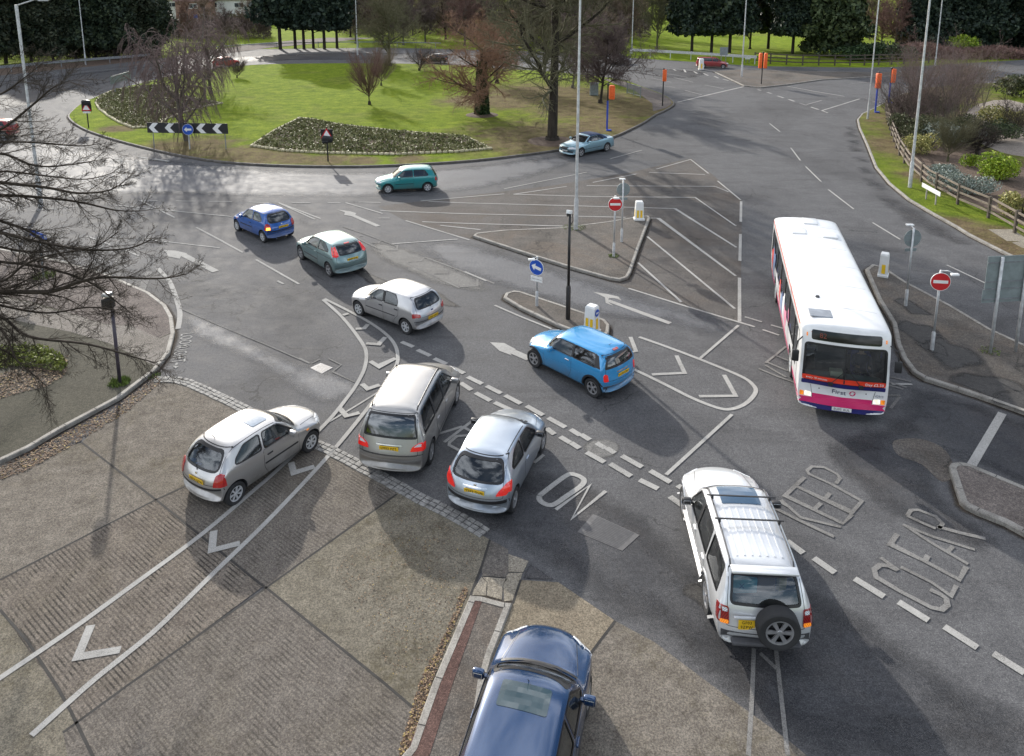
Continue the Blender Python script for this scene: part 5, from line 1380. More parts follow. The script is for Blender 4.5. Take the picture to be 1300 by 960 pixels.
# ------------------------------------------------------------------ ice blue three door
S = hatch(3.835, 1.652, 1.43, 2.442, 0.70, 0.295, hood=0.90, nose=0.58, cowl=0.96, ftop=1.62, roofend=0.64, tail=0.16, beltf=0.89, beltr=0.97, gl=0.93, rearbow=-0.24, tumble=0.22, bump_z=.58)
S['side_win'] = [[(1.26, .96), (1.72, 1.30), (2.28, 1.345), (2.34, .99)], [(2.38, .99), (2.33, 1.345), (2.78, 1.30), (3.12, 1.12), (3.10, 1.06)]]
S['wr'] = .09; S['rwin'] = [(.66, .955), (.54, 1.325)]; S['rr'] = .13
S['doors'] = [dict(o=[(1.12, .28), (1.16, .91), (2.38, .955), (2.38, .5), (2.26, .28)], h=(2.22, .82))]
S['strips'] = [('rear', [(-.78, .575), (-.5, .55), (.5, .55), (.78, .575)], .08, 'black'), ('rear', [(-.30, .85), (.30, .85)], .022, 'chrome'), ('rear', [(-.74, .40), (-.4, .37)], .06, 'paint'), ('rear', [(.4, .37), (.74, .40)], .06, 'paint')]
S['lamps'] = [('tail_light', 'rear', [(.50, .71), (.53, .78), (.70, .96), (.77, .98), (.775, .80), (.72, .72)], M_TAILLIT, 0.02), ('tail_light', 'side', [(3.50, .74), (3.42, .98), (3.52, .97), (3.70, .80)], M_TAILLIT, 0.012),
    ('headlight', 'front', [(.30, .56), (.34, .66), (.66, .78), (.72, .70)], M_CLEAR, 0.01), ('bonnet_vent', 'top_mid', [(.86, -.40), (.86, -.32), (.93, -.32), (.93, -.40)], M_BLACK, .004), ('bonnet_vent', 'top_mid', [(.86, -.28), (.86, -.20), (.93, -.20), (.93, -.28)], M_BLACK, .004)]
S['spokes'] = 6; S['mm'] = M_BLACK
loc, rz = car_pose((687.5, 575), (654, 644.7), 1.652, 2.442, -1)
t_, bv_ = make_car('hatchback_car', 'ice blue silver three door hatchback with bright tail lamps beside the people carrier', 'car', S, loc, rz, P_ICE)
plate(t_, rear_x(bv_, 0, .765) - .012, 0, .765, 'Y273 DLN', M_PLATEY, tilt=R(-12))
for sg in (1, -1): line_patch(bv_, 'top', [(S['x0'] - 1.80, sg * .555), (S['x0'] - 2.95, sg * .54)], .022, .004).obj('roof_gutter', [M_SEAL], t_)
MB().box((rear_x(bv_, 0, .89) - .004, 0, .89), (.012, .07, .05), bev=.005).obj('boot_badge', [M_CHROME], t_)

# ------------------------------------------------------------------ off-road estate with the spare wheel on its tailgate
S = hatch(4.66, 1.775, 1.735, 2.725, 0.72, 0.36, hood=1.08, nose=0.80, cowl=1.28, ftop=1.85, roofend=0.44, tail=0.10, beltf=1.08, beltr=1.12, gl=1.08, rearbow=-0.10, tumble=0.22, bump_z=.70, zb=.34)
S['side_win'] = [[(1.52, 1.12), (1.92, 1.58), (2.34, 1.62), (2.36, 1.12)], [(2.43, 1.12), (2.40, 1.62), (3.14, 1.62), (3.26, 1.13)], [(3.33, 1.13), (3.26, 1.62), (4.08, 1.60), (4.22, 1.15)]]
S['rwin'] = [(.64, 1.16), (.58, 1.60)]; S['rr'] = .08; S['gm'] = glass('clear_car_glass', (0.55, 0.60, 0.58))
S['doors'] = [dict(o=[(1.46, .42), (1.48, 1.09), (2.395, 1.09), (2.395, .42)], h=(2.28, .96)), dict(o=[(2.415, .42), (2.415, 1.09), (3.28, 1.10), (3.22, .78), (3.02, .60), (2.94, .42)], h=(3.12, .97))]
S['pillar'] = [[(2.355, 1.12), (2.335, 1.62), (2.405, 1.62), (2.425, 1.12)]]
S['strips'] = [('side', [(1.2, .62), (3.0, .62)], .07, 'paint'), ('rear', [(-.80, .60), (.80, .60)], .14, 'grey'), ('rear', [(-.80, .46), (.80, .46)], .08, 'paint')]
S['lamps'] = [('tail_light', 'rear', [(.66, .80), (.67, 1.10), (.80, 1.10), (.815, .80)], lampmat('deep_red_lens', (.25, .01, .01)), 0.02), ('tail_light', 'side', [(4.45, .80), (4.41, 1.10), (4.55, 1.10), (4.59, .80)], lampmat('deep_red_lens', (.25, .01, .01)), 0.012),
    ('indicator', 'rear', [(.67, .80), (.67, .87), (.81, .87), (.815, .80)], M_AMBER, 0.026), ('reversing_light', 'rear', [(.69, 1.02), (.69, 1.08), (.78, 1.08), (.78, 1.02)], M_CLEAR, 0.026),
    ('headlight', 'front', [(.42, .74), (.42, .88), (.74, .90), (.78, .76)], M_CLEAR, 0.01)]
S['seat1'] = 2.3; S['seat2'] = 3.1; S['floor'] = .68; S['seat'] = M_SEATBEIGE; S['mirror'] = (1.72, 1.14); S['spokes'] = 6; S['tw'] = .26; S['gap'] = .07; S['mm'] = M_BLACK
M_OR = paint('pearl_white_paint', (0.62, 0.63, 0.64), 0.4, 0.28)
f_ = G(862, 652); r__ = G(897, 778); dd = Vector((-.985 * 0.205, 1, 0)).normalized()
loc, rz = car_pose((866, 652), (897, 780), 1.775, 2.725, 1)
t_or, bv_ = make_car('off_road_car', 'pale silver off road car with roof bars, spare wheel on its tailgate and boxes inside', 'off road car', S, loc, rz, M_OR)
x0 = S['x0']
for sg in (1, -1):
    q = MB(); pts = []
    for s in (1.95, 2.02, 2.8, 3.6, 4.05, 4.12):
        p = project(bv_, 'top', x0 - s, sg * .585, 0); pts.append(p + Vector((0, 0, .06 if 1.95 < s < 4.12 else 0)))
    q.tube(pts, .017, 8).obj('roof_rail', [M_TRIMGREY], t_or)
for s in (2.42, 3.12):
    p = project(bv_, 'top', x0 - s, 0, 0)
    q = MB().box((x0 - s, 0, p.z + .10), (.035, 1.42 if s < 2.5 else 1.36, .02), bev=.005)
    for sg in (1, -1): q.box((x0 - s, sg * .585, p.z + .06), (.06, .05, .07), bev=.01)
    q.obj('roof_bar', [M_BLACK], t_or)
patch(bv_, 'top', round_poly([(x0 - 1.93, -.40), (x0 - 1.93, .40), (x0 - 2.52, .40), (x0 - 2.52, -.40)], .04), .012, .1).obj('sunroof', [simple('blue_roof_glass', (.045, .09, .15), .08, spec=.8)], t_or)
for k in range(7):
    yy = -.42 + .14 * k
    line_patch(bv_, 'top', [(x0 - 2.62, yy), (x0 - 3.95, yy)], .035, .010, .12, None, 0, .012).obj('roof_rib', [M_OR], t_or, angle=60)
p = project(bv_, 'rear', 0, 1.64, 0)
MB().box((p.x - .05, 0, 1.70), (.20, 1.22, .045), bev=.018).obj('tail_spoiler', [M_OR], t_or, angle=40)
# spare wheel
hm, tm, rm = wheel_meshes(.385, .26, 6, M_ALLOY)
xr = rear_x(bv_, -.22, .92)
h = link('spare_wheel', hm, t_or, (xr - .15, -.16, .93), (0, 0, R(90))); link('tyre', tm, h); link('rim', rm, h)
plate(t_or, xr - .03, .36, .84, 'GF03', M_PLATEY, two='9ZPW', w_=.30, h_=.20)
MB().box((xr - .03, .38, .985), (.05, .44, .05), bev=.015).obj('plate_garnish', [M_OR], t_or, angle=40)
MB().box((xr - .05, 0, .50), (.16, 1.25, .08), bev=.03).obj('step_bumper', [M_TRIMGREY], t_or)
for sg in (1, -1):
    q = MB().tube([(1.0, sg * .875, .42), (-.98, sg * .875, .42)], .035, 8); q.box((.7, sg * .80, .42), (.05, .14, .04)).box((-.7, sg * .80, .42), (.05, .14, .04)); q.obj('side_step', [M_CHROME], t_or)
t_bv = bv_; arch_trim(t_or, S, .06, .012, M_OR)
# luggage seen through the rear window
def cargo(nm, lab, c, sz, mat, rot=0):
    q = MB().box((0, 0, 0), sz, bev=.012); o = q.obj(nm, [mat], None)
    M_ = Matrix.Translation(Vector(t_or.location)) @ Matrix.Rotation(rz, 4, 'Z')
    o.location = M_ @ Vector(c); o.rotation_euler = (0, 0, rz + rot); tag(o, lab, 'box', 'boxes in the back of the off road car')
    return o
cb = cargo('storage_box', 'pale blue printed box behind the rear window of the off road car', (-1.86, .28, 1.15), (.30, .44, .34), simple('pale_blue_box', (.15, .50, .62), .6), .1)
me = text_mesh('X', .16, .001, 'CENTER', simple('box_blue', (.01, .10, .30), .5)); link('printing', me, cb, (-.152, .08, .03), (R(90), 0, R(-90)))
cargo('storage_box', 'white carton on top of the brown box in the off road car', (-1.76, -.12, 1.36), (.28, .34, .12), simple('white_carton', (.55, .54, .50), .7), -.1)
cargo('storage_box', 'brown cardboard box beside the pale blue one in the off road car', (-1.80, -.13, 1.15), (.30, .34, .28), simple('brown_carton', (.22, .13, .08), .8), .05)
cargo('storage_box', 'dark blue and yellow carton leaning at the right of the boxes', (-1.86, -.44, 1.18), (.10, .16, .42), simple('yellow_carton', (.40, .30, .08), .7), .3)
cargo('storage_box', 'tan carton at the far left of the rear window of the off road car', (-1.68, .54, 1.12), (.30, .14, .26), simple('tan_carton', (.40, .34, .24), .7), 0)
MB().box((-1.75, 0, .86), (.9, 1.3, .28)).obj('load_floor', [M_CAVITY], t_or)

# ------------------------------------------------------------------ navy car at the bottom of the picture, nose away from the camera
S = hatch(4.15, 1.73, 1.44, 2.51, 0.85, 0.31, hood=0.94, nose=0.68, cowl=1.12, ftop=1.72, roofend=0.45, tail=0.12, beltf=0.93, beltr=0.96, gl=0.94, tumble=0.22)
S['side_win'] = [[(1.36, .98), (1.80, 1.33), (2.20, 1.35), (2.23, .98)], [(2.30, .98), (2.27, 1.355), (2.95, 1.35), (3.15, 1.0)]]
S['doors'] = [dict(o=[(1.28, .28), (1.30, .94), (2.26, .95), (2.26, .28)], h=(2.14, .84)), dict(o=[(2.28, .28), (2.28, .95), (3.1, .96), (3.04, .62), (2.84, .44), (2.76, .28)], h=(2.96, .85))]
S['strips'] = [('front', [(-.80, .50), (.80, .50)], .09, 'black'), ('side', [(1.3, .5), (2.8, .5)], .05, 'black')]
S['lamps'] = [('headlight', 'front', [(.42, .60), (.42, .74), (.78, .75), (.80, .62)], M_CLEAR, .012), ('grille', 'front_mid', [(-.38, .60), (-.38, .73), (.38, .73), (.38, .60)], M_BLACK, .012), ('tail_light', 'rear', [(.55, .7), (.55, .9), (.78, .9), (.80, .7)], M_TAIL, .015)]
S['spokes'] = 7; S['seat'] = M_SEAT
# front corner pixels -> pose
mid = G(700, 798, .70); v = mid - G(683, 849, .97); v.z = 0; head = v.normalized(); hd = math.atan2(head.y, head.x)
nosept = mid + head * 0.05
c_ = nosept - head * (2.51 / 2 + .85)
t_navy, bv_ = make_car('hatchback_car', 'navy blue car with a sunroof at the bottom edge beside the narrow path', 'car', S, (c_.x, c_.y, 0), hd, P_NAVY)
x0 = S['x0']
patch(bv_, 'top', round_poly([(x0 - 1.92, -.40), (x0 - 1.92, .40), (x0 - 2.40, .40), (x0 - 2.40, -.40)], .05), .006, .1).obj('sunroof', [simple('smoked_roof_glass', (.02, .045, .055), .05, spec=.9)], t_navy)
for sg in (1, -1): line_patch(bv_, 'top', [(x0 - .30, sg * .50), (x0 - 1.10, sg * .62)], .015, .003).obj('bonnet_crease', [P_NAVY], t_navy)
aerial(t_navy, bv_, S, 1.85, 0, .12, -.8)
line_patch(bv_, 'top', [(x0 - 1.13, -.66), (x0 - 1.06, -.3), (x0 - 1.05, 0), (x0 - 1.06, .3), (x0 - 1.13, .66)], .05, .006).obj('scuttle', [M_BLACK], t_navy)
plate(t_navy, front_x(bv_, 0, .44) + .014, 0, .44, 'K417 RGV', M_PLATEW, rear=False)

# ------------------------------------------------------------------ teal car on the roundabout
S = hatch(3.74, 1.62, 1.40, 2.30, 0.76, 0.28, hood=0.88, nose=0.60, cowl=1.02, ftop=1.62, roofend=0.42, tail=0.13, beltf=0.90, beltr=0.94, gl=0.92, tumble=0.20)
S['side_win'] = [[(1.28, .95), (1.70, 1.28), (2.20, 1.31), (2.22, .955)], [(2.29, .955), (2.27, 1.31), (2.92, 1.30), (3.12, 1.05), (3.08, .98)]]
S['rwin'] = [(.58, .95), (.50, 1.28)]
S['doors'] = [dict(o=[(1.16, .27), (1.18, .90), (2.26, .93), (2.26, .5), (2.14, .27)], h=(2.10, .80))]
S['strips'] = [('side', [(1.2, .54), (2.24, .55)], .03, 'seam')]
S['lamps'] = [('tail_light', 'rear', [(.56, .66), (.56, .88), (.74, .88), (.76, .68)], M_TAIL, .015), ('headlight', 'front', [(.34, .60), (.34, .69), (.66, .72), (.70, .62)], M_CLEAR, .012), ('indicator', 'side', [(.12, .62), (.12, .70), (.26, .71), (.26, .63)], M_AMBER, .01)]
S['spokes'] = 6; S['wm'] = M_HUBCAP
loc, rz = car_pose((492.8, 246), (542.8, 243.6), 1.62, 2.30, 1)
t_, bv_ = make_car('hatchback_car', 'teal three door hatchback circulating below the flower bed on the roundabout', 'car', S, loc, rz, P_TEAL)

# ------------------------------------------------------------------ soft-top
S = hatch(4.57, 1.78, 1.39, 2.65, 0.90, 0.32, hood=0.92, nose=0.62, cowl=1.22, ftop=1.92, roofend=1.05, tail=0.16, beltf=0.93, beltr=0.97, gl=0.97, tumble=0.28, rearbow=-.2)
w_ = .89; yr = w_ - .28
S['st'] = S['st'][:8] + [(2.95, .18, .95, w_, 1.355, yr, 0), (3.20, .18, .96, w_, 1.30, yr - .02, -.02), (3.72, .2, .97, w_ * .99, 1.03, w_ * .82, -.05), (3.85, .2, .965, w_ * .985, 1.0, w_ * .84, -.06), (4.36, .22, .95, w_ * .96, .985, w_ * .82, -.16), (4.52, .24, .72, w_ * .93, .80, w_ * .8, -.22), (4.57, .26, .56, w_ * .9, .62, w_ * .76, -.24)]
S['screase'] = {4: .5, 10: .5, 12: .5}
S['side_win'] = [[(1.50, .98), (1.98, 1.27), (2.62, 1.29), (2.66, .98)], [(2.70, .98), (2.66, 1.29), (2.95, 1.26), (3.22, 1.0)]]
S['rwin'] = None; S['cav'] = [(1.36, .42, .88, .72, .62), (1.60, .40, 1.02, .79, .66), (2.02, .40, 1.30, .79, .53), (3.0, .40, 1.27, .79, .50), (3.40, .45, 1.0, .74, .6)]
S['doors'] = [dict(o=[(1.42, .28), (1.42, .93), (2.72, .95), (2.72, .5), (2.6, .28)], h=(2.5, .84))]
S['strips'] = [('side', [(1.2, .50), (3.0, .5)], .03, 'seam'), ('front', [(-.6, .36), (.6, .36)], .07, 'black')]
S['lamps'] = [('headlight', 'front', [(.40, .60), (.42, .72), (.74, .74), (.80, .62)], M_CLEAR, .012), ('grille', 'front_mid', [(-.30, .56), (-.34, .72), (.34, .72), (.30, .56)], M_BLACK, .012), ('tail_light', 'rear', [(.5, .7), (.5, .84), (.78, .84), (.80, .7)], M_TAIL, .015)]
S['spokes'] = 5; S['tw'] = .21
loc, rz = car_pose((737.7, 199.3), (770.2, 192.4), 1.78, 2.65, 1)
t_, bv_ = make_car('convertible_car', 'powder blue convertible with a dark blue fabric hood rounding the roundabout', 'convertible', S, loc, rz, P_CABRIO)
x0 = S['x0']; M_HOOD = simple('hood_fabric', (.012, .03, .085), .85, var=.2)
q = MB(); patch(bv_, 'top', round_poly([(x0 - 2.02, -.60), (x0 - 2.02, .60), (x0 - 3.0, .62), (x0 - 3.70, .70), (x0 - 3.70, -.70), (x0 - 3.0, -.62)], .05), .016, .1, .03, q)
for v in ('left', 'right'): patch(bv_, v, [(x0 - 2.0, 1.30), (x0 - 2.6, 1.325), (x0 - 2.93, 1.30), (x0 - 3.26, 1.0), (x0 - 3.62, 1.0), (x0 - 3.62, 1.20), (x0 - 3.0, 1.36), (x0 - 2.0, 1.37)], .012, .1, .03, q)
q.obj('fabric_hood', [M_HOOD], t_, angle=50)
plate(t_, front_x(bv_, 0, .46) + .014, 0, .46, 'LD03 WYE', M_PLATEW, rear=False)

# ------------------------------------------------------------------ far-off cars
def farcar(name, label, pm, fpx, rpx, side, L=3.9, W=1.65, H=1.42, wb=2.45, estate=False):
    S = hatch(L, W, H, wb, .76, .29, hood=.90, nose=.62, cowl=1.02, ftop=1.66, roofend=(.28 if estate else .48), tail=.12, tumble=.20)
    e = L - (.5 if estate else .72)
    S['side_win'] = [[(1.26, .95), (1.74, H - .11), (2.18, H - .09), (2.2, .96)], [(2.28, .96), (2.26, H - .09), (e, H - .10), (e + .2, 1.0)]]
    S['lamps'] = [('tail_light', 'rear', [(.56, .66), (.56, .90), (.74, .9), (.76, .68)], M_TAIL, .015), ('headlight', 'front', [(.34, .60), (.34, .70), (.66, .74), (.70, .62)], M_CLEAR, .012)]
    S['doors'] = [dict(o=[(1.18, .27), (1.2, .90), (2.24, .93), (2.24, .27)], h=(2.1, .8))]
    S['spokes'] = 6
    loc, rz = car_pose(fpx, rpx, W, wb, side)
    return make_car(name, label, 'car', S, loc, rz, pm, detail=1)
farcar('hatchback_car', 'black hatchback on the far side of the roundabout behind the ivy clad tree', P_BLACKC, (542, 81), (560, 81.2), 1)
farcar('hatchback_car', 'silver hatchback on the far road left of the lamp post by the park', P_SILVER, (793.5, 81.8), (774.5, 81), -1)
farcar('estate_car', 'dark red estate car on the far road beside the small yellow bollard', P_RED, (916, 87), (895, 86.5), -1, L=4.4, W=1.7, H=1.45, wb=2.6, estate=True)
farcar('hatchback_car', 'red car on the far carriageway seen through the weeping tree', P_RED2, (302, 84), (283, 86.5), -1)
farcar('hatchback_car', 'red car at the left edge seen through the bare branches', P_RED, (-27, 177), (-7, 176.5), 1)
# ================================================================== BUS
def build_bus():
    L, W, H = 10.7, 2.42, 2.78; r = .46; wb = 5.8; fo = 2.35
    x0 = wb / 2 + fo; w = W / 2
    M_BW = simple('bus_white', (0.72, 0.72, 0.715), 0.35, var=0.10, scale=1.4, coat=0.4)
    M_PINK = simple('bus_pink', (0.58, 0.02, 0.13), 0.35, var=0.08, coat=0.5)
    M_BNAVY = simple('bus_navy', (0.02, 0.02, 0.13), 0.35, var=0.1, coat=0.4)
    M_BRED = simple('bus_red', (0.72, 0.05, 0.02), 0.4, var=0.06)
    S = dict(L=L, W=W, x0=x0, sh=1.0, re=0.10, crown=.05, crease={4: .6, 5: .75, 2: .5, 3: .5}, screase={2: .5})
    hs = lambda s, bow, k=1.0, zt=2.72, zb=.28: (s, zb, 1.55, w * k, zt, w * k - .02, bow)
    S['st'] = [hs(.04, .14, .93, 2.62, .34), hs(0.0, .13, .97, 2.30, .30), hs(.10, .10, .995, 2.68), hs(.35, .04), hs(1.2, 0), hs(3.2, 0), hs(6.0, 0), hs(9.0, 0), hs(10.3, 0), hs(10.6, -.02, .995, 2.70), hs(10.7, -.04, .98, 2.5, .34)]
    # front face: upright, leaning back a little above the waist
    S['st'][0] = (.30, .34, 1.2, w * .95, 2.70, w * .90, .12)
    S['st'] = [(.03, .32, .90, w * .965, 1.15, w * .94, .14), (.0, .28, 1.0, w * .975, 1.30, w * .955, .14), (.06, .27, 1.35, w * .985, 1.95, w * .965, .13), (.18, .27, 1.5, w * .995, 2.62, w * .965, .12), (.30, .27, 1.55, w, 2.72, w * .97, .10)] + [hs(.6, .02, 1, 2.75, .27), hs(1.2, 0, 1, 2.76, .27), hs(3.2, 0, 1, 2.76, .27), hs(6.0, 0, 1, 2.76, .27), hs(9.0, 0, 1, 2.76, .27), hs(10.3, 0, 1, 2.76, .3), hs(10.6, -.02, .995, 2.72, .34), hs(10.7, -.04, .98, 2.5, .38)]
    S['screase'] = {4: .4}
    a = G(1007, 461); b = G(983, 373.5)
    d = (a - b).normalized(); nrm = Vector((-d.y, d.x, 0))
    # both pixels are wheels on the nearside as seen from here: the bus's own right-hand side
    mid = (a + b) / 2 + nrm * (W / 2 - .05) * 1
    mid = mid + d * .80 - Vector((.14, 0, 0)); hd_ = math.atan2(d.y, d.x) - R(1.7)
    t = thing('single_deck_bus', 'white single deck bus with pink and navy skirt turning beside the kerbed island', 'bus', (mid.x, mid.y, 0), hd_)
    me = body_solid(S, 2); bvh = bvh_of(me)
    X = lambda pl: [(x0 - s, z) for s, z in pl]
    wins = []
    edges = [(.95, 1.75), (1.85, 3.30), (3.40, 4.80), (4.90, 6.30), (6.40, 7.80), (7.90, 9.20), (9.30, 10.25)]
    for i, (s0, s1) in enumerate(edges):
        z0 = 1.32 if i else 1.10
        wins.append(round_poly(X([(s0, z0), (s0, 2.34), (s1, 2.34), (s1, z0)]), .06))
    fwin = round_poly([(-1.08, 1.14), (1.08, 1.14), (1.06, 2.22), (-1.06, 2.22)], .10)
    cut = []
    c = MB()
    for x in (wb / 2, -wb / 2):
        for sg in (1, -1):
            prof = [(1e-3, .70 * sg), (r + .08, .70 * sg), (r + .08, 1.5 * sg), (1e-3, 1.5 * sg)]
            c.lathe(prof, 28, 'y', (x, 0, r + .02)); base = len(c.v) - 4 * 28
            c.f.append(tuple(base + k for k in range(28))); c.f.append(tuple(base + 84 + k for k in range(28))); c.mi += [0, 0]
    cut.append(c)
    c = MB().box((x0 - 5.4, 0, 1.48), (10.1, W - .16, 2.06)); cut.append(c)
    c = MB()
    for p in wins: prism_y(c, p, .9, 1.5); prism_y(c, p, -1.5, -.9)
    cut.append(c)
    c = MB(); prism_x(c, fwin, x0 - .8, x0 + .3); cut.append(c)
    body = link('body', cut_body(me, cut, M_BW), t)
    gb = glass('bus_glass', (0.30, 0.35, 0.34)); gbf = glass('bus_windscreen', (0.62, 0.68, 0.67), .02)
    for v in ('left', 'right'):
        for p in wins:
            g = patch(bvh, v, offset_poly(p, .02), -.012, .3, 0).obj('side_window', [gb], t)
            ring_patch(bvh, v, p, .02, .03, .004, .3).obj('seal', [M_SEAL], g)
        # black pillars between panes
        for (s0, s1), (s2, s3) in zip(edges, edges[1:]):
            patch(bvh, v, X([(s1 - .02, 1.34), (s1 - .02, 2.33), (s2 + .02, 2.33), (s2 + .02, 1.34)]), .003, .3).obj('window_pillar', [M_BLACK], t)
    g = patch(bvh, 'front', offset_poly(fwin, .02), -.012, .2, 0).obj('windscreen', [gbf], t, smooth=True)
    ring_patch(bvh, 'front', fwin, .03, .035, .004).obj('seal', [M_SEAL], g)
    patch(bvh, 'front', [(-.02, 1.15), (.02, 1.15), (.02, 2.21), (-.02, 2.21)], .006, .2, .03).obj('windscreen_divider', [M_BLACK], t)
    F = lambda pl, m, nm, off=.005, rr=.02, wall=.02: patch(bvh, 'front', round_poly(pl, rr), off, .10, wall).obj(nm, [m], t, angle=40)
    M_DISP = simple('blind_glass', (.010, .011, .012), .10, var=.3)
    disp = F([(-.92, 2.33), (-.92, 2.60), (.92, 2.60), (.92, 2.33)], M_DISP, 'destination_display', .008, .06)
    F([(-1.10, 1.14), (-1.10, 1.28), (1.10, 1.28), (1.10, 1.14)], M_BRED, 'red_band', .006)
    F([(-1.11, .99), (-1.11, 1.125), (1.11, 1.125), (1.11, .99)], M_BNAVY, 'navy_band', .004, .03)
    F([(-.80, .58), (-.80, .70), (.80, .70), (.80, .58)], M_PINK, 'pink_panel', .005)
    F([(-1.17, .42), (-1.17, .575), (1.17, .575), (1.17, .42)], M_PINK, 'front_bumper', .022, .03, .04)
    F([(-1.15, .285), (-1.15, .41), (1.15, .41), (1.15, .285)], M_BNAVY, 'skirt', .012)
    for sg in (1, -1):
        F([(sg * .82, .60), (sg * .82, .72), (sg * 1.00, .74), (sg * 1.00, .60)], M_HEADLIT, 'headlight', .012)
        F([(sg * 1.02, .60), (sg * 1.02, .73), (sg * 1.13, .74), (sg * 1.13, .60)], M_AMBER, 'indicator', .012)
        F([(sg * 1.02, 2.40), (sg * 1.02, 2.50), (sg * 1.055, 2.50), (sg * 1.055, 2.40)], M_AMBER, 'marker_light', .012)
        patch(bvh, 'front', [(sg * .78, .58), (sg * .79, .58), (sg * .86, .97), (sg * .85, .97)], .005, .1).obj('panel_seam', [M_SEAL], t)
        F([(sg * .62 - .015, .86), (sg * .62 + .015, .86), (sg * .62 + .015, .89), (sg * .62 - .015, .89)], M_BLACK, 'lock', .008, .005)
    def ftext(s, y, z, size, mat, off=.012, width=1.0, parent=None):
        me_ = text_mesh(s, size, .002, 'CENTER', mat, 1.0, width)
        p = project(bvh, 'front', y, z, off)
        n0 = project(bvh, 'front', y, z + .04, 0); n1 = project(bvh, 'front', y, z - .04, 0); e0 = project(bvh, 'front', y + .1, z, 0); e1 = project(bvh, 'front', y - .1, z, 0)
        uz = (n0 - n1).normalized(); ux = (e0 - e1).normalized(); nn = ux.cross(uz)
        Mx = Matrix((ux, uz, nn)).transposed().to_4x4(); Mx.translation = p
        o = link('lettering', me_, t); o.matrix_local = Mx; return o
    mw = simple('white_letters', (.8, .8, .78), .5, var=.03); mk = simple('navy_letters', (.012, .012, .07), .4)
    ftext('First', -.10, .845, .21, mk, .008)
    # swirl roundel made of two crescents
    q = MB()
    def swirl(cy, cz, rr):
        A = []; 
        for k in range(13): a = R(20 + 15 * k); A.append((rr * math.cos(a), rr * math.sin(a)))
        for k in range(13): a = R(200 - 15 * k); A.append((rr * .45 * math.cos(a) - .0, rr * .45 * math.sin(a) + rr * .25))
        B = [(-x, -y) for x, y in A]
        for P_ in (A, B):
            vs_ = [project(bvh, 'front', cy + x, cz + y, .008) for x, y in P_]
            n = 13
            q.add(vs_, [(i, i + 1, 24 - i, 25 - i) for i in range(n - 1)])
    swirl(.26, .85, .085); q.obj('swirl_emblem', [M_PINK], t)
    ftext('42919', .97, .83, .11, simple('fleet_number', (.25, .25, .3), .5), .008, .8)
    ftext('every 18 minutes', -.72, 1.215, .085, mw, .012, .95)
    ftext('Day £2.50', .80, 1.205, .12, mw, .012)
    ftext('82', -.62, 2.46, .20, simple('dim_led', (.16, .03, .015), .5, emit=.05), .014)
    pl = MB().box((0, 0, 0), (.012, .52, .11), bev=.003).obj('number_plate', [M_PLATEW], t, loc=(front_x(bvh, 0, .36) + .04, 0, .37)); pl.rotation_euler = (0, 0, math.pi)
    o = link('lettering', text_mesh('EU05 AUL', .098, .0015, 'CENTER', M_INK, 1.1, .92), pl, (-.0085, 0, 0), (R(90), 0, R(-90)))
    # wipers
    for y0, y1 in ((-.35, -.02), (.45, .80)):
        p = project(bvh, 'front', y0 + .0, 1.12, .03); p2 = project(bvh, 'front', y0 + .42 if y0 < 0 else y0 - .40, 1.62, .03)
        if p and p2: MB().tube([p, p2], .010, 6).box(p, (.06, .12, .10), bev=.01).obj('wiper', [M_BLACK], t)
    # side livery
    for v in ('left', 'right'):
        patch(bvh, v, X([(.25, 2.52), (.25, 2.575), (10.5, 2.575), (10.5, 2.52)]), .004, .5).obj('red_stripe', [M_BRED], t)
        for (s0, s1) in ((.3, 1.80), (2.92, 7.55), (8.72, 10.5)):
            patch(bvh, v, X([(s0, .42), (s0, .62), (s1, .62), (s1, .42)]), .005, .5).obj('pink_stripe', [M_PINK], t)
            patch(bvh, v, X([(s0, .30), (s0, .415), (s1, .415), (s1, .30)]), .005, .5).obj('skirt', [M_BNAVY], t)
    # offside pictures: pink and blue swooshes of a faded advertisement
    cols = [simple('ad_pink', (.60, .22, .32), .5), simple('ad_white', (.7, .7, .72), .5), simple('ad_blue', (.18, .25, .42), .5), simple('ad_red', (.62, .08, .07), .5)]
    rn = random.Random(4)
    for k, (s, z, ww, hh) in enumerate([(4.2, .95, .5, 1.2), (4.9, 1.1, .4, 1.3), (5.6, .9, .5, 1.0), (6.3, 1.1, .35, .9), (3.3, 1.5, .22, .5), (7.4, 1.0, .5, .7), (9.0, 1.2, .7, 1.4), (9.6, 1.1, .5, 1.3)]):
        pl = []
        for j in range(14):
            a = 2 * math.pi * j / 14; rr = 1 + .35 * math.sin(3 * a + k)
            pl.append((s + ww * .5 * rr * math.cos(a) + .1 * math.sin(a * 2), z + hh * .5 * rr * math.sin(a)))
        pl = [(a, min(2.3, max(.66, b))) for a, b in pl]
        patch(bvh, 'right', X(pl), .006 + .001 * k, .15, .004).obj('advert_shape', [cols[k % 4]], t)
    line_patch(bvh, 'right', X([(.62, .45), (.62, 2.34), (.90, 2.34)]), .03, .006).obj('door_frame', [M_BLACK], t)
    # mirrors on arms
    for sg in (1, -1):
        q = MB().tube([(x0 - .32, sg * 1.12, 2.35), (x0 - .05, sg * 1.30, 2.3), (x0 - .02, sg * 1.34, 2.0)], .018, 6); q.box((x0 - .03, sg * 1.34, 1.86), (.09, .19, .34), bev=.03)
        q.obj('wing_mirror', [M_BLACK], t, angle=40)
    # roof hatches and vents
    zt = project(bvh, 'top', x0 - 1.2, .5, 0).z
    p = project(bvh, 'top', x0 - .98, -.62, 0)
    MB().box((x0 - 1.0, -.62, p.z + .012), (.52, .62, .03), bev=.012).obj('roof_vent', [simple('smoked_vent', (.22, .24, .27), .3, var=.3)], t)
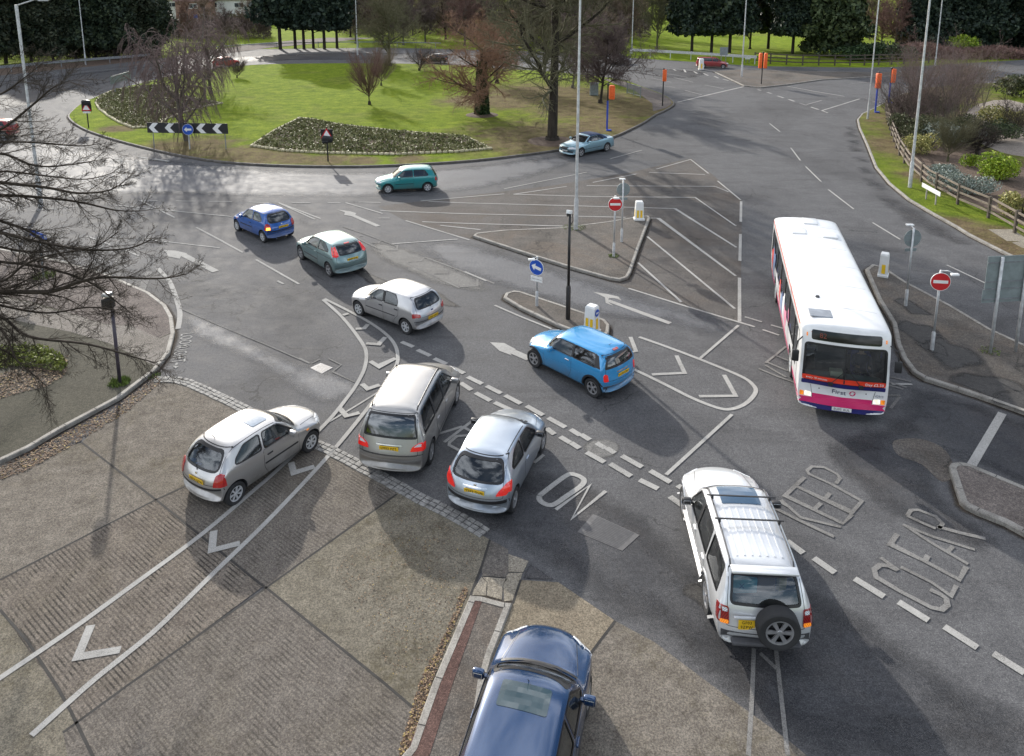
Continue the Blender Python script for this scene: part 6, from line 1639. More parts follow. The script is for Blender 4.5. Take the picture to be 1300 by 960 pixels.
    p = project(bvh, 'top', x0 - 2.2, -.55, 0); MB().lathe([(0, .05), (.05, .05), (.07, .0)], 14, 'z', (x0 - 2.2, -.55, p.z)).obj('roof_cap', [M_TRIMGREY], t)
    for (s, y) in ((8.6, -.45), (8.4, .62), (9.9, .1)):
        p = project(bvh, 'top', x0 - s, y, 0); MB().box((x0 - s, y, p.z + .02), (.72, .55, .07), bev=.03).obj('roof_hatch', [M_BW], t, angle=40)
    for s in (1.5, 3.3, 5.1, 6.9, 8.0, 9.3): line_patch(bvh, 'top', [(x0 - s, -1.12), (x0 - s, 1.12)], .016, .003, .15).obj('roof_seam', [simple('roof_sealant', (.42, .42, .41), .7)], t)
    for v in ('left', 'right'):
        for s in (1.82, 4.3, 5.6, 6.9, 9.6): line_patch(bvh, v, X([(s, .65), (s, 1.26)]), .012, .003).obj('panel_seam', [M_SEAL], t)
    # cab and saloon
    MB().box((x0 - 5.3, 0, .52), (9.6, 2.2, .06)).obj('saloon_floor', [M_TRIMGREY], t)
    MB().box((x0 - .48, 0, 1.0), (.42, 2.15, .36), bev=.08).obj('dashboard', [simple('pale_dash', (.42, .47, .46), .7)], t, angle=40)
    MB().box((x0 - .46, -.15, 1.26), (.24, .34, .16), bev=.02).obj('ticket_tray', [simple('cream_tray', (.72, .70, .55), .6)], t)
    MB().box((x0 - 1.5, -.15, 1.15), (.06, .9, 1.3), bev=.02).obj('cab_screen', [M_TRIMGREY], t)
    q = MB(); q.lathe([(.24 + .015 * math.cos(a), .015 * math.sin(a)) for a in [math.pi * k / 4 for k in range(8)]], 24, 'z', closed=True); q.box((0, 0, 0), (.05, .44, .03))
    sw = q.obj('steering_wheel', [M_BLACK], t, loc=(x0 - .72, .60, 1.22)); sw.rotation_euler = (0, R(-25), 0)
    M_BS = simple('bus_seat', (.06, .06, .22), .9, var=.3)
    q = MB().box((x0 - 1.15, .62, .98), (.48, .48, .14), bev=.04).box((x0 - 1.40, .62, 1.32), (.13, .46, .66), bev=.04); q.obj('driver_seat', [M_BS], t, angle=40)
    s = 2.6
    while s < 9.9:
        for y in (-.78, .78):
            MB().box((x0 - s, y, .98), (.42, .84, .12), bev=.03).box((x0 - s - .22, y, 1.25), (.10, .84, .64), bev=.03).obj('passenger_seat', [M_BS], t, angle=40)
        s += .82
    M_POLE = simple('yellow_rail', (.55, .40, .05), .4)
    for s in (1.8, 3.2, 4.8): MB().tube([(x0 - s, -.35, .55), (x0 - s, -.35, 2.6)], .018, 6).obj('grab_pole', [M_POLE], t)
    for sx in (wb / 2, -wb / 2):
        for sg in (1, -1): add_wheel(t, sx, sg * (w - .16), r, .26, 8, M_HUBCAP)
    MB().box((x0 - 5.3, 0, .40), (9.9, 1.35, .2)).obj('underbody', [M_BLACK], t)
    return t
build_bus()
# ================================================================== STREET FURNITURE
M_GALV = simple('galvanised_steel', (0.50, 0.51, 0.51), 0.5, 0.3, var=0.25, scale=6)
M_GALVDK = simple('weathered_steel', (0.22, 0.23, 0.24), 0.55, 0.3, var=0.25, scale=6)
M_SIGNBACK = simple('sign_back', (0.20, 0.235, 0.235), 0.55, 0.1, var=0.18, scale=4)
M_WHITE = simple('sign_white', (0.74, 0.74, 0.72), 0.5, var=0.06)
M_SIGNRED = simple('sign_red', (0.52, 0.015, 0.02), 0.45, var=0.08)
M_SIGNBLUE = simple('sign_blue', (0.01, 0.075, 0.42), 0.45, var=0.1)
M_BLACKP = simple('black_post_paint', (0.015, 0.014, 0.014), 0.4, var=0.3)
M_PURPLEP = simple('dull_purple_post', (0.055, 0.045, 0.065), 0.4, var=0.3)
M_ORANGE = simple('orange_bag', (0.85, 0.13, 0.02), 0.6, var=0.2, scale=9)
M_BLUEP = simple('blue_sleeve', (0.02, 0.06, 0.42), 0.5, var=0.15)
M_BAG = simple('black_bag', (0.012, 0.012, 0.013), 0.35, var=0.4, scale=9)
M_YEL = simple('sign_yellow', (0.85, 0.55, 0.02), 0.45, var=0.06)
M_TUFT = simple('tuft_green', (0.12, 0.17, 0.03), 0.8, var=0.35, scale=9)

def tuft(label, px, py, z, rad, n=60, h=.14):
    g = G(px, py); mb = MB(); rn = random.Random(int(px))
    for _ in range(n):
        a = rn.uniform(0, 6.28); rr = rad * math.sqrt(rn.random()); x = rr * math.cos(a); y = rr * math.sin(a)
        hh = h * rn.uniform(.4, 1); b = rn.uniform(0, 6.28); dx, dy = math.cos(b) * .02, math.sin(b) * .02
        mb.add([(x - dx, y - dy, 0), (x + dx, y + dy, 0), (x + rn.uniform(-.06, .06), y + rn.uniform(-.06, .06), hh)], [(0, 1, 2)])
    o = mb.obj('weed_tuft', [M_TUFT], None, loc=(g.x, g.y, z)); tag(o, label, 'weeds', kind='stuff'); return o

def lamp_column(label, bx, by, H=10.0, base_h=1.4, arm=(1, 0), head=True, r0=.11, bz=0.0, arml=1.6, r1=.05, group='tall street lamps round the junction'):
    g = G(bx, by, bz); t = thing('street_lamp', label, 'street lamp', (g.x, g.y, bz), 0, group)
    MB().tube([(0, 0, 0), (0, 0, base_h), (0, 0, base_h + .12)], [r0, r0, r0 * .72], 16).obj('base', [M_GALV], t, angle=40)
    d = Vector((arm[0], arm[1], 0)).normalized()
    MB().tube([(0, 0, base_h + .1), (0, 0, H * .6), (0, 0, H)], [r0 * .72, r0 * .58, r1], 14).obj('column', [M_GALV], t, angle=40)
    if head:
        top = Vector((0, 0, H))
        MB().tube([top - Vector((0, 0, .05)), top + d * arml + Vector((0, 0, .28))], [.04, .03], 10).obj('bracket_arm', [M_GALV], t, smooth=True)
        q = MB(); ang = math.atan2(d.y, d.x); M3 = Matrix.Rotation(ang, 3, 'Z')
        q.box(top + d * (arml + .3) + Vector((0, 0, .30)), (.75, .30, .14), rot=M3, bev=.05)
        lh = q.obj('lantern', [M_GALV], t, angle=40)
        MB().box(top + d * (arml + .35) + Vector((0, 0, .22)), (.5, .24, .08), rot=M3, bev=.03).obj('lens', [M_CLEAR], lh)
    return t
lamp_column('tall grey street lamp standing on the triangular paved island', 731, 291, 11.5, 1.5, (-1, .3), bz=.11)
lamp_column('tall grey street lamp nearest the street name plate on the grass verge', 1155, 238, 11.5, 1.5, (-1, .2), bz=.11)
lamp_column('tall slim grey street lamp on the verge corner by the orange bagged signal', 1101.5, 151, 11, 1.4, (-1, -.2), bz=.11, r0=.09)
lamp_column('tall pale street lamp on the far paved island by the twin orange bags', 941.5, 97.5, 12, 1.4, (-1, .2), bz=.1, r0=.12)
lamp_column('street lamp at the far left beside the conifers and the barrier', 109, 82, 12, 1.4, (-.2, -1), r0=.11)
lamp_column('street lamp by the park barrier right of the big bare tree', 802, 68, 12, 1.2, (1, -.3), r0=.12)
lamp_column('street lamp behind the red budded tree at the back of the roundabout', 454, 70, 12, 1.2, (-1, -.3), r0=.12)
lamp_column('street lamp behind the bare bushes on the right', 1187, 84, 12, 1.2, (-1, -.3), r0=.12)
g_ = G(52, 262); hL = P(28, 6, g_.y).z
lamp_column('street lamp with a short arm standing behind the near bare branches at the left', 52, 262, hL, 1.6, (1, .15), r0=.12, arml=1.0, r1=.085)

# CCTV mast
g = G(721, 405, .11); t = thing('camera_mast', 'black camera mast with a white camera on the narrow island', 'camera mast', (g.x, g.y, .108))
Hc = P(723, 268, g.y).z - .11
MB().tube([(0, 0, 0), (0, 0, 1.25), (0, 0, 1.32)], [.085, .085, .055], 16).obj('base', [M_BLACKP], t, angle=40)
MB().tube([(0, 0, 1.3), (0, 0, Hc - .12)], [.052, .05], 14).obj('post', [M_BLACKP], t, smooth=True)
cmh = MB().box((-.02, -.05, Hc - .02), (.13, .34, .14), rot=Matrix.Rotation(R(-25), 3, 'Z') @ Matrix.Rotation(R(-18), 3, 'X'), bev=.025).obj('camera_housing', [M_WHITE], t, angle=40)
MB().box((-.08, -.20, Hc - .075), (.10, .03, .11), rot=Matrix.Rotation(R(-25), 3, 'Z'), bev=.01).obj('camera_lens', [M_BLACKP], cmh)
MB().tube([(.06, 0, Hc - .5), (.12, -.02, Hc - .35), (.10, 0, Hc - .12)], .015, 6).obj('cable', [M_BLACKP], t)

def face_dir(ang_deg): return Matrix.Rotation(R(ang_deg), 3, 'Z')
def disc(mb, c, r, th, n, mi, rot, z=0):
    """Flat disc facing -y before rotation."""
    vs = []; 
    for y in (0, th):
        for k in range(n): a = 2 * math.pi * k / n; vs.append(rot @ Vector((r * math.cos(a), y, r * math.sin(a))) + Vector(c))
    mb.add(vs, [tuple(range(n)), tuple(reversed(range(n, 2 * n)))] + [(k, n + k, n + (k + 1) % n, (k + 1) % n) for k in range(n)], mi)
def rect(mb, c, w_, h_, y0, y1, mi, rot):
    vs = [rot @ Vector((x, y, z)) + Vector(c) for y in (y0, y1) for x, z in ((-w_ / 2, -h_ / 2), (w_ / 2, -h_ / 2), (w_ / 2, h_ / 2), (-w_ / 2, h_ / 2))]
    mb.add(vs, [(0, 1, 2, 3), (7, 6, 5, 4), (0, 4, 5, 1), (1, 5, 6, 2), (2, 6, 7, 3), (3, 7, 4, 0)], mi)
def poly_face(mb, c, pl, y, mi, rot):
    pl = ccw(pl)
    tr = tessellate_polygon([[Vector((a, b, 0)) for a, b in pl]]); vs = [rot @ Vector((a, y, b)) + Vector(c) for a, b in pl]; fs = []
    for f in tr:
        a, b, c_ = [Vector(pl[i]) for i in f]
        fs.append(f if (b - a).cross(c_ - a) > 0 else (f[0], f[2], f[1]))
    mb.add(vs, fs, mi)
def signpost(t, H, r=.038, foot=.62, mat=None, fr=.06):
    MB().tube([(0, 0, 0), (0, 0, foot), (0, 0, foot + .05)], [fr, fr, r], 14).obj('base', [mat or M_GALV], t, angle=40)
    MB().tube([(0, 0, foot), (0, 0, H)], r, 12).obj('post', [mat or M_GALV], t, smooth=True)

# no-entry signs
def no_entry(label, bx, by, cy, bz, facing, lamp_dir):
    g = G(bx, by, bz); t = thing('no_entry_sign', label, 'road sign', (g.x, g.y, bz)); zc = P(bx, cy, g.y).z - bz
    signpost(t, zc + .38)
    rot = face_dir(facing); c = rot @ Vector((0, -.06, 0)) + Vector((0, 0, zc))
    q = MB(); disc(q, c, .315, .02, 32, 1, rot); disc(q, c + rot @ Vector((0, -.003, 0)), .30, .002, 32, 0, rot); rect(q, c, .46, .105, -.007, -.0035, 1, rot)
    q.obj('sign_face', [M_SIGNRED, M_WHITE], t, angle=40)
    l = Vector((lamp_dir, -.30, 0))
    MB().tube([(0, 0, zc + .36), (l.x * .5, l.y * .5, zc + .42), (l.x, l.y, zc + .36)], .02, 8).obj('lamp_bracket', [M_GALV], t)
    MB().box((l.x, l.y, zc + .35), (.26, .13, .08), bev=.03).obj('sign_lamp', [M_WHITE], t, angle=40)
    return t
no_entry('round red no entry sign on the triangular island', 779, 326, 259, .11, 0, 0)
no_entry('round red no entry sign with a white lamp on the long right hand island', 1183, 444, 357, .12, -8, .28)

# keep-left sign (white arrow on blue) with plate
g = G(681.5, 388, .11); t = thing('direction_sign', 'round blue sign with white left arrow above a small white plate', 'road sign', (g.x, g.y, .108))
zc = P(680, 339, g.y).z - .11; signpost(t, zc + .42, .034, .55)
rot = face_dir(-33); c = rot @ Vector((0, -.06, 0)) + Vector((0, 0, zc))
q = MB(); disc(q, c, .31, .02, 32, 1, rot); disc(q, c + rot @ Vector((0, -.003, 0)), .295, .002, 32, 0, rot)
AR = [(-.22, 0.0), (-.06, .15), (-.06, .06), (.21, .06), (.21, -.06), (-.06, -.06), (-.06, -.15)]
ca, sa = math.cos(R(-14)), math.sin(R(-14))
poly_face(q, c, [(a * ca - b * sa, a * sa + b * ca) for a, b in AR], -.0062, 1, rot)
q.obj('sign_face', [M_SIGNBLUE, M_WHITE], t, angle=40)
q = MB(); pc = rot @ Vector((0, -.05, 0)) + Vector((0, 0, zc - .47)); rect(q, pc, .50, .20, 0, .012, 0, rot); rect(q, pc, .42, .012, -.003, -.001, 1, rot); q.obj('plate', [M_WHITE, M_TRIMGREY], t)
MB().tube([(0, 0, zc + .40), (-.18, -.22, zc + .44)], .018, 8).obj('lamp_bracket', [M_GALV], t)
MB().box((-.22, -.26, zc + .40), (.26, .12, .07), bev=.025).obj('sign_lamp', [M_WHITE], t, angle=40)

# round signs seen from behind
def sign_back(label, bx, by, cy, bz, r_=.32, bar=True):
    g = G(bx, by, bz); t = thing('round_sign', label, 'road sign', (g.x, g.y, bz)); zc = P(bx, cy, g.y).z - bz
    signpost(t, zc + .42); rot = face_dir(6)
    q = MB(); disc(q, Vector((.02, .045, zc)), r_, .02, 30, 0, rot)
    for dz in (-.12, .12): rect(q, Vector((.02, .045, zc + dz)), r_ * 1.6, .03, -.014, -.001, 1, rot)
    q.obj('sign_face', [M_SIGNBACK, M_GALVDK], t, angle=40)
    if bar: q = MB(); rect(q, Vector((.0, .05, zc - .46)), .46, .12, 0, .015, 0, rot); q.obj('plate', [M_SIGNBACK], t)
    MB().tube([(0, 0, zc + .40), (0, .28, zc + .46)], .018, 8).obj('lamp_bracket', [M_GALV], t)
    MB().box((0, .30, zc + .44), (.28, .14, .06), bev=.02).obj('sign_lamp', [M_WHITE], t, angle=40)
sign_back('grey back of a round sign behind the no entry sign on the triangular island', 789, 307, 241, .11)
sign_back('grey back of a round sign on the long right hand island by the white bollard', 1149.5, 388, 303, .12, .34)

# illuminated bollards
def bollard(label, bx, by, h=1.0, w_=.44, bz=.11, rz=0, arrow=False, twin=True, sc=1.0):
    g = G(bx, by, bz); t = thing('traffic_bollard', label, 'bollard', (g.x, g.y, bz), rz)
    q = MB(); q.box((0, 0, .05), (w_ + .10, w_ * .75 + .08, .10), bev=.02); q.obj('base', [M_WHITE], t)
    vs = []; 
    for z, k in ((.10, 1.0), (h * .93, .86), (h, .70)):
        for x, y in ((-1, -1), (1, -1), (1, 1), (-1, 1)): vs.append((x * w_ / 2 * k, y * w_ * .42 * k, z))
    q = MB().add(vs, [(0, 1, 5, 4), (1, 2, 6, 5), (2, 3, 7, 6), (3, 0, 4, 7), (4, 5, 9, 8), (5, 6, 10, 9), (6, 7, 11, 10), (7, 4, 8, 11), (8, 9, 10, 11)])
    q.obj('shell', [M_WHITE], t)
    q = MB()
    def yat(z, s_): k = 1 + (.86 - 1) * (z - .10) / (h * .83); return w_ * .42 * k * s_
    for s_ in (-1, 1):
        for x0_ in ((-.09, .09) if twin else (0,)):
            ww = .055 if twin else .11
            a = [(x0_ - ww, .16), (x0_ + ww, .16), (x0_ + ww, h * .55), (x0_ - ww, h * .55)]
            vs = [(x, yat(z, s_) + s_ * .006, z) for x, z in a]
            q.add(vs, [(0, 1, 2, 3) if s_ < 0 else (3, 2, 1, 0)])
    def xat(z, s_): k = 1 + (.86 - 1) * (z - .10) / (h * .83); return w_ / 2 * k * s_
    for s_ in (-1, 1):
        vs = [(xat(z, s_) + s_ * .006, y, z) for y, z in ((-.07, .16), (.07, .16), (.07, h * .55), (-.07, h * .55))]
        q.add(vs, [(0, 1, 2, 3) if s_ > 0 else (3, 2, 1, 0)])
    q.obj('yellow_panel', [M_YEL], t)
    if arrow:
        q = MB(); rot = Matrix.Rotation(R(90), 3, 'Z'); c = Vector((w_ / 2 * .92 + .012, 0, h * .76)); disc(q, c, .13, .008, 24, 0, rot)
        poly_face(q, c + Vector((.003, 0, 0)), [(a * .42, b * .42) for a, b in AR], -.002, 1, rot); q.obj('arrow_disc', [M_SIGNBLUE, M_WHITE], t)
bollard('white bollard with yellow panels and a small blue arrow disc on the narrow island', 751, 421, rz=R(-38), arrow=True)
bollard('white bollard with yellow panels at the tip of the triangular island', 811, 279, h=1.0)
bollard('white bollard with a single yellow side panel on the long right hand island', 1121, 350, h=1.0, bz=.12, twin=False, rz=R(60))
bollard('tiny yellow fronted bollard far off beside the dark red estate car', 890, 88.5, h=1.5, w_=.6, twin=False, bz=.05)

# large direction sign from behind
g0 = G(1257, 448, .12); g1 = G(1289, 446, .12)
t = thing('direction_sign', 'large grey back of a direction sign on two steel posts at the right edge', 'road sign', (g0.x, g0.y, .12))
vv = (g1 - g0); vv.z = 0; ang = math.atan2(vv.y, vv.x); t.rotation_euler = (0, 0, ang)
zt = P(1264, 326, g0.y).z - .12; zb_ = P(1258, 385, g0.y).z - .12; wv = vv.length
for x in (0, wv): MB().tube([(x, 0, 0), (x, 0, zt - .02)], .05, 14).obj('post', [M_GALV], t, smooth=True)
q = MB(); zm_ = zb_ + (zt - zb_) * .30
q.box((wv * .95, .075, (zt + zm_ + .02) / 2), (wv * 2.9, .02, zt - zm_ - .02), 0).box((wv * .95, .075, (zm_ + zb_ - .02) / 2), (wv * 3.0, .02, zm_ - zb_ - .02), 0)
q.obj('sign_panel', [M_SIGNBACK], t)
q = MB()
for z in (zt - .22, zm_ + .25, zm_, zb_ + .12): q.box((wv * .95, .052, z), (wv * 2.9, .02, .045))
q.obj('stiffening_rail', [M_GALVDK], t)
g = G(1304, 455, .12)

# chevron board
gl, gr = G(196, 188, .12), G(287, 189.5, .12)
t = thing('chevron_board', 'long black chevron board with four white arrow marks on the roundabout', 'chevron board', (gl.x, gl.y, .12))
vv = gr - gl; vv.z = 0; t.rotation_euler = (0, 0, math.atan2(vv.y, vv.x)); Lb = vv.length
zt = P(192, 155.5, gl.y).z - .12; zb_ = P(192, 168.5, gl.y).z - .12
for x in (0.0, Lb * .5, Lb): MB().tube([(x, 0, 0), (x, 0, zt - .05)], .035, 10).obj('post', [M_GALVDK], t)
e0, e1 = -Lb * .07, Lb * 1.05; w_ = e1 - e0; hh = zt - zb_
MB().box(((e0 + e1) / 2, -.05, (zt + zb_) / 2), (w_, .02, hh), bev=.004).obj('board', [simple('board_black', (.015, .015, .017), .5)], t)
for k, u in enumerate((.02, .22, .61, .81)):
    q = MB(); x = e0 + w_ * u; s_ = hh * .80; th = hh * .52
    pl = [(x + s_ * .55, zt - .03), (x + s_ * .55 + th, zt - .03), (x + th, (zt + zb_) / 2), (x + s_ * .55 + th, zb_ + .03), (x + s_ * .55, zb_ + .03), (x, (zt + zb_) / 2)]
    poly_face(q, Vector((0, -.063, 0)), pl, 0, 0, Matrix.Identity(3)); q.obj('chevron_mark', [M_WHITE], t)
g = G(241, 181, .12); t = thing('round_sign', 'small round blue arrow sign in front of the chevron board', 'road sign', (P(238, 163, (gl.y + gr.y) / 2 - .3).x, (gl.y + gr.y) / 2 - .3, .12))
zc = P(238, 163, gl.y).z - .12; MB().tube([(0, .10, 0), (0, .10, zc)], .04, 10).obj('post', [M_GALV], t)
q = MB(); I3 = Matrix.Identity(3); disc(q, Vector((0, .03, zc)), .40, .02, 28, 1, I3); disc(q, Vector((0, .027, zc)), .385, .002, 28, 0, I3); poly_face(q, Vector((0, .024, zc)), [(a * 1.25, b * 1.25) for a, b in AR], 0, 1, I3)
q.obj('sign_face', [M_SIGNBLUE, M_WHITE], t)

# triangle signs half covered in black bags
def bagged_sign(label, bx, by, ty, low):
    g = G(bx, by, .12); t = thing('warning_sign', label, 'road sign', (g.x, g.y, .12)); zt_ = P(bx, ty, g.y).z - .12
    MB().tube([(0, 0, 0), (0, 0, zt_ - .1)], .05, 10).obj('post', [M_BLACKP], t)
    q = MB(); rot = Matrix.Identity(3); c = Vector((0, -.06, zt_ - .62))
    poly_face(q, c, [(-.42, -.28), (.42, -.28), (0, .44)], 0, 0, rot); poly_face(q, c, [(-.29, -.20), (.29, -.20), (0, .29)], -.004, 1, rot); q.obj('sign_face', [M_SIGNRED, M_WHITE], t)
    q = MB(); q.box((0, .02, zt_ - .62), (.80, .06, .70), bev=.02); q.obj('sign_backing', [M_BAG], t)
    q = MB(); q.box((.05, -.07, zt_ - (.95 if low else .22)), (.72, .20, .46), bev=.09, rot=Matrix.Rotation(R(6), 3, 'Y')); q.box((-.08, -.09, zt_ - (1.12 if low else .12)), (.5, .18, .22), bev=.07, rot=Matrix.Rotation(R(-9), 3, 'Y')).box((0, -.05, zt_ - (.95 if low else .25)), (.7, .12, .3), bev=.05); q.obj('plastic_bag', [M_BAG], t, angle=40)
    MB().box((0, -.06, zt_ - 1.02), (.6, .02, .14)).obj('plate', [M_WHITE], t) if not low else None
bagged_sign('warning triangle with black bags on the left tip of the roundabout', 112.5, 162, 127, False)
bagged_sign('warning triangle wrapped in a black bag in front of the long flower bed', 416.5, 205, 159, True)

# hooded signals
def bagged_signal(label, bx, by, ty, hh, mat, bz, twin=False, ww=.40, dx=.18, blue=False, sleeve=.62):
    g = G(bx, by, bz); t = thing('traffic_signal', label, 'traffic signal', (g.x, g.y, bz), 0, 'hooded traffic signals round the junction'); zt_ = P(bx, ty, g.y).z - bz
    MB().tube([(0, 0, 0), (0, 0, zt_)], .06, 10).obj('post', [M_BLACKP], t)
    if blue: MB().tube([(0, 0, .01), (0, 0, zt_ * sleeve)], .075, 10).obj('blue_sleeve', [M_BLUEP], t); MB().box((.14, -.05, .06), (.42, .22, .12), bev=.03).obj('sleeve_foot', [M_BLUEP], t)
    for s_ in ((-1, 1) if twin else (1,)):
        q = MB(); x = s_ * (.30 if twin else dx)
        q.box((x, -.05, zt_ - hh / 2 - .05), (ww, .38, hh), bev=.07); q.box((x + .03, -.06, zt_ - .1), (ww * .8, .40, .14), bev=.05, rot=Matrix.Rotation(R(8), 3, 'Y'))
        q.obj('orange_hood', [mat], t, angle=40)
    MB().box((0, 0, zt_ + .02), (.16, .16, .16), bev=.03).obj('cap', [M_BLACKP], t)
bagged_signal('traffic signal with an orange hood on a black post at the roundabout exit', 841, 134.5, 88, 1.1, M_ORANGE, .12, ww=.34, dx=.08)
bagged_signal('traffic signal with an orange hood and blue sleeve on the bare earth of the roundabout', 770.5, 166, 108, 1.1, M_ORANGE, .12, blue=True, ww=.44, dx=.32, sleeve=.66)
bagged_signal('black signal post with two orange hoods on the far paved island', 966.5, 107, 67, 1.75, M_ORANGE, .1, twin=True, ww=.34)
bagged_signal('traffic signal with an orange hood and blue sleeve at the tip of the right verge', 1111, 143, 92.5, 1.35, M_ORANGE, .11, blue=True, ww=.42, dx=0, sleeve=.60)
bagged_signal('orange hooded signal half hidden by the bare bushes behind the verge', 1128, 131, 87, 1.35, M_ORANGE, .11, blue=True, ww=.40, dx=.18, sleeve=.58)

# black post lamp in the pavement, left
g = G(152.5, 488, .11); t = thing('path_lamp', 'dark purple post with a black box lamp on the left pavement', 'post lamp', (g.x, g.y, .108)); zt_ = P(140, 384, g.y).z - .11
MB().tube([(0, 0, 0), (0, 0, zt_ - .05)], [.055, .05], 12).obj('post', [M_PURPLEP], t, smooth=True)
MB().box((-.10, 0, zt_ - .02), (.30, .26, .34), bev=.03).obj('lamp_box', [M_BLACKP], t, angle=40)
MB().box((-.12, .05, zt_ + .24), (.26, .26, .12), bev=.04).obj('lamp_cap', [M_GALV], t, angle=40)
tuft('bright green weeds round the foot of the dark purple post', 152, 490, .108, .32, 260, .16)
tuft('green weeds round the foot of the no entry post on the triangular island', 779, 328, .108, .26, 120, .08)
tuft('moss and weeds round the foot of the grey street lamp on the triangular island', 729, 291, .108, .6, 200, .07)
tuft('weeds at the foot of the large direction sign post', 1256, 450, .118, .35, 90, .07)
tuft('weeds at the kerb where the setts begin', 196, 478, .012, .2, 60, .10)

# blue direction plate among the branches at the left
g = G(55, 352, .11); t = thing('direction_sign', 'long narrow blue sign on a post seen through the bare branches', 'road sign', (g.x, g.y, .11)); zc = P(54, 298, g.y).z - .11
MB().tube([(0, .03, 0), (0, .03, zc + .2)], .04, 10).obj('post', [M_GALVDK], t)
rot = face_dir(-32)
q = MB(); rect(q, Vector((0, -.02, zc)), 1.30, .26, -.01, .01, 0, rot); q.obj('sign_panel', [M_SIGNBLUE], t)
for sx in (-.55, .58): q = MB(); rect(q, rot @ Vector((sx, 0, 0)) + Vector((0, -.02, zc + .01)), .10, .12, -.02, -.014, 0, rot); q.obj('symbol', [M_WHITE], t)
q = MB(); rect(q, rot @ Vector((.0, 0, 0)) + Vector((0, -.02, zc + .01)), .70, .03, -.02, -.014, 0, rot); q.obj('lettering', [M_WHITE], t)

# street name plate
ga, gb_ = G(1175, 253, .11), G(1187, 260, .11); t = thing('street_name_sign', 'low white street name plate on two short posts in the verge', 'street sign', (ga.x, ga.y, .11))
vv = gb_ - ga; vv.z = 0; t.rotation_euler = (0, 0, math.atan2(vv.y, vv.x)); Ln = vv.length
for x in (0, Ln): MB().box((x, .02, .34), (.08, .06, .68), bev=.01).obj('post', [simple('concrete_post', (.26, .25, .22), .8)], t)
MB().box((Ln / 2, -.03, .72), (Ln * 1.9, .03, .24), bev=.005).obj('name_plate', [M_WHITE], t)

# cabinets and small boards far away
g = G(754, 121, .12); t = thing('utility_cabinet', 'small grey green utility cabinet beside the bare tree on the roundabout', 'cabinet', (g.x, g.y, .12)); q = MB().box((0, 0, .62), (.85, .5, 1.24), bev=.03); q.obj('cabinet_body', [M_SIGNBACK], t); MB().box((0, 0, 1.27), (.95, .6, .08), bev=.02).obj('lid', [M_GALVDK], t)
def rail_fence(label, a, b, h, n, infill=True):
    g0 = G(*a, .12); g1 = G(*b, .12); t = thing('guard_rail', label, 'railing', (g0.x, g0.y, .12)); v = g1 - g0; v.z = 0; L_ = v.length; t.rotation_euler = (0, 0, math.atan2(v.y, v.x))
    for k in range(n + 1): MB().tube([(L_ * k / n, 0, 0), (L_ * k / n, 0, h)], .045, 8).obj('post', [M_SIGNBACK], t)
    q = MB().tube([(0, 0, h - .03), (L_, 0, h - .03)], .03, 8).tube([(0, 0, .15), (L_, 0, .15)], .03, 8)
    m_ = int(L_ / .13)
    for k in range(1, m_): q.tube([(L_ * k / m_, 0, .15), (L_ * k / m_, 0, h - .03)], .012, 4)
    q.obj('rail_panel', [M_SIGNBACK], t)
rail_fence('short grey pedestrian railing at the paved corner of the roundabout', (796, 119), (813, 124), 1.15, 2)
def back_board(label, ax, ay, bx, by, ty, hp, mat=None, bz=.12, nm='direction_sign'):
    g0 = G(ax, ay, bz); g1 = G(bx, by, bz); t = thing(nm, label, 'road sign', (g0.x, g0.y, bz)); v = g1 - g0; v.z = 0; L_ = v.length; t.rotation_euler = (0, 0, math.atan2(v.y, v.x)); zt_ = P(ax, ty, g0.y).z - bz
    for x in (0, L_): MB().tube([(x, .04, 0), (x, .04, zt_ - .1)], .05, 8).obj('post', [M_GALVDK], t)
    MB().box((L_ / 2, 0, zt_ - hp / 2), (L_ * 1.7, .03, hp), bev=.006).obj('sign_panel', [mat or M_SIGNBACK], t)
back_board('grey green back of a two panel sign at the rear left edge of the roundabout', 147, 118, 162, 113, 96, .85)
back_board('pair of small grey sign panels by the far road near the red estate car', 915, 84, 921, 84, 60, 1.1, M_SIGNBACK, 0)
back_board('small white board beyond the far road right of the pale street lamp', 947, 80, 951, 80, 71, .5, M_WHITE, 0)

# safety barrier along the far road
def barrier(label, pts, h=.75, rail=.30, mat=None, beam_t=.06, spacing=3.2, postw=.10, rails=(0,), postmat=None, nm='crash_barrier', cat='barrier', z0=0.0):
    W_ = [G(x, y) for x, y in pts]; c0 = W_[0]; t = thing(nm, label, cat, (c0.x, c0.y, z0)); loc_ = [p - c0 for p in W_]
    for dz in rails:
        q = MB(); n = len(loc_)
        L_ = []
        for i, p in enumerate(loc_):
            a, b = loc_[max(i - 1, 0)], loc_[min(i + 1, n - 1)]; d = (b - a).normalized(); nn = Vector((-d.y, d.x, 0)) * beam_t / 2; L_.append((p + nn, p - nn))
        vs = []
        for a, b in L_: vs += [(a.x, a.y, h - dz), (b.x, b.y, h - dz), (b.x, b.y, h - dz - rail), (a.x, a.y, h - dz - rail)]
        fs = []
        for i in range(n - 1):
            for j in range(4): fs.append((i * 4 + j, i * 4 + (j + 1) % 4, (i + 1) * 4 + (j + 1) % 4, (i + 1) * 4 + j))
        fs += [(0, 3, 2, 1), (4 * n - 4, 4 * n - 3, 4 * n - 2, 4 * n - 1)]
        q.add(vs, fs).obj('rail', [mat or M_GALV], t)
    carry = 0; cnt = 0
    for a, b in zip(loc_, loc_[1:]):
        d = b - a; L1 = d.length; s = carry
        while s < L1 and cnt < 95:
            p = a + d * (s / L1); MB().box((p.x, p.y, (h + .05) / 2), (postw, postw, h + .05)).obj('post', [postmat or mat or M_GALV], t); s += spacing; cnt += 1
        carry = s - L1
    return t
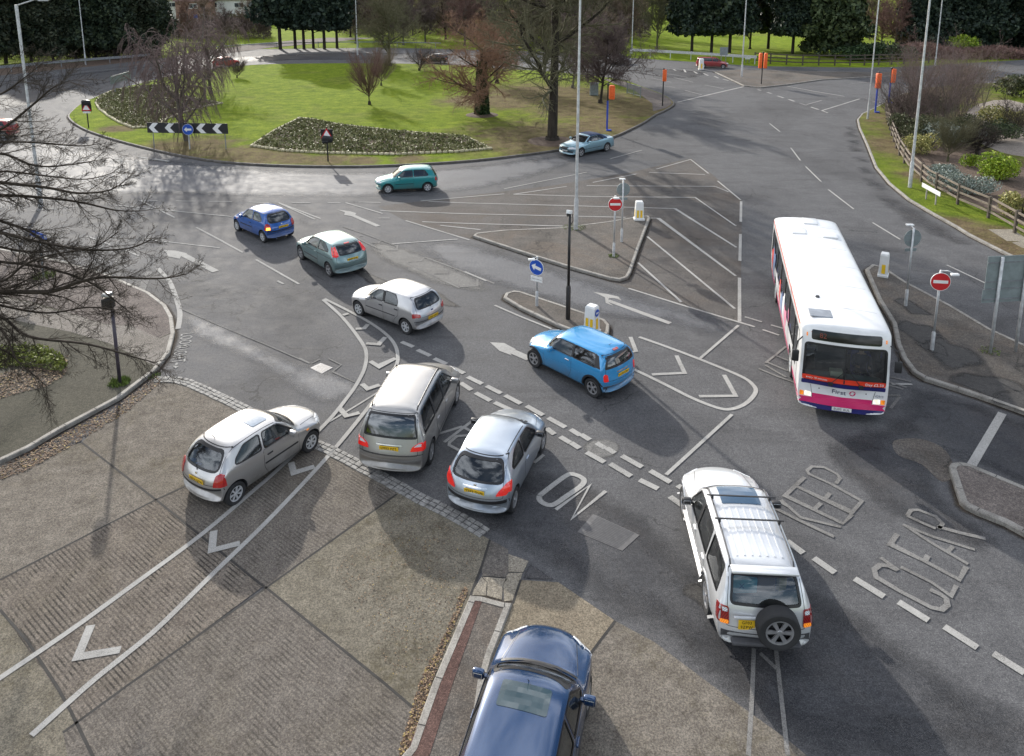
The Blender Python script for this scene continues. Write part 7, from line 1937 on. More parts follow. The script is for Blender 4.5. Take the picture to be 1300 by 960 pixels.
barrier('long pale steel crash barrier in front of the conifers at the left', [(-60, 104), (0, 93), (60, 87), (120, 82), (160, 79), (190, 76)], h=.95, rail=.34, beam_t=.1, mat=M_GALVDK)
barrier('thin grey green barrier rail along the far verge behind the roundabout', [(250, 68), (330, 62), (400, 60), (480, 59.5), (560, 61)], h=.95, rail=.16, mat=M_SIGNBACK, spacing=7)
barrier('long pale barrier rail along the edge of the park', [(800, 72), (830, 73.5), (880, 76.5), (960, 82)], h=1.25, rail=.38, beam_t=.1)
M_WOODDK = simple('dark_timber', (0.075, 0.06, 0.045), .85, var=.4, scale=5); M_WOOD = simple('weathered_timber', (0.19, 0.155, 0.12), .85, var=.35, scale=5)
barrier('dark paled park fence behind the far road', [(958, 80), (1010, 83), (1070, 83.5), (1120, 82.5), (1180, 80)], h=1.5, rail=.16, rails=(0, .5, 1.0), mat=M_WOODDK, spacing=2.2, postw=.16, nm='timber_fence', cat='fence')
barrier('three rail timber fence curving along the right verge', [(1124, 143), (1126, 155), (1131, 173), (1140, 197), (1152, 217), (1178, 241), (1217, 263), (1258, 281), (1298, 305), (1340, 330), (1400, 362)], h=1.12, rail=.10, rails=(0, .36, .72), mat=M_WOOD, beam_t=.05, spacing=2.4, postw=.12, postmat=M_WOODDK, nm='timber_fence', cat='fence', z0=.11)
# paving slabs in the verge
sheet('stepping_slabs', [(1254, 294), (1284, 294), (1310, 310), (1278, 309)], .118, M_CRK); sheet('stepping_slabs', [(1284, 311), (1300, 309), (1316, 316), (1298, 318)], .119, M_CRK)
sheet('garden_path', [(1230, 140), (1280, 128), (1340, 150), (1420, 180), (1500, 230), (1400, 230), (1320, 205), (1270, 195), (1225, 170)], .114, concrete('garden_gravel', (.20, .17, .15), (.28, .25, .22), .2), 3)
sheet('park_path', [(150, 86), (250, 66), (330, 55), (470, 43.5), (700, 39), (700, 41), (480, 48), (340, 61), (260, 72)], .02, M_PAVEPINK, 0)
sheet('bare_verge', [(-200, 125), (0, 96), (120, 84), (200, 75), (200, 70), (120, 77), (0, 86), (-200, 108)], .006, M_SOIL)
sheet('bed_soil', [(1126, 150), (1135, 172), (1145, 195), (1158, 214), (1182, 234), (1217, 253), (1258, 270), (1300, 290), (1380, 330), (1420, 260), (1300, 215), (1230, 180), (1180, 130), (1140, 122)], .112, M_SOIL, 2)
# ================================================================== TREES AND PLANTS
def barkmat(name, lo, hi, sc=4):
    m, nt, b, out = newmat(name)
    o = opos(nt)
    v = noise_tex(nt, vmap(nt, o, (1, 1, .25)), sc, 6, .7)
    nt.links.new(ramp(nt, v, [(.3, lo), (.7, hi)]), b.inputs['Base Color']); b.inputs['Roughness'].default_value = .9
    b.inputs['Specular IOR Level'].default_value = .2
    return m
BK_DARK = barkmat('bark_dark', (.022, .018, .014), (.06, .05, .04)); BK_GREY = barkmat('bark_grey', (.07, .06, .05), (.16, .14, .115))
BK_GREEN = barkmat('bark_mossy', (.06, .06, .03), (.13, .125, .07)); TW_RED = barkmat('twig_red', (.12, .07, .058), (.21, .13, .11))
TW_PURP = barkmat('twig_purple', (.085, .062, .058), (.16, .122, .112)); TW_PINK = barkmat('twig_pink', (.12, .085, .08), (.22, .165, .155)); TW_TAN = barkmat('twig_tan', (.12, .09, .065), (.22, .17, .125))
TW_OLIVE = barkmat('twig_olive', (.085, .08, .045), (.16, .15, .09)); TW_RUST = barkmat('leaf_rust', (.18, .105, .068), (.33, .20, .135)); TW_BLACK = barkmat('twig_black', (.02, .015, .012), (.045, .035, .03))
def leafmat(name, lo, mid_, hi, sc=1.2):
    m, nt, b, out = newmat(name)
    o = opos(nt); g_ = nt.nodes.new('ShaderNodeNewGeometry')
    v = noise_tex(nt, o, sc, 4, .7); r_ = g_.outputs['Random Per Island']
    f = math_n(nt, 'ADD', math_n(nt, 'MULTIPLY', v, .6), math_n(nt, 'MULTIPLY', r_, .4))
    nt.links.new(ramp(nt, f, [(.28, lo), (.5, mid_), (.75, hi)]), b.inputs['Base Color']); b.inputs['Roughness'].default_value = .6
    b.inputs['Specular IOR Level'].default_value = .3
    return m
LF_CON = leafmat('conifer_leaf', (.012, .022, .014), (.026, .042, .024), (.075, .095, .045), .8)
LF_CON2 = leafmat('conifer_blue_leaf', (.010, .020, .015), (.020, .036, .024), (.062, .085, .046), .8)
LF_CON3 = leafmat('yew_leaf', (.02, .035, .015), (.045, .065, .026), (.11, .135, .05), .7)
LF_IVY = leafmat('ivy_leaf', (.01, .025, .01), (.025, .05, .016), (.05, .085, .025), 2)
LF_LIME = leafmat('lime_leaf', (.10, .17, .012), (.22, .32, .02), (.36, .42, .04), 2); LF_YEL = leafmat('variegated_leaf', (.10, .12, .03), (.32, .30, .09), (.52, .46, .18), 3)
LF_SILV = leafmat('silver_leaf', (.10, .13, .10), (.22, .26, .22), (.38, .42, .38), 3); LF_OLV = leafmat('olive_leaf', (.03, .04, .015), (.075, .085, .035), (.13, .13, .06), 2)
LF_BED = leafmat('bed_leaf', (.05, .065, .018), (.15, .155, .055), (.30, .29, .14), 1.0)

def seg_mesh(name, segs, mats, sides=(3, 5), thick=.03, mat_of=None):
    """Tapered tubes from (p0, p1, r0, r1, level); welded into one mesh."""
    V = []; F = []; MI = []; base = 0
    for thin in (True, False):
        S_ = [s for s in segs if (s[2] < thick) == thin]
        if not S_: continue
        k = sides[0] if thin else sides[1]
        A = np.array([tuple(s[0]) for s in S_]); B = np.array([tuple(s[1]) for s in S_]); ra = np.array([s[2] for s in S_]); rb = np.array([s[3] for s in S_])
        D = B - A; ln = np.linalg.norm(D, axis=1, keepdims=True) + 1e-9; D /= ln
        ref = np.where(np.abs(D[:, 2:3]) < .9, np.array([[0, 0, 1.0]]), np.array([[1.0, 0, 0]]))
        U = np.cross(D, ref); U /= np.linalg.norm(U, axis=1, keepdims=True); W_ = np.cross(D, U)
        ang = np.arange(k) * 2 * math.pi / k
        c = np.cos(ang)[None, :, None]; s_ = np.sin(ang)[None, :, None]
        ring = U[:, None, :] * c + W_[:, None, :] * s_
        ra_ = ring * ra[:, None, None] + A[:, None, :]; rb_ = ring * rb[:, None, None] + B[:, None, :]
        V.append(np.concatenate([ra_, rb_], axis=1).reshape(-1, 3))
        n = len(S_); off = base + np.arange(n)[:, None, None] * 2 * k
        i = np.arange(k); quad = np.stack([i, (i + 1) % k, k + (i + 1) % k, k + i], axis=1)[None]
        F.append((quad + off).reshape(-1, 4)); MI.append(np.repeat([s[4] for s in S_], k)); base += n * 2 * k
    V = np.concatenate(V); F = np.concatenate(F); MI = np.concatenate(MI)
    me = bpy.data.meshes.new(name); me.vertices.add(len(V)); me.vertices.foreach_set('co', V.ravel().astype(np.float32))
    me.loops.add(F.size); me.loops.foreach_set('vertex_index', F.ravel().astype(np.int32)); me.polygons.add(len(F))
    me.polygons.foreach_set('loop_start', np.arange(0, F.size, 4, dtype=np.int32))
    for m in mats: me.materials.append(m)
    me.update(calc_edges=True); me.polygons.foreach_set('use_smooth', np.ones(len(F), dtype=bool))
    return me

def grow(rn, segs, p, d, L, r, lvl, P_):
    """P_: dict of growth habits."""
    mx = P_['levels']; n = P_['nseg'][lvl]; step = L / n; p = Vector(p); d = Vector(d).normalized()
    rend = r * P_.get('taper', .45); az = rn.uniform(0, 6.28)
    for i in range(n):
        t0, t1 = i / n, (i + 1) / n
        wv = P_['wander'][lvl]
        d = (d + Vector((rn.gauss(0, wv), rn.gauss(0, wv), rn.gauss(0, wv) * .7 + P_['up'][lvl]))).normalized()
        q = p + d * step; r0 = r + (rend - r) * t0; r1 = r + (rend - r) * t1
        segs.append((p, q, max(r0, P_['rmin']), max(r1, P_['rmin'] * .7), lvl))
        if lvl < mx and t1 >= P_['start'][lvl]:
            k = P_['kids'][lvl]; cnt = int(k) + (1 if rn.random() < k - int(k) else 0)
            for _ in range(cnt):
                az += 2.4 + rn.uniform(-.5, .5); an = R(P_['angle'][lvl] + rn.uniform(-12, 12))
                u = d.orthogonal().normalized(); w_ = d.cross(u); side = u * math.cos(az) + w_ * math.sin(az)
                cd = d * math.cos(an) + side * math.sin(an)
                tt = rn.random(); cl = L * P_['ratio'][lvl] * (1 - P_['shrink'][lvl] * t1) * rn.uniform(.75, 1.2)
                grow(rn, segs, p.lerp(q, tt), cd, cl, max(r1 * P_.get('rk', .55), P_['rmin']), lvl + 1, P_)
        p = q

HABIT = dict(
    broad=dict(levels=4, nseg=(7, 6, 5, 4, 3), wander=(.05, .12, .16, .2, .22), up=(.02, .05, .04, .03, .02), start=(.30, .2, .15, .1), kids=(2.3, 1.9, 1.9, 1.7), angle=(55, 45, 42, 40), ratio=(.75, .55, .5, .5), shrink=(.45, .4, .4, .3), rmin=.010),
    vase=dict(levels=3, nseg=(4, 6, 5, 4), wander=(.03, .06, .08, .12), up=(.02, .07, .08, .06), start=(.45, .15, .1), kids=(4.5, 2.4, 2.6), angle=(40, 26, 28), ratio=(1.6, .55, .5), shrink=(.1, .35, .3), rmin=.006),
    weep=dict(levels=3, nseg=(5, 7, 9, 5), wander=(.06, .12, .06, .06), up=(.02, .02, -.30, -.3), start=(.35, .25, .3), kids=(3.0, 3.6, .9), angle=(42, 50, 15), ratio=(1.2, .62, .4), shrink=(.2, .2, .3), rmin=.009),
    dense=dict(levels=4, nseg=(5, 5, 5, 4, 3), wander=(.05, .12, .15, .2, .2), up=(.02, .04, .04, .03, .02), start=(.30, .15, .1, .1), kids=(3.4, 2.2, 2.2, 1.8), angle=(55, 46, 45, 42), ratio=(.85, .55, .5, .5), shrink=(.4, .35, .35, .3), rmin=.011),
    far=dict(levels=3, nseg=(6, 5, 4, 3), wander=(.05, .13, .2, .24), up=(.02, .06, .05, .04), start=(.25, .1, .1), kids=(3.4, 3.0, 3.2), angle=(48, 42, 40), ratio=(.62, .5, .5), shrink=(.4, .35, .3), rmin=.028),
    shrub=dict(levels=3, nseg=(4, 4, 4, 3), wander=(.08, .12, .15, .2), up=(.05, .05, .05, .03), start=(.1, .1, .1), kids=(1.7, 1.5, 1.3), angle=(25, 32, 35), ratio=(.7, .6, .5), shrink=(.2, .3, .3), rmin=.006))

def make_tree(seed, H, r, trunk_h, habit, mt, mtw, lean=(0, 0), leaves=None, over=None, Lk=1.0):
    rn = random.Random(seed); P_ = dict(HABIT[habit]); P_.update(over or {}); segs = []
    d = Vector((lean[0], lean[1], 1))
    grow(rn, segs, (0, 0, -.1), d, (trunk_h * 1.9 if habit in ('vase', 'weep') else H) * Lk, r, 0, P_)
    zmax = max(s[1].z for s in segs); k = H / zmax
    segs = [(a * k, b * k, ra * (k if l_ < 2 else 1), rb * (k if l_ < 2 else 1), l_) for a, b, ra, rb, l_ in segs]
    # root flare
    segs.append((Vector((0, 0, -.15)), Vector((0, 0, .35)), r * 1.45, r * 1.0, 0))
    tr = seg_mesh('trunk', [s for s in segs if s[4] <= 1], [mt], (5, 9), .05)
    cr = seg_mesh('crown', [s for s in segs if s[4] > 1], [mtw], (3, 5), .03)
    return tr, cr, segs

def leaf_cloud(name, pts, mat, size, rn, up=.3, cards=1, ratio=.55):
    n = len(pts); V = np.zeros((n, 4, 3)); 
    rs = np.random.RandomState(rn.randrange(1 << 30))
    Pp = np.array([tuple(p) for p in pts]); a = rs.randn(n, 3); a /= np.linalg.norm(a, axis=1, keepdims=True); b = np.cross(a, rs.randn(n, 3)); b /= np.linalg.norm(b, axis=1, keepdims=True)
    s = size * rs.uniform(.55, 1.35, (n, 1)); V[:, 0] = Pp - a * s; V[:, 1] = Pp - b * s * ratio; V[:, 2] = Pp + a * s; V[:, 3] = Pp + b * s * ratio
    me = bpy.data.meshes.new(name); me.vertices.add(4 * n); me.vertices.foreach_set('co', V.ravel().astype(np.float32)); me.loops.add(4 * n); me.loops.foreach_set('vertex_index', np.arange(4 * n, dtype=np.int32))
    me.polygons.add(n); me.polygons.foreach_set('loop_start', np.arange(0, 4 * n, 4, dtype=np.int32)); me.materials.append(mat); me.update(calc_edges=True); return me

def plant_tree(label, px, py, meshes, z=.1, name='bare_tree', cat='tree', rz=0, sc=1.0, group=None, wz=None, world=None):
    g = world if world is not None else G(px, py, z); t = thing(name, label, cat, (g[0], g[1], z if world is None else ZG(g[0], g[1]) - .1), rz, group); t.scale = (sc,) * 3
    link('trunk', meshes[0], t); link('crown', meshes[1], t)
    for nm, m in meshes[3:] if len(meshes) > 3 else []: link(nm, m, t)
    return t

def hpx(px, py, ty): return max(1, P(px, ty, G(px, py).y).z)
# --- on the roundabout
m_ = make_tree(11, hpx(238, 180, 22), .17, 2.6, 'weep', BK_GREY, TW_PINK, over=dict(kids=(3.8, 4.6, 1.3), ratio=(1.12, .46, .42)))
plant_tree('weeping bare tree with purple brown hanging twigs behind the chevron board', 237, 179, m_)
m_ = make_tree(14, hpx(268, 120, 6), .20, 3.0, 'weep', BK_GREY, TW_PINK, over=dict(kids=(3.8, 4.6, 1.3), ratio=(1.12, .48, .42)))
plant_tree('taller weeping bare tree behind the one by the chevron board', 268, 119, m_)
m_ = make_tree(15, hpx(302, 99, 70), .07, .8, 'vase', BK_DARK, TW_PURP); plant_tree('tiny bare tree on the bright grass right of the weeping trees', 301, 99, m_)
m_ = make_tree(16, hpx(469, 133, 50), .13, 2.2, 'vase', BK_DARK, TW_RED, over=dict(kids=(4.5, 2.6, 2.4))); plant_tree('red budded vase shaped tree alone on the lawn of the roundabout', 469, 133, m_)
m_ = make_tree(17, hpx(484, 109, 55), .10, 1.6, 'vase', BK_GREEN, TW_TAN); plant_tree('pale bare sapling just behind the red budded tree', 484, 109, m_)
m_ = make_tree(18, 12.5, .28, 3.5, 'dense', BK_GREEN, TW_OLIVE); plant_tree('tall mossy bare tree at the rear edge of the roundabout', 495, 84, m_)
m_ = make_tree(19, hpx(532, 90, 52), .10, .9, 'vase', BK_DARK, TW_PURP, lean=(.2, 0), over=dict(wander=(.2, .22, .2, .2), angle=(50, 40, 35), ratio=(1.2, .6, .5))); plant_tree('small crooked bare tree left of the far black car', 532, 90, m_)
# ivy clad tree with rusty leaves
rn = random.Random(21)
Hh = hpx(612, 145, 14)
m_ = list(make_tree(21, Hh, .34, 3.0, 'dense', BK_DARK, TW_RUST, over=dict(start=(.36, .1, .1, .1), angle=(70, 48, 45, 42), ratio=(.84, .58, .52, .5), rmin=.007, kids=(3.2, 2.2, 2.1, 1.9), up=(.02, .03, .02, .02, .02), shrink=(.30, .3, .3, .3))))
tips = [s for s in m_[2] if s[4] >= 3]
m_.append(('dead_leaves', leaf_cloud('dead_leaves', [s[1] + Vector((rn.gauss(0, .1), rn.gauss(0, .1), rn.gauss(0, .1))) for s in rn.sample(tips, min(len(tips), 5000))], TW_RUST, .035, rn)))
iv = []
for _ in range(5200):
    a = rn.uniform(0, 6.28); z = Hh * .52 * rn.random() ** 1.1; rr = (.62 - .05 * z) * rn.uniform(.75, 1.15); iv.append(Vector((rr * math.cos(a), rr * math.sin(a), z)))
m_.append(('ivy', leaf_cloud('ivy', iv, LF_IVY, .10, rn, ratio=.8)))
plant_tree('ivy clad tree with rusty brown crown standing in a dark earth ring', 612, 146, m_)
m_ = make_tree(22, 9, .24, 3, 'dense', BK_DARK, TW_RUST); plant_tree('reddish tree trunk behind the ivy clad tree', 631, 106, m_)
m_ = make_tree(24, 17.5, .50, 4.5, 'broad', BK_DARK, TW_OLIVE, over=dict(kids=(2.4, 2.2, 2.2, 2.0), start=(.30, .15, .12, .1), ratio=(.62, .6, .55, .5), angle=(60, 46, 44, 42), rmin=.012))
plant_tree('biggest bare tree with thick dark trunk beside the tall lamp post', 701, 179, m_)
m_ = make_tree(25, 10, .16, 3, 'dense', BK_GREY, TW_PURP); plant_tree('slim bare tree behind the biggest bare tree', 727, 112, m_)
m_ = make_tree(26, hpx(762, 131, 12), .20, 2.4, 'dense', BK_DARK, TW_PURP, lean=(.10, 0), over=dict(kids=(3.6, 2.5, 2.4, 2.0))); plant_tree('bare leaning tree with fine purple twigs beside the grey green cabinet', 762, 131, m_)
m_ = make_tree(27, 9, .18, 2.4, 'dense', BK_DARK, TW_TAN); plant_tree('bare tree at the back of the roundabout left of the far silver hatchback', 745, 100, m_, rz=1)
# mulch rings
for lab, px, py, rr in (('bark mulch ring round the biggest bare tree', 701, 179.5, 1.9), ('dark earth ring round the ivy clad tree', 612, 146, 1.5)):
    g = G(px, py, .12); mb = MB(); n = 26
    mb.lathe([(0, .10), (rr * .5, .10), (rr * .85, .06), (rr, -.01)], n, 'z'); o = mb.obj('mulch_ring', [M_SOIL], None, loc=(g.x, g.y, .12)); tag(o, lab, 'mulch', kind='stuff')

# --- flower beds with pale stone edging
M_EDGE = simple('cream_edging', (.42, .38, .25), .85, var=.3, scale=6, obj=False)
def bed(label, pts, sm, n, seed):
    pp = [tuple(v) for v in smooth_line(pts, sm, True)] if sm else pts
    poly = ccw(gpoly(pp)); rn = random.Random(seed); t = thing('flower_bed', label, 'flower bed', (poly[0][0], poly[0][1], .12)); o0 = Vector((poly[0][0], poly[0][1], .12))
    lp = [(x - o0.x, y - o0.y) for x, y in poly]
    mb = MB(); fill2d(lp, .012, mb); mb.obj('soil', [M_SOIL], t)
    mb = MB(); lpd = densify(lp, .42)
    for i, (x, y) in enumerate(lpd):
        a = lpd[i - 1]; ang = math.atan2(y - a[1], x - a[0]); mb.box((x, y, .07), (.34, .22, .17), rot=Matrix.Rotation(ang, 3, 'Z'), bev=.05)
    mb.obj('edging', [M_EDGE], t, angle=50)
    X_ = [p[0] for p in lp]; Y_ = [p[1] for p in lp]; out = []
    while len(out) < n:
        x, y = rn.uniform(min(X_), max(X_)), rn.uniform(min(Y_), max(Y_)); ins = False; j = len(lp) - 1
        for i in range(len(lp)):
            xi, yi = lp[i]; xj, yj = lp[j]
            if (yi > y) != (yj > y) and x < (xj - xi) * (y - yi) / (yj - yi) + xi: ins = not ins
            j = i
        if ins:
            for _ in range(3): out.append(Vector((x + rn.gauss(0, .08), y + rn.gauss(0, .08), .05 + rn.random() * .18)))
    o = link('planting', leaf_cloud('planting', out, LF_BED, .095, rn, ratio=.5), t); o['kind'] = 'stuff'
bed('long pointed flower bed with cream stone edging on the near side of the roundabout', [(320, 188), (350, 168), (381, 152.5), (400, 155), (430, 161), (500, 169), (589, 176), (605, 183), (622, 191.6), (580, 195.5), (498, 199), (409, 197), (360, 194)], 0, 15000, 1)
bed('rounded flower bed with cream stone edging under the weeping trees', [(122, 132.5), (127.7, 124), (145, 116.5), (174, 112), (203, 109.4), (214, 112), (216, 117), (229, 123), (252, 128), (281, 133.4), (262, 137), (244, 141.7), (225, 148), (210.8, 153.7), (203, 160), (188.6, 163.8), (170, 164.8), (152, 158), (137, 149), (125, 139)], 0, 15000, 2)

# --- conifers
def conifer(seed, H, R_, bottom, mat, n=9000, shape='cone', size=.42):
    rn = random.Random(seed); pts = []; off = Vector((seed * 3.1, 1.7, 0))
    while len(pts) < n:
        z = rn.random(); a = rn.uniform(0, 6.28)
        prof = {'cone': (1 - z) ** .75 * (1 - .25 * (1 - z) ** 6) , 'column': min(1, (1 - z) * 3.5) ** .6 * min(1, z * 6 + .55), 'yew': math.sqrt(max(0, 1 - (z * 1.05 - .28) ** 2 / .62)) if z < .95 else .2}[shape]
        lump = 1 + .85 * noise.noise(Vector((math.cos(a) * 1.6, math.sin(a) * 1.6, z * H * .35)) + off)
        rr = R_ * prof * lump * (rn.random() ** .35)
        pts.append(Vector((rr * math.cos(a), rr * math.sin(a), bottom + (H - bottom) * z + rn.gauss(0, .1) - rr * .12)))
    segs = [(Vector((0, 0, -.2)), Vector((0, 0, H * .5)), .26, .18, 0), (Vector((0, 0, H * .5)), Vector((0, 0, H * .97)), .18, .03, 0)]
    for _ in range(26):
        z = rn.uniform(bottom * .6, H * .7); a = rn.uniform(0, 6.28); l_ = R_ * rn.uniform(.5, .95)
        segs.append((Vector((0, 0, z)), Vector((l_ * math.cos(a), l_ * math.sin(a), z + l_ * .25)), .06, .02, 0))
    return seg_mesh('trunk', segs, [BK_DARK], (4, 8), .05), leaf_cloud('crown', pts, mat, size, rn, ratio=.6)
LF_CON3B = leafmat('conifer_brown_leaf', (.014, .022, .014), (.032, .044, .024), (.075, .08, .045), .5)
CN = {'a': conifer(1, 18, 3.6, 2.2, LF_CON, 17000, 'column', .30), 'b': conifer(2, 15, 3.7, 1.6, LF_CON3B, 17000, 'column', .30), 'c': conifer(3, 16, 2.7, 3.6, LF_CON2, 8500, 'column', .36), 'd': conifer(4, 17, 3.6, 3.4, LF_CON2, 17000, 'column', .32),
      'e': conifer(5, 15, 4.6, 1.2, LF_CON3, 16000, 'yew', .40), 'f': conifer(6, 17, 5.0, .6, LF_CON2, 20000, 'cone', .32), 'g': conifer(7, 14, 2.8, 3.2, LF_CON, 10000, 'column')}
def put(kind, px, py, label, rz, sc=1.0, group=None, nm='conifer_tree'):
    g = G(px, py); t = thing(nm, label, 'conifer', (g.x, g.y, ZG(g.x, g.y)), rz, group); t.scale = (sc,) * 3
    link('trunk', CN[kind][0], t); link('crown', CN[kind][1], t)
rn = random.Random(9)
ordn = ['leftmost', 'second', 'third', 'fourth', 'fifth', 'sixth', 'seventh', 'eighth', 'ninth', 'tenth']
for i, x in enumerate((-30, 8, 40, 68, 96, 122, 148, 172, 194)):
    put('ab'[i % 2], x, 82 - x * .055 - (i % 3) * 1.2, f'dark dense conifer behind the left crash barrier, {ordn[i]} from the left', rn.uniform(0, 6), rn.uniform(.72, 1.12), 'conifers behind the left crash barrier')
for i, x in enumerate((356, 375, 386, 398, 412, 428)):
    put('c', x, 62.5 - (i % 2), f'tall thin trunked conifer of the clump beyond the thin barrier rail, {ordn[i]} from the left', rn.uniform(0, 6), rn.uniform(.92, 1.1) * (1.2 if i == 0 else 1), 'thin trunked conifer clump')
for i, (x, y, k, lab) in enumerate([(878, 67, 'd', 'dark conifer in the park left of the far lamp post, leftmost of three'), (903, 67, 'g', 'dark conifer in the park, middle of the three by the red estate car'), (926, 67, 'd', 'dark conifer in the park nearest the pale far lamp post'),
      (1006, 68, 'd', 'dark conifer directly behind the double orange hoods'), (1056, 70, 'e', 'broad yew green conifer reaching the park fence'), (975, 62, 'g', 'conifer seen between the pale lamp post and the double orange hoods'),
      (1170, 66, 'f', 'broad blue green conifer right of the reddish thicket'), (1205, 62, 'f', 'blue green conifer behind the thin far lamp post on the right'), (1245, 64, 'f', 'large blue green conifer above the bare bushes on the right'), (1285, 62, 'f', 'blue green conifer at the right edge'), (1325, 66, 'f', 'blue green conifer just off the right edge'),
      (602, 42, 'd', 'dark conifer far behind the ivy clad tree'), (580, 38, 'g', 'smaller dark conifer far behind the ivy clad tree'), (668, 52, 'g', 'dark conifer behind the crown of the biggest bare tree')]):
    put(k, x, y, lab, rn.uniform(0, 6), rn.uniform(.95, 1.08))

# --- bare trees of the park
FT = [make_tree(40 + i, 14, .28, 3, 'far', bk, tw) for i, (bk, tw) in enumerate([(BK_GREEN, TW_OLIVE), (BK_GREY, TW_PURP), (BK_DARK, TW_TAN), (BK_GREY, TW_RED), (BK_GREEN, TW_TAN)])]
m_ = make_tree(50, 13, .30, 2.6, 'dense', BK_GREEN, BK_GREEN, over=dict(rmin=.02, kids=(3.0, 2.0, 1.8, 1.2), angle=(34, 34, 36, 36), up=(.02, .09, .07, .04, .02))); plant_tree('mossy limbed bare tree against the bright park grass', 834, 66, m_, z=0)
spots_ = []
def ft(px, py, k, sc, lab, grp=None):
    g = G(px, py); t = thing('bare_tree', lab, 'tree', (g.x, g.y, ZG(g.x, g.y) - .1), rn.uniform(0, 6), grp); t.scale = (sc,) * 3
    link('trunk', FT[k][0], t); link('crown', FT[k][1], t)
A_ = [('behind the white houses', 205, 42, 1), ('left of the thin trunked conifers', 240, 52, 3), ('right of the white houses', 262, 44, 2), ('before the brick house', 285, 52, 1), ('in the hedge by the thin rail', 312, 48, 2), ('just left of the thin trunked conifers', 335, 50, 1)]
for lab, x, y, k in A_: ft(x, y, k, rn.uniform(.55, .7), 'bare tree standing ' + lab, None)
row = [(452, 55, 1), (486, 56, 2), (512, 57, 1), (540, 54, 1), (575, 44, 1), (618, 56, 1), (668, 58, 1), (700, 56, 2), (728, 57, 1), (772, 58, 1), (790, 60, 4), (445, 47, 2), (468, 42, 1), (500, 50, 0), (524, 45, 4), (548, 40, 0), (566, 50, 2), (590, 58, 3), (640, 50, 2), (655, 40, 0), (690, 46, 1), (715, 52, 4), (738, 46, 1), (760, 50, 2), (780, 46, 1), (798, 54, 1), (812, 46, 4)]
for i, (x, y, k) in enumerate(row): ft(x, y, k, rn.uniform(.8, 1.05), 'bare tree in the winter wood beyond the roundabout, one of its grey brown row', 'bare trees of the wood beyond the roundabout')
row = [(425, 30, 1), (480, 28, 2), (510, 26, 1), (540, 30, 4), (600, 30, 1), (630, 26, 0), (670, 30, 2), (705, 30, 1), (750, 28, 2), (790, 26, 4), (330, 26, 2), (300, 24, 1), (375, 28, 1), (400, 24, 3), (355, 24, 2)]
for i, (x, y, k) in enumerate(row): ft(x, y, k, rn.uniform(1.0, 1.3), 'bare tree in the hazy back row of the wood', 'bare trees in the back row of the wood')
for i, (x, y, k, lab) in enumerate([(952, 62, 2, 'bare tree with pale trunk behind the pale far lamp post'), (1118, 62, 3, 'reddish bare tree left of the blue green conifers'), (1136, 66, 3, 'reddish bare tree touching the blue green conifers'), (1104, 50, 4, 'bare tree on the bright slope between the yew and the thicket'), (1150, 52, 3, 'reddish bare tree behind the thicket'), (860, 40, 4, 'bare tree high on the park slope left'), (1092, 36, 4, 'bare tree high on the park slope right'), (1030, 40, 1, 'bare tree behind the dark conifers of the park')]): ft(x, y, k, rn.uniform(.7, .9), lab)
# the wood that closes the far view
pts = []; segs = []
for i in range(64):
    x = rn.uniform(-420, 420); y = rn.uniform(330, 430); z = ZG(x, y)
    for _ in range(230):
        a = rn.uniform(0, 6.28); rr = 8 * math.sqrt(rn.random()); pts.append(Vector((x + rr * math.cos(a), y + rr * math.sin(a), z + 2 + rn.random() ** .8 * 15)))
o = link('far_wood', leaf_cloud('far_wood', pts, leafmat('far_wood_twigs', (.04, .035, .028), (.085, .07, .055), (.13, .11, .085), .05), .9, rn)); tag(o, 'grey brown wood closing the view far beyond the park', 'wood', kind='stuff')

# --- shrubs
def blob_pts(rn, blobs, n):
    out = []
    tot = sum(b[3] * b[4] * b[5] for b in blobs)
    for (x, y, z, a, b, c) in blobs:
        k = int(n * (a * b * c) / tot)
        for _ in range(k):
            v = Vector((rn.gauss(0, 1), rn.gauss(0, 1), rn.gauss(0, 1))).normalized() * (rn.random() ** .22); q = 1 + .25 * noise.noise(v * 2.3 + Vector((x, y, z)))
            p = Vector((x + v.x * a * q, y + v.y * b * q, z + v.z * c * q))
            if p.z > .02: out.append(p)
    return out
def shrub(label, px, py, w_, h_, mat, n, size, seed, z=.11, nb=6, stems=True, cat='shrub', nm='garden_shrub', d=.8):
    rn = random.Random(seed); g = G(px, py, z); t = thing(nm, label, cat, (g.x, g.y, z)); bl = []
    for _ in range(nb): bl.append((rn.uniform(-.32, .32) * w_, rn.uniform(-.3, .3) * w_ * d, h_ * rn.uniform(.35, .6), w_ * rn.uniform(.22, .34), w_ * rn.uniform(.2, .32) * d, h_ * rn.uniform(.30, .42)))
    link('foliage', leaf_cloud('foliage', blob_pts(rn, bl, n), mat, size, rn, ratio=.5), t)
    if stems:
        sg = []
        for _ in range(14): a = rn.uniform(0, 6.28); sg.append((Vector((0, 0, 0)), Vector((math.cos(a) * w_ * .3, math.sin(a) * w_ * .3 * d, h_ * .7)), .025, .01, 0))
        link('stems', seg_mesh('stems', sg, [BK_GREY], (4, 5), .03), t)
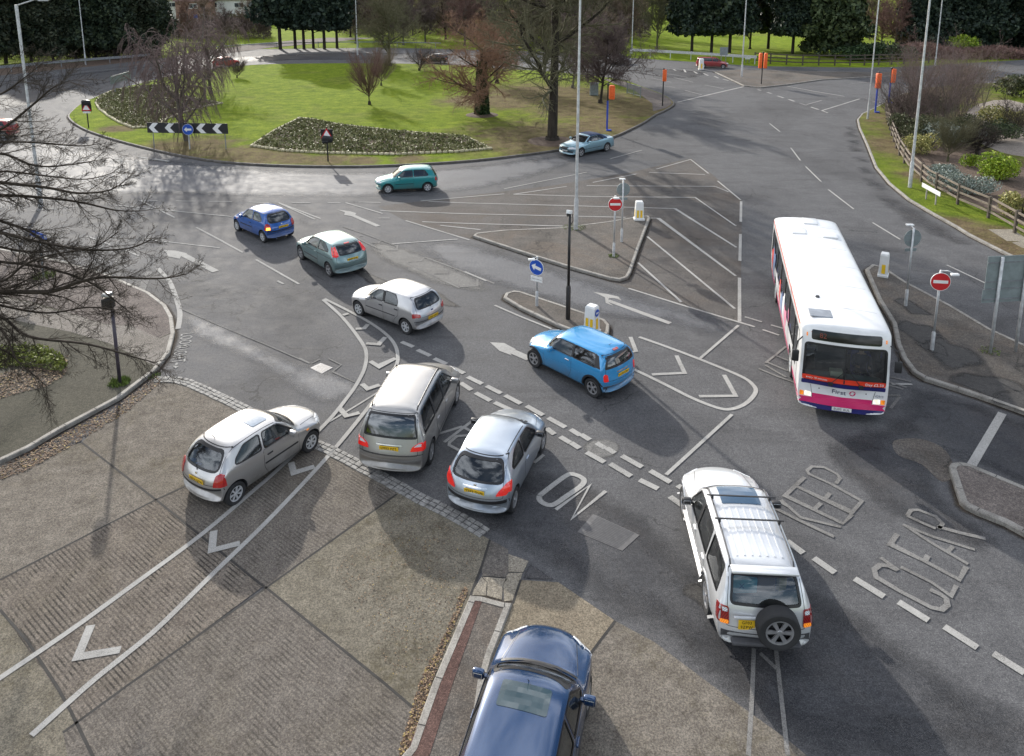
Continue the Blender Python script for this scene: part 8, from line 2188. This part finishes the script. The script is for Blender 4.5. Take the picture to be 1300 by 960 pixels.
def bare_shrub(label, px, py, H, W_, mt, seed, n=9, z=.11, rmin=.0055, nm='bare_shrub'):
    rn = random.Random(seed); segs = []; P_ = dict(HABIT['shrub']); P_['rmin'] = rmin
    for i in range(n):
        a = rn.uniform(0, 6.28); s_ = rn.uniform(.2, .9); grow(rn, segs, (rn.uniform(-.2, .2) * W_, rn.uniform(-.2, .2) * W_, 0), (math.cos(a) * s_ * W_ / H, math.sin(a) * s_ * W_ / H, 1), H * rn.uniform(.7, 1), .035, 0, P_)
    g = G(px, py, z); t = thing(nm, label, 'shrub', (g.x, g.y, z)); link('stems', seg_mesh('stems', [s for s in segs if s[4] < 2], [BK_GREY], (3, 5), .03), t); link('twigs', seg_mesh('twigs', [s for s in segs if s[4] >= 2], [mt], (3, 5), .03), t)
bare_shrub('tall grey bare bush at the corner behind the timber fence', 1155, 168, 4.6, 3.2, TW_PINK, 61, 9)
bare_shrub('tall tan bare bush behind the near verge lamp post', 1185, 165, 5.0, 3.4, TW_TAN, 62, 10)
bare_shrub('purple brown bare bush right of the near verge lamp post', 1215, 150, 5.2, 3.6, TW_PINK, 63, 9)
bare_shrub('reddish bare bush at the back of the garden bed', 1170, 128, 4.6, 4.0, TW_PINK, 64, 10)
bare_shrub('pale twiggy bush far back beside the right hand road', 1235, 135, 4.4, 3.8, TW_TAN, 65, 12)
bare_shrub('low bare bush with spreading twigs at the right edge', 1290, 175, 2.6, 3.0, TW_BLACK, 66, 10)
bare_shrub('dark bare bush close to the first fence posts', 1140, 160, 2.8, 2.2, TW_BLACK, 67, 12)
m_ = make_tree(68, 3.8, .07, 1.6, 'vase', BK_GREEN, TW_OLIVE); plant_tree('slim mossy young tree among the variegated shrubs behind the fence', 1203, 205, m_, z=.11)
m_ = make_tree(69, 3.2, .13, .8, 'vase', BK_DARK, TW_BLACK, over=dict(angle=(62, 40, 35), ratio=(1.6, .6, .5))); plant_tree('low dark spreading tree beside the lime green shrub', 1240, 196, m_, z=.11)
shrub('yellow variegated shrub behind the fence left of the silvery shrubs', 1172, 195, 3.0, 1.6, LF_YEL, 2600, .07, 71)
shrub('olive green shrub behind the yellow variegated one', 1190, 178, 3.4, 2.0, LF_OLV, 3000, .08, 72)
shrub('olive green shrub with sparse leaves near the fence corner', 1158, 182, 2.2, 1.6, LF_OLV, 1800, .07, 81)
shrub('silvery leaved shrub just behind the fence', 1195, 228, 2.4, 1.1, LF_SILV, 3000, .06, 73)
shrub('larger silvery leaved shrub in front of the lime green one', 1228, 246, 3.0, 1.3, LF_SILV, 3600, .06, 74)
shrub('bright lime green shrub', 1262, 226, 2.9, 1.7, LF_LIME, 4200, .08, 75)
shrub('yellow green edge shrub beside the low dark tree', 1232, 212, 1.4, 1.0, LF_LIME, 900, .07, 82)
shrub('cream and yellow variegated shrub by the fence at the right edge', 1296, 276, 2.2, 1.5, LF_YEL, 2600, .07, 76)
shrub('golden shrub beside the gravel path at the right edge', 1286, 160, 4.2, 1.7, LF_YEL, 3200, .10, 77)
shrub('dark evergreen shrub at the far end of the garden', 1290, 122, 5, 2.6, LF_OLV, 3200, .14, 78)
shrub('dark evergreen hedge clump behind the park fence', 1096, 76, 7, 2.6, LF_IVY, 2600, .2, 79, z=0)
shrub('low dark hedge clump behind the park fence near the reddish trees', 1125, 75, 8, 2.8, LF_CON3, 2600, .2, 80, z=0)
shrub('yellow green bush glowing between the blue green conifers', 1222, 70, 5, 3.6, LF_LIME, 1800, .2, 83, z=0)
shrub('green clipped bush below the white house', 225, 42, 12, 4.0, LF_IVY, 3000, .25, 84, z=0)
shrub('green bush in front of the brick house', 305, 40, 9, 4.5, LF_OLV, 2400, .25, 85, z=0)
shrub('brown green mixed shrub among the bare bushes behind the fence', 1180, 152, 4.2, 2.4, LF_OLV, 3000, .09, 86)
shrub('tall olive shrub right of the slim mossy young tree', 1225, 178, 3.6, 2.2, LF_OLV, 2800, .09, 87)
shrub('dark green shrub behind the low dark spreading tree', 1262, 180, 3.4, 1.7, LF_CON3, 2600, .08, 88)
shrub('leafy brown green shrub mass just behind the first fence posts', 1150, 172, 3.0, 2.0, LF_OLV, 2600, .08, 89)
shrub('grey green shrub mass behind the slim mossy young tree', 1210, 185, 3.6, 1.9, LF_SILV, 2200, .07, 90)
bare_shrub('tall pinkish bare bush rising above the garden shrubs', 1200, 172, 5.2, 3.6, TW_PINK, 96, 11)
# thickets under the wood
def thicket(label, x0, x1, y, H, mat, n, seed, dep=10):
    rn = random.Random(seed); pts = []
    for _ in range(n):
        px = rn.uniform(x0, x1); g = G(px, y); yy = g.y + rn.uniform(0, dep); hh = H * (.6 + .5 * noise.noise(Vector((g.x * .12, seed, 0)))); pts.append(Vector((g.x * yy / g.y, yy, ZG(g.x, yy) + hh * rn.random() ** .8)))
    o = link('undergrowth', leaf_cloud('undergrowth', pts, mat, .45, rn, ratio=.12)); tag(o, label, 'undergrowth', kind='stuff')
thicket('brown winter undergrowth below the houses at the left', 190, 345, 50, 5.5, TW_PURP, 9000, 91)
thicket('brown winter undergrowth below the wood beyond the roundabout', 430, 600, 46, 5.5, TW_TAN, 13000, 92, 30)
thicket('grey winter undergrowth behind the biggest bare tree', 590, 825, 52, 6.0, TW_PURP, 17000, 93, 25)
thicket('reddish winter undergrowth below the conifers at the right', 1130, 1340, 76, 2.6, TW_RED, 9000, 94, 6)
thicket('dark undergrowth among the conifers at the left', -160, 205, 76, 2.6, BK_DARK, 15000, 95, 16)

# moss bed on the left pavement
rn = random.Random(31); pts = []
mp_ = [(-60, 452), (0, 446), (30, 441), (60, 445), (80, 456), (86, 468), (80, 478), (50, 472), (20, 470), (-40, 476)]
for _ in range(2600):
    g = G(*rnd_in(mp_)); pts.append(Vector((g.x, g.y, .115 + rn.random() * .10)))
o = link('moss_patch', leaf_cloud('moss_patch', pts, leafmat('moss_leaf', (.06, .08, .015), (.15, .18, .03), (.26, .28, .06), 3), .055, rn, ratio=.6)); tag(o, 'yellow green moss and low plants on the left pavement under the bare branches', 'moss', kind='stuff')
# the same plants, a small lone clump
tuft('small yellow green tuft on the pavement seen through the bare branches', 57, 354, .11, .45, 160, .25)

# --- houses beyond the left trees
M_RENDERW = simple('white_render', (.62, .61, .58), .8, var=.1, scale=1); M_TILE = simple('brown_roof_tile', (.12, .07, .055), .85, var=.25, scale=2)
def brickmat():
    m, nt, b, out = newmat('house_brick'); br = nt.nodes.new('ShaderNodeTexBrick'); br.inputs['Scale'].default_value = 1.0; br.inputs['Brick Width'].default_value = .23; br.inputs['Row Height'].default_value = .075; br.inputs['Mortar Size'].default_value = .01
    br.inputs['Color1'].default_value = (.28, .11, .07, 1); br.inputs['Color2'].default_value = (.20, .085, .055, 1); br.inputs['Mortar'].default_value = (.3, .27, .24, 1)
    tc = nt.nodes.new('ShaderNodeTexCoord'); mp = nt.nodes.new('ShaderNodeMapping'); mp.inputs['Rotation'].default_value = (R(90), 0, 0); nt.links.new(tc.outputs['Object'], mp.inputs[0]); nt.links.new(mp.outputs[0], br.inputs[0]); nt.links.new(br.outputs[0], b.inputs['Base Color']); b.inputs['Roughness'].default_value = .85; return m
M_BRICK = brickmat(); M_WINDK = simple('house_window_glass', (.03, .04, .05), .1, var=.4)
def house(label, px, py, W_, D_, H_, wall, wins, rz, door=None, group=None):
    g = G(px, py); t = thing('house', label, 'house', (g.x, g.y, ZG(g.x, g.y)), rz)
    w_ = MB().box((0, D_ / 2, H_ / 2), (W_, D_, H_)).obj('wall', [wall], t)
    rf = MB(); ov = .5; hz = H_ + D_ * .35
    vs = [(-W_ / 2 - ov, -ov, H_ - .02), (W_ / 2 + ov, -ov, H_ - .02), (W_ / 2 + ov, D_ + ov, H_ - .02), (-W_ / 2 - ov, D_ + ov, H_ - .02), (-W_ / 2 - ov, D_ / 2, hz), (W_ / 2 + ov, D_ / 2, hz)]
    rf.add(vs, [(0, 1, 5, 4), (2, 3, 4, 5), (1, 2, 5), (3, 0, 4), (3, 2, 1, 0)]); r_ = rf.obj('roof', [M_TILE], t)
    MB().box((W_ * .3, D_ / 2, hz + .3), (.8, .8, 1.6)).obj('chimney', [M_BRICK], r_)
    for (x, z, ww, hh) in wins:
        f = MB().box((x, -.03, z), (ww + .16, .08, hh + .16)).obj('window', [M_WHITE], t); q = MB()
        k = max(1, int(ww / .9)); 
        for i in range(k): q.box((x - ww / 2 + ww * (i + .5) / k, -.075, z), (ww / k - .08, .02, hh - .08))
        q.obj('pane', [M_WINDK], f)
    if door: dd = MB().box((door, -.04, 1.02), (.95, .08, 2.04)).obj('door', [simple('door_blue', (.02, .08, .35), .5)], t); MB().box((door + .35, -.1, 1.0), (.05, .05, .12)).obj('handle', [M_CHROME], dd)
house('white rendered house with dark windows behind the left trees', 209, 29, 12, 8, 5.4, M_RENDERW, [(-3.6, 1.5, 2.6, 1.3), (1.2, 1.6, 1.5, 1.3), (3.8, 1.5, 1.4, 1.2), (-3.6, 4.2, 2.4, 1.1), (2.2, 4.2, 2.2, 1.1)], .12, door=-.9)
house('brick house with a blue door right of the white rendered one', 247, 31, 9, 8, 5.4, M_BRICK, [(-2.6, 1.5, 1.8, 1.3), (2.6, 1.5, 2.0, 1.3), (0, 4.2, 2.0, 1.1)], .05, door=.4)
house('long white rendered house, rightmost of the houses', 305, 30, 22, 9, 5.6, M_RENDERW, [(-8, 1.5, 2, 1.3), (-3, 1.5, 2, 1.3), (3, 1.5, 2, 1.3), (8, 1.5, 2, 1.3), (-7, 4.3, 2.4, 1.1), (0, 4.3, 2.4, 1.1), (7, 4.3, 2.4, 1.1)], -.03, door=5.6)
g = G(285, 34); t = thing('garden_wall', 'long brick garden wall in front of the rightmost white house', 'wall', (g.x, g.y, ZG(g.x, g.y))); MB().box((0, 0, .8), (19, .25, 1.6)).obj('wall_face', [M_BRICK], t); MB().box((0, 0, 1.64), (19.1, .35, .08)).obj('coping', [M_KERB], t)

# --- the bare tree whose branches reach in from the left, close to the camera
rn = random.Random(77); segs = []
Yt = 19.0; TP = Vector((-17.5, Yt, 0))
FH = dict(levels=4, nseg=(1, 8, 7, 4, 3), wander=(.0, .10, .10, .12, .14), up=(0, .01, .01, .02, .03), start=(.1, .1, .12, .2), kids=(0, 2.2, 2.0, 1.3), angle=(50, 38, 36, 38), ratio=(.5, .50, .42, .45), shrink=(.3, .45, .4, .3), rmin=.0036, taper=.3, rk=.5)
segs += [(TP, TP + Vector((.1, 0, 3)), .38, .30, 0), (TP + Vector((.1, 0, 3)), TP + Vector((.3, .1, 7)), .30, .22, 0), (TP + Vector((.3, .1, 7)), TP + Vector((.2, 0, 12)), .22, .10, 0)]
limbs = [  # (pixels with depth offsets, start radius)
    ([(-60, 380, .0), (0, 375, .0), (63, 375, -.2), (101, 363, -.3), (134, 357, -.3), (203, 358.5, -.2), (240, 352, 0)], .055),
    ([(-60, 335, .6), (0, 337, .5), (60, 345, .4), (112, 362, .3), (145, 385, .3), (172, 407, .3)], .035),
    ([(-60, 262, 1.5), (0, 253, 1.5), (60, 256, 1.4), (105, 262, 1.2), (150, 272, 1.2), (188, 272, 1.2)], .04),
    ([(-60, 225, 1.0), (0, 236, 1.0), (60, 243, 1.0), (100, 250, 1.0), (140, 246, 1.1), (162, 232, 1.2)], .04),
    ([(-60, 195, 2.0), (0, 185, 2.0), (50, 186, 2.0), (100, 190, 2.0), (128, 187, 2.2)], .03),
    ([(-50, 215, 1.4), (0, 200, 1.5), (45, 215, 1.5), (90, 214, 1.5), (140, 205, 1.6)], .03),
    ([(-60, 190, .6), (0, 170, .6), (40, 140, .6), (66, 118, .6), (90, 107, .7)], .035),
    ([(-60, 140, 1.2), (0, 125, 1.2), (30, 105, 1.2), (55, 85, 1.3)], .025),
    ([(-60, 290, .2), (0, 300, .0), (50, 312, -.2), (110, 322, -.2), (165, 320, -.2), (200, 305, -.1)], .04),
    ([(-60, 265, .5), (0, 285, .5), (40, 300, .4), (80, 330, .3), (100, 352, .2)], .035),
    ([(-60, 395, -.6), (0, 406, -.8), (37, 432, -.9), (112, 442, -1.0), (170, 458, -1.0), (200, 466, -1.0)], .035),
    ([(-60, 400, -1.2), (0, 422, -1.2), (22, 462, -1.3), (48, 484, -1.3)], .03),
    ([(-60, 450, -1.0), (0, 448, -1.0), (30, 470, -1.1), (60, 495, -1.2)], .02),
    ([(-60, 350, -.4), (0, 362, -.4), (30, 342, -.4), (60, 330, -.4), (120, 318, -.3), (150, 300, -.3)], .03),
    ([(-60, 300, 1.0), (0, 318, 1.0), (50, 325, 1.0), (95, 318, 1.0), (130, 330, 1.0)], .03),
    ([(-60, 230, 2.4), (0, 222, 2.4), (60, 228, 2.4), (110, 232, 2.4), (150, 222, 2.5)], .026),
    ([(-60, 375, .2), (0, 392, .2), (60, 402, .2), (110, 395, .2), (145, 398, .2), (135, 404, .2)], .025)]
for pl, r0 in limbs:
    W_ = [P(x, y, Yt - 1 + dz) for x, y, dz in pl]
    st = TP + Vector((.25, 0, max(2.5, min(11, W_[0].z - .8)))); W_ = [st, st.lerp(W_[0], .55) + Vector((0, 0, .25))] + W_
    C_ = smooth_line(W_, 5); n = len(C_)
    for i in range(n - 1):
        t0 = i / (n - 1); r_a = r0 * 1.5 * (1 - t0) ** .8 + .006; r_b = r0 * 1.5 * (1 - (i + 1) / (n - 1)) ** .8 + .006
        j = Vector((rn.gauss(0, .012), rn.gauss(0, .012), rn.gauss(0, .012))); segs.append((C_[i], C_[i + 1], r_a, r_b, 1))
        if t0 > .22:
            d = (C_[i + 1] - C_[i]).normalized()
            for _ in range(1 if rn.random() < .88 else 0):
                a = rn.uniform(0, 6.28); u = d.orthogonal().normalized(); w_ = d.cross(u); cd = d * .78 + (u * math.cos(a) + w_ * math.sin(a)) * .62
                grow(rn, segs, C_[i].lerp(C_[i + 1], rn.random()), cd, rn.uniform(.6, 1.7) * (1.15 - t0 * .6), max(.008, r_b * .5), 2, FH)
M_FB = barkmat('near_bark', (.022, .017, .013), (.062, .049, .038), 6)
t = thing('bare_tree', 'near dark bare tree reaching its branches in from the left edge', 'tree', (TP.x, TP.y, .1))
segs = [(a - TP, b - TP, ra, rb, l_) for a, b, ra, rb, l_ in segs]
link('trunk', seg_mesh('trunk', [s for s in segs if s[4] <= 1], [M_FB], (6, 9), .05), t); link('crown', seg_mesh('crown', [s for s in segs if s[4] > 1], [M_FB], (3, 5), .02), t)
# ================================================================== PEOPLE (drivers seen through the glass)
def seated_person(name, label, car, lx, ly, seat_z, top_col, hair_col, skin=(.42, .25, .18), wheel=None, sc=1.0):
    """One continuous skinned figure, seated, hands towards the steering wheel (local +x)."""
    V = dict(pelvis=(0, 0, .10), waist=(-.03, 0, .28), chest=(-.08, 0, .47), neck=(-.08, 0, .60), headb=(-.065, 0, .67), head=(-.05, 0, .76), crown=(-.06, 0, .84))
    r_ = dict(pelvis=.15, waist=.135, chest=.15, neck=.055, headb=.07, head=.092, crown=.06)
    E_ = [('pelvis', 'waist'), ('waist', 'chest'), ('chest', 'neck'), ('neck', 'headb'), ('headb', 'head'), ('head', 'crown')]
    for s, k in ((1, 'l'), (-1, 'r')):
        V.update({k + 'sh': (-.07, s * .18, .52), k + 'el': (.10, s * .25, .30), k + 'wr': (.32, s * .16, .36), k + 'ha': (.39, s * .15, .39), k + 'hip': (.05, s * .10, .09), k + 'kn': (.45, s * .13, .14), k + 'an': (.62, s * .12, -.22)})
        r_.update({k + 'sh': .068, k + 'el': .048, k + 'wr': .032, k + 'ha': .036, k + 'hip': .09, k + 'kn': .065, k + 'an': .045})
        E_ += [('chest', k + 'sh'), (k + 'sh', k + 'el'), (k + 'el', k + 'wr'), (k + 'wr', k + 'ha'), ('pelvis', k + 'hip'), (k + 'hip', k + 'kn'), (k + 'kn', k + 'an')]
        for f in range(4):
            n0 = f'{k}f{f}'; V[n0] = (.435, s * (.175 - .016 * f), .405 - .002 * f); V[n0 + 'b'] = (.46, s * (.172 - .016 * f), .38); r_[n0] = .0095; r_[n0 + 'b'] = .008; E_ += [(k + 'ha', n0), (n0, n0 + 'b')]
        V[k + 'th'] = (.41, s * .115, .42); r_[k + 'th'] = .010; E_.append((k + 'ha', k + 'th'))
    names = list(V); idx = {n: i for i, n in enumerate(names)}
    me = bpy.data.meshes.new(name); me.from_pydata([V[n] for n in names], [(idx[a], idx[b]) for a, b in E_], []); me.update()
    ob = link('cage', me); mo = ob.modifiers.new('k', 'SKIN'); mo.use_smooth_shade = True; ly_ = me.skin_vertices[0].data
    for n in names: ly_[idx[n]].radius = (r_[n], r_[n] * (1.15 if n in ('chest', 'waist', 'pelvis') else 1)); ly_[idx[n]].use_root = (n == 'pelvis')
    sb = ob.modifiers.new('s', 'SUBSURF'); sb.levels = 2; sb.render_levels = 2
    m = bake(ob)
    ms = simple('skin_%02d' % int(skin[0] * 100), skin, .55, var=.08); mt = simple('clothes_' + top_col[0], top_col[1], .9, var=.2); m.materials.clear(); m.materials.append(mt); m.materials.append(ms)
    for p in m.polygons:
        c = p.center; p.material_index = 1 if (c.z > .585 or c.x > .30 and abs(c.y) < .26 and c.z > .3) else 0; p.use_smooth = True
    W_ = Matrix.Translation(Vector(car.location)) @ Matrix.Rotation(car.rotation_euler.z, 4, 'Z') @ Matrix.Translation(Vector((lx, ly, seat_z)))
    o = link(name, m); o.matrix_world = W_ @ Matrix.Scale(sc, 4); tag(o, label, 'person')
    h = MB(); n = 14; prof = []
    for i in range(8): a = R(8 + 82 * i / 7); prof.append((.104 * math.sin(a), .104 * math.cos(a)))
    h.lathe([(max(a, 1e-3), b) for a, b in prof], n, 'z', (-.072, 0, .775)); h.box((-.125, 0, .72), (.07, .15, .13), bev=.03)
    link('hair', h.mesh('hair', [simple('hair_' + hair_col[0], hair_col[1], .7, var=.2)], angle=60), o)
    f = MB(); f.box((.045, 0, .745), (.03, .022, .035), bev=.008); link('nose', f.mesh('nose', [ms], angle=60), o)
    for s in (1, -1):
        f = MB().box((.034, s * .032, .768), (.012, .022, .010), bev=.003); link('eye', f.mesh('eye', [M_INK]), o)
        f = MB().box((-.06, s * .094, .752), (.035, .016, .05), bev=.006); link('ear', f.mesh('ear', [ms], angle=60), o)
    f = MB().box((.032, 0, .712), (.014, .044, .008), bev=.002); link('mouth', f.mesh('mouth', [simple('lips', (.25, .08, .07), .5)]), o)
    return o
seated_person('person', 'driver in a dark jacket at the wheel of the silver hatchback with the glass sunroof', t_corsa, S_corsa['x0'] - S_corsa['seat1'] + .12, -.34, .50, ('dark', (.02, .022, .03)), ('fair', (.25, .15, .07)), (.62, .40, .31))
seated_person('person', 'driver in a blue top at the wheel of the electric blue small car', t_mini, -.05, -.34, .50, ('blue', (.05, .09, .2)), ('brown', (.05, .03, .02)), (.5, .32, .25))
seated_person('person', 'driver in a grey top inside the pale off road car', t_or, .12, -.34, .78, ('grey', (.16, .16, .17)), ('black', (.02, .015, .012)), (.5, .32, .25))
tb = [o for o in bpy.data.objects if o.name == 'single_deck_bus'][0]
seated_person('person', 'bus driver in a dark jersey behind the windscreen of the bus', tb, 5.25 - 1.12, .62, 1.0, ('navy', (.03, .035, .06)), ('dark_hair', (.03, .02, .015)), (.45, .28, .21))
# ================================================================== LIGHT, SKY, CAMERA
SUN_EL = R(22); SUN_DIR = Vector((-0.40, 0.917))        # towards the sun, on the ground
az = math.atan2(SUN_DIR.x, SUN_DIR.y)
w = bpy.data.worlds.new('World'); scene.world = w; w.use_nodes = True
nt = w.node_tree; nt.nodes.clear()
sky = nt.nodes.new('ShaderNodeTexSky'); sky.sky_type = 'NISHITA'; sky.sun_disc = False
sky.sun_elevation = SUN_EL; sky.sun_rotation = az % (2 * math.pi); sky.air_density = 1.0; sky.dust_density = 2.0; sky.ozone_density = 1.0
# broken cloud: white billows over the blue, seen in roofs and windows
tc = nt.nodes.new('ShaderNodeTexCoord')
mp = nt.nodes.new('ShaderNodeMapping'); mp.inputs['Scale'].default_value = (1.0, 1.0, 2.4); nt.links.new(tc.outputs['Generated'], mp.inputs[0])
cn = noise_tex(nt, mp.outputs[0], 2.3, 9, 0.62, 0.3)
cl = mix(nt, maprange(nt, cn, 0.46, 0.62, 0.0, 0.85), sky.outputs[0], (17.5, 18.0, 19.0))
bg = nt.nodes.new('ShaderNodeBackground'); bg.inputs[1].default_value = 0.1
nt.links.new(cl, bg.inputs[0]); wo = nt.nodes.new('ShaderNodeOutputWorld'); nt.links.new(bg.outputs[0], wo.inputs[0])
sd = bpy.data.lights.new('sun', 'SUN'); sd.energy = 3.7; sd.angle = R(0.9); sd.color = (1.0, 0.95, 0.87)
so = link('sun', sd)
d = Vector((-SUN_DIR.x * math.cos(SUN_EL), -SUN_DIR.y * math.cos(SUN_EL), -math.sin(SUN_EL)))
so.rotation_euler = d.to_track_quat('-Z', 'Y').to_euler(); so.location = (0, 0, 60)

cam = bpy.data.cameras.new('camera'); co = link('camera', cam, None, (0, 0, CAMH), (R(90) - PITCH, 0, 0))
cam.sensor_fit = 'HORIZONTAL'; cam.sensor_width = 36.0; cam.lens = 36.0 * FPX / 1300
cam.shift_x = (650 - PCX) / 1300; cam.shift_y = (PCY - 480) / 1300
cam.clip_start = 0.3; cam.clip_end = 3000
scene.camera = co
vs = scene.view_settings; scene.display_settings.display_device = 'sRGB'
vs.view_transform = 'Standard'; vs.look = 'None'; vs.exposure = 0.64; vs.gamma = 1.0; vs.use_curve_mapping = False
scene.cycles.max_bounces = 6; scene.cycles.diffuse_bounces = 2; scene.cycles.glossy_bounces = 3
scene.cycles.transparent_max_bounces = 10; scene.cycles.transmission_bounces = 3
scene.cycles.use_denoising = True
scene.cycles.sample_clamp_indirect = 6.0
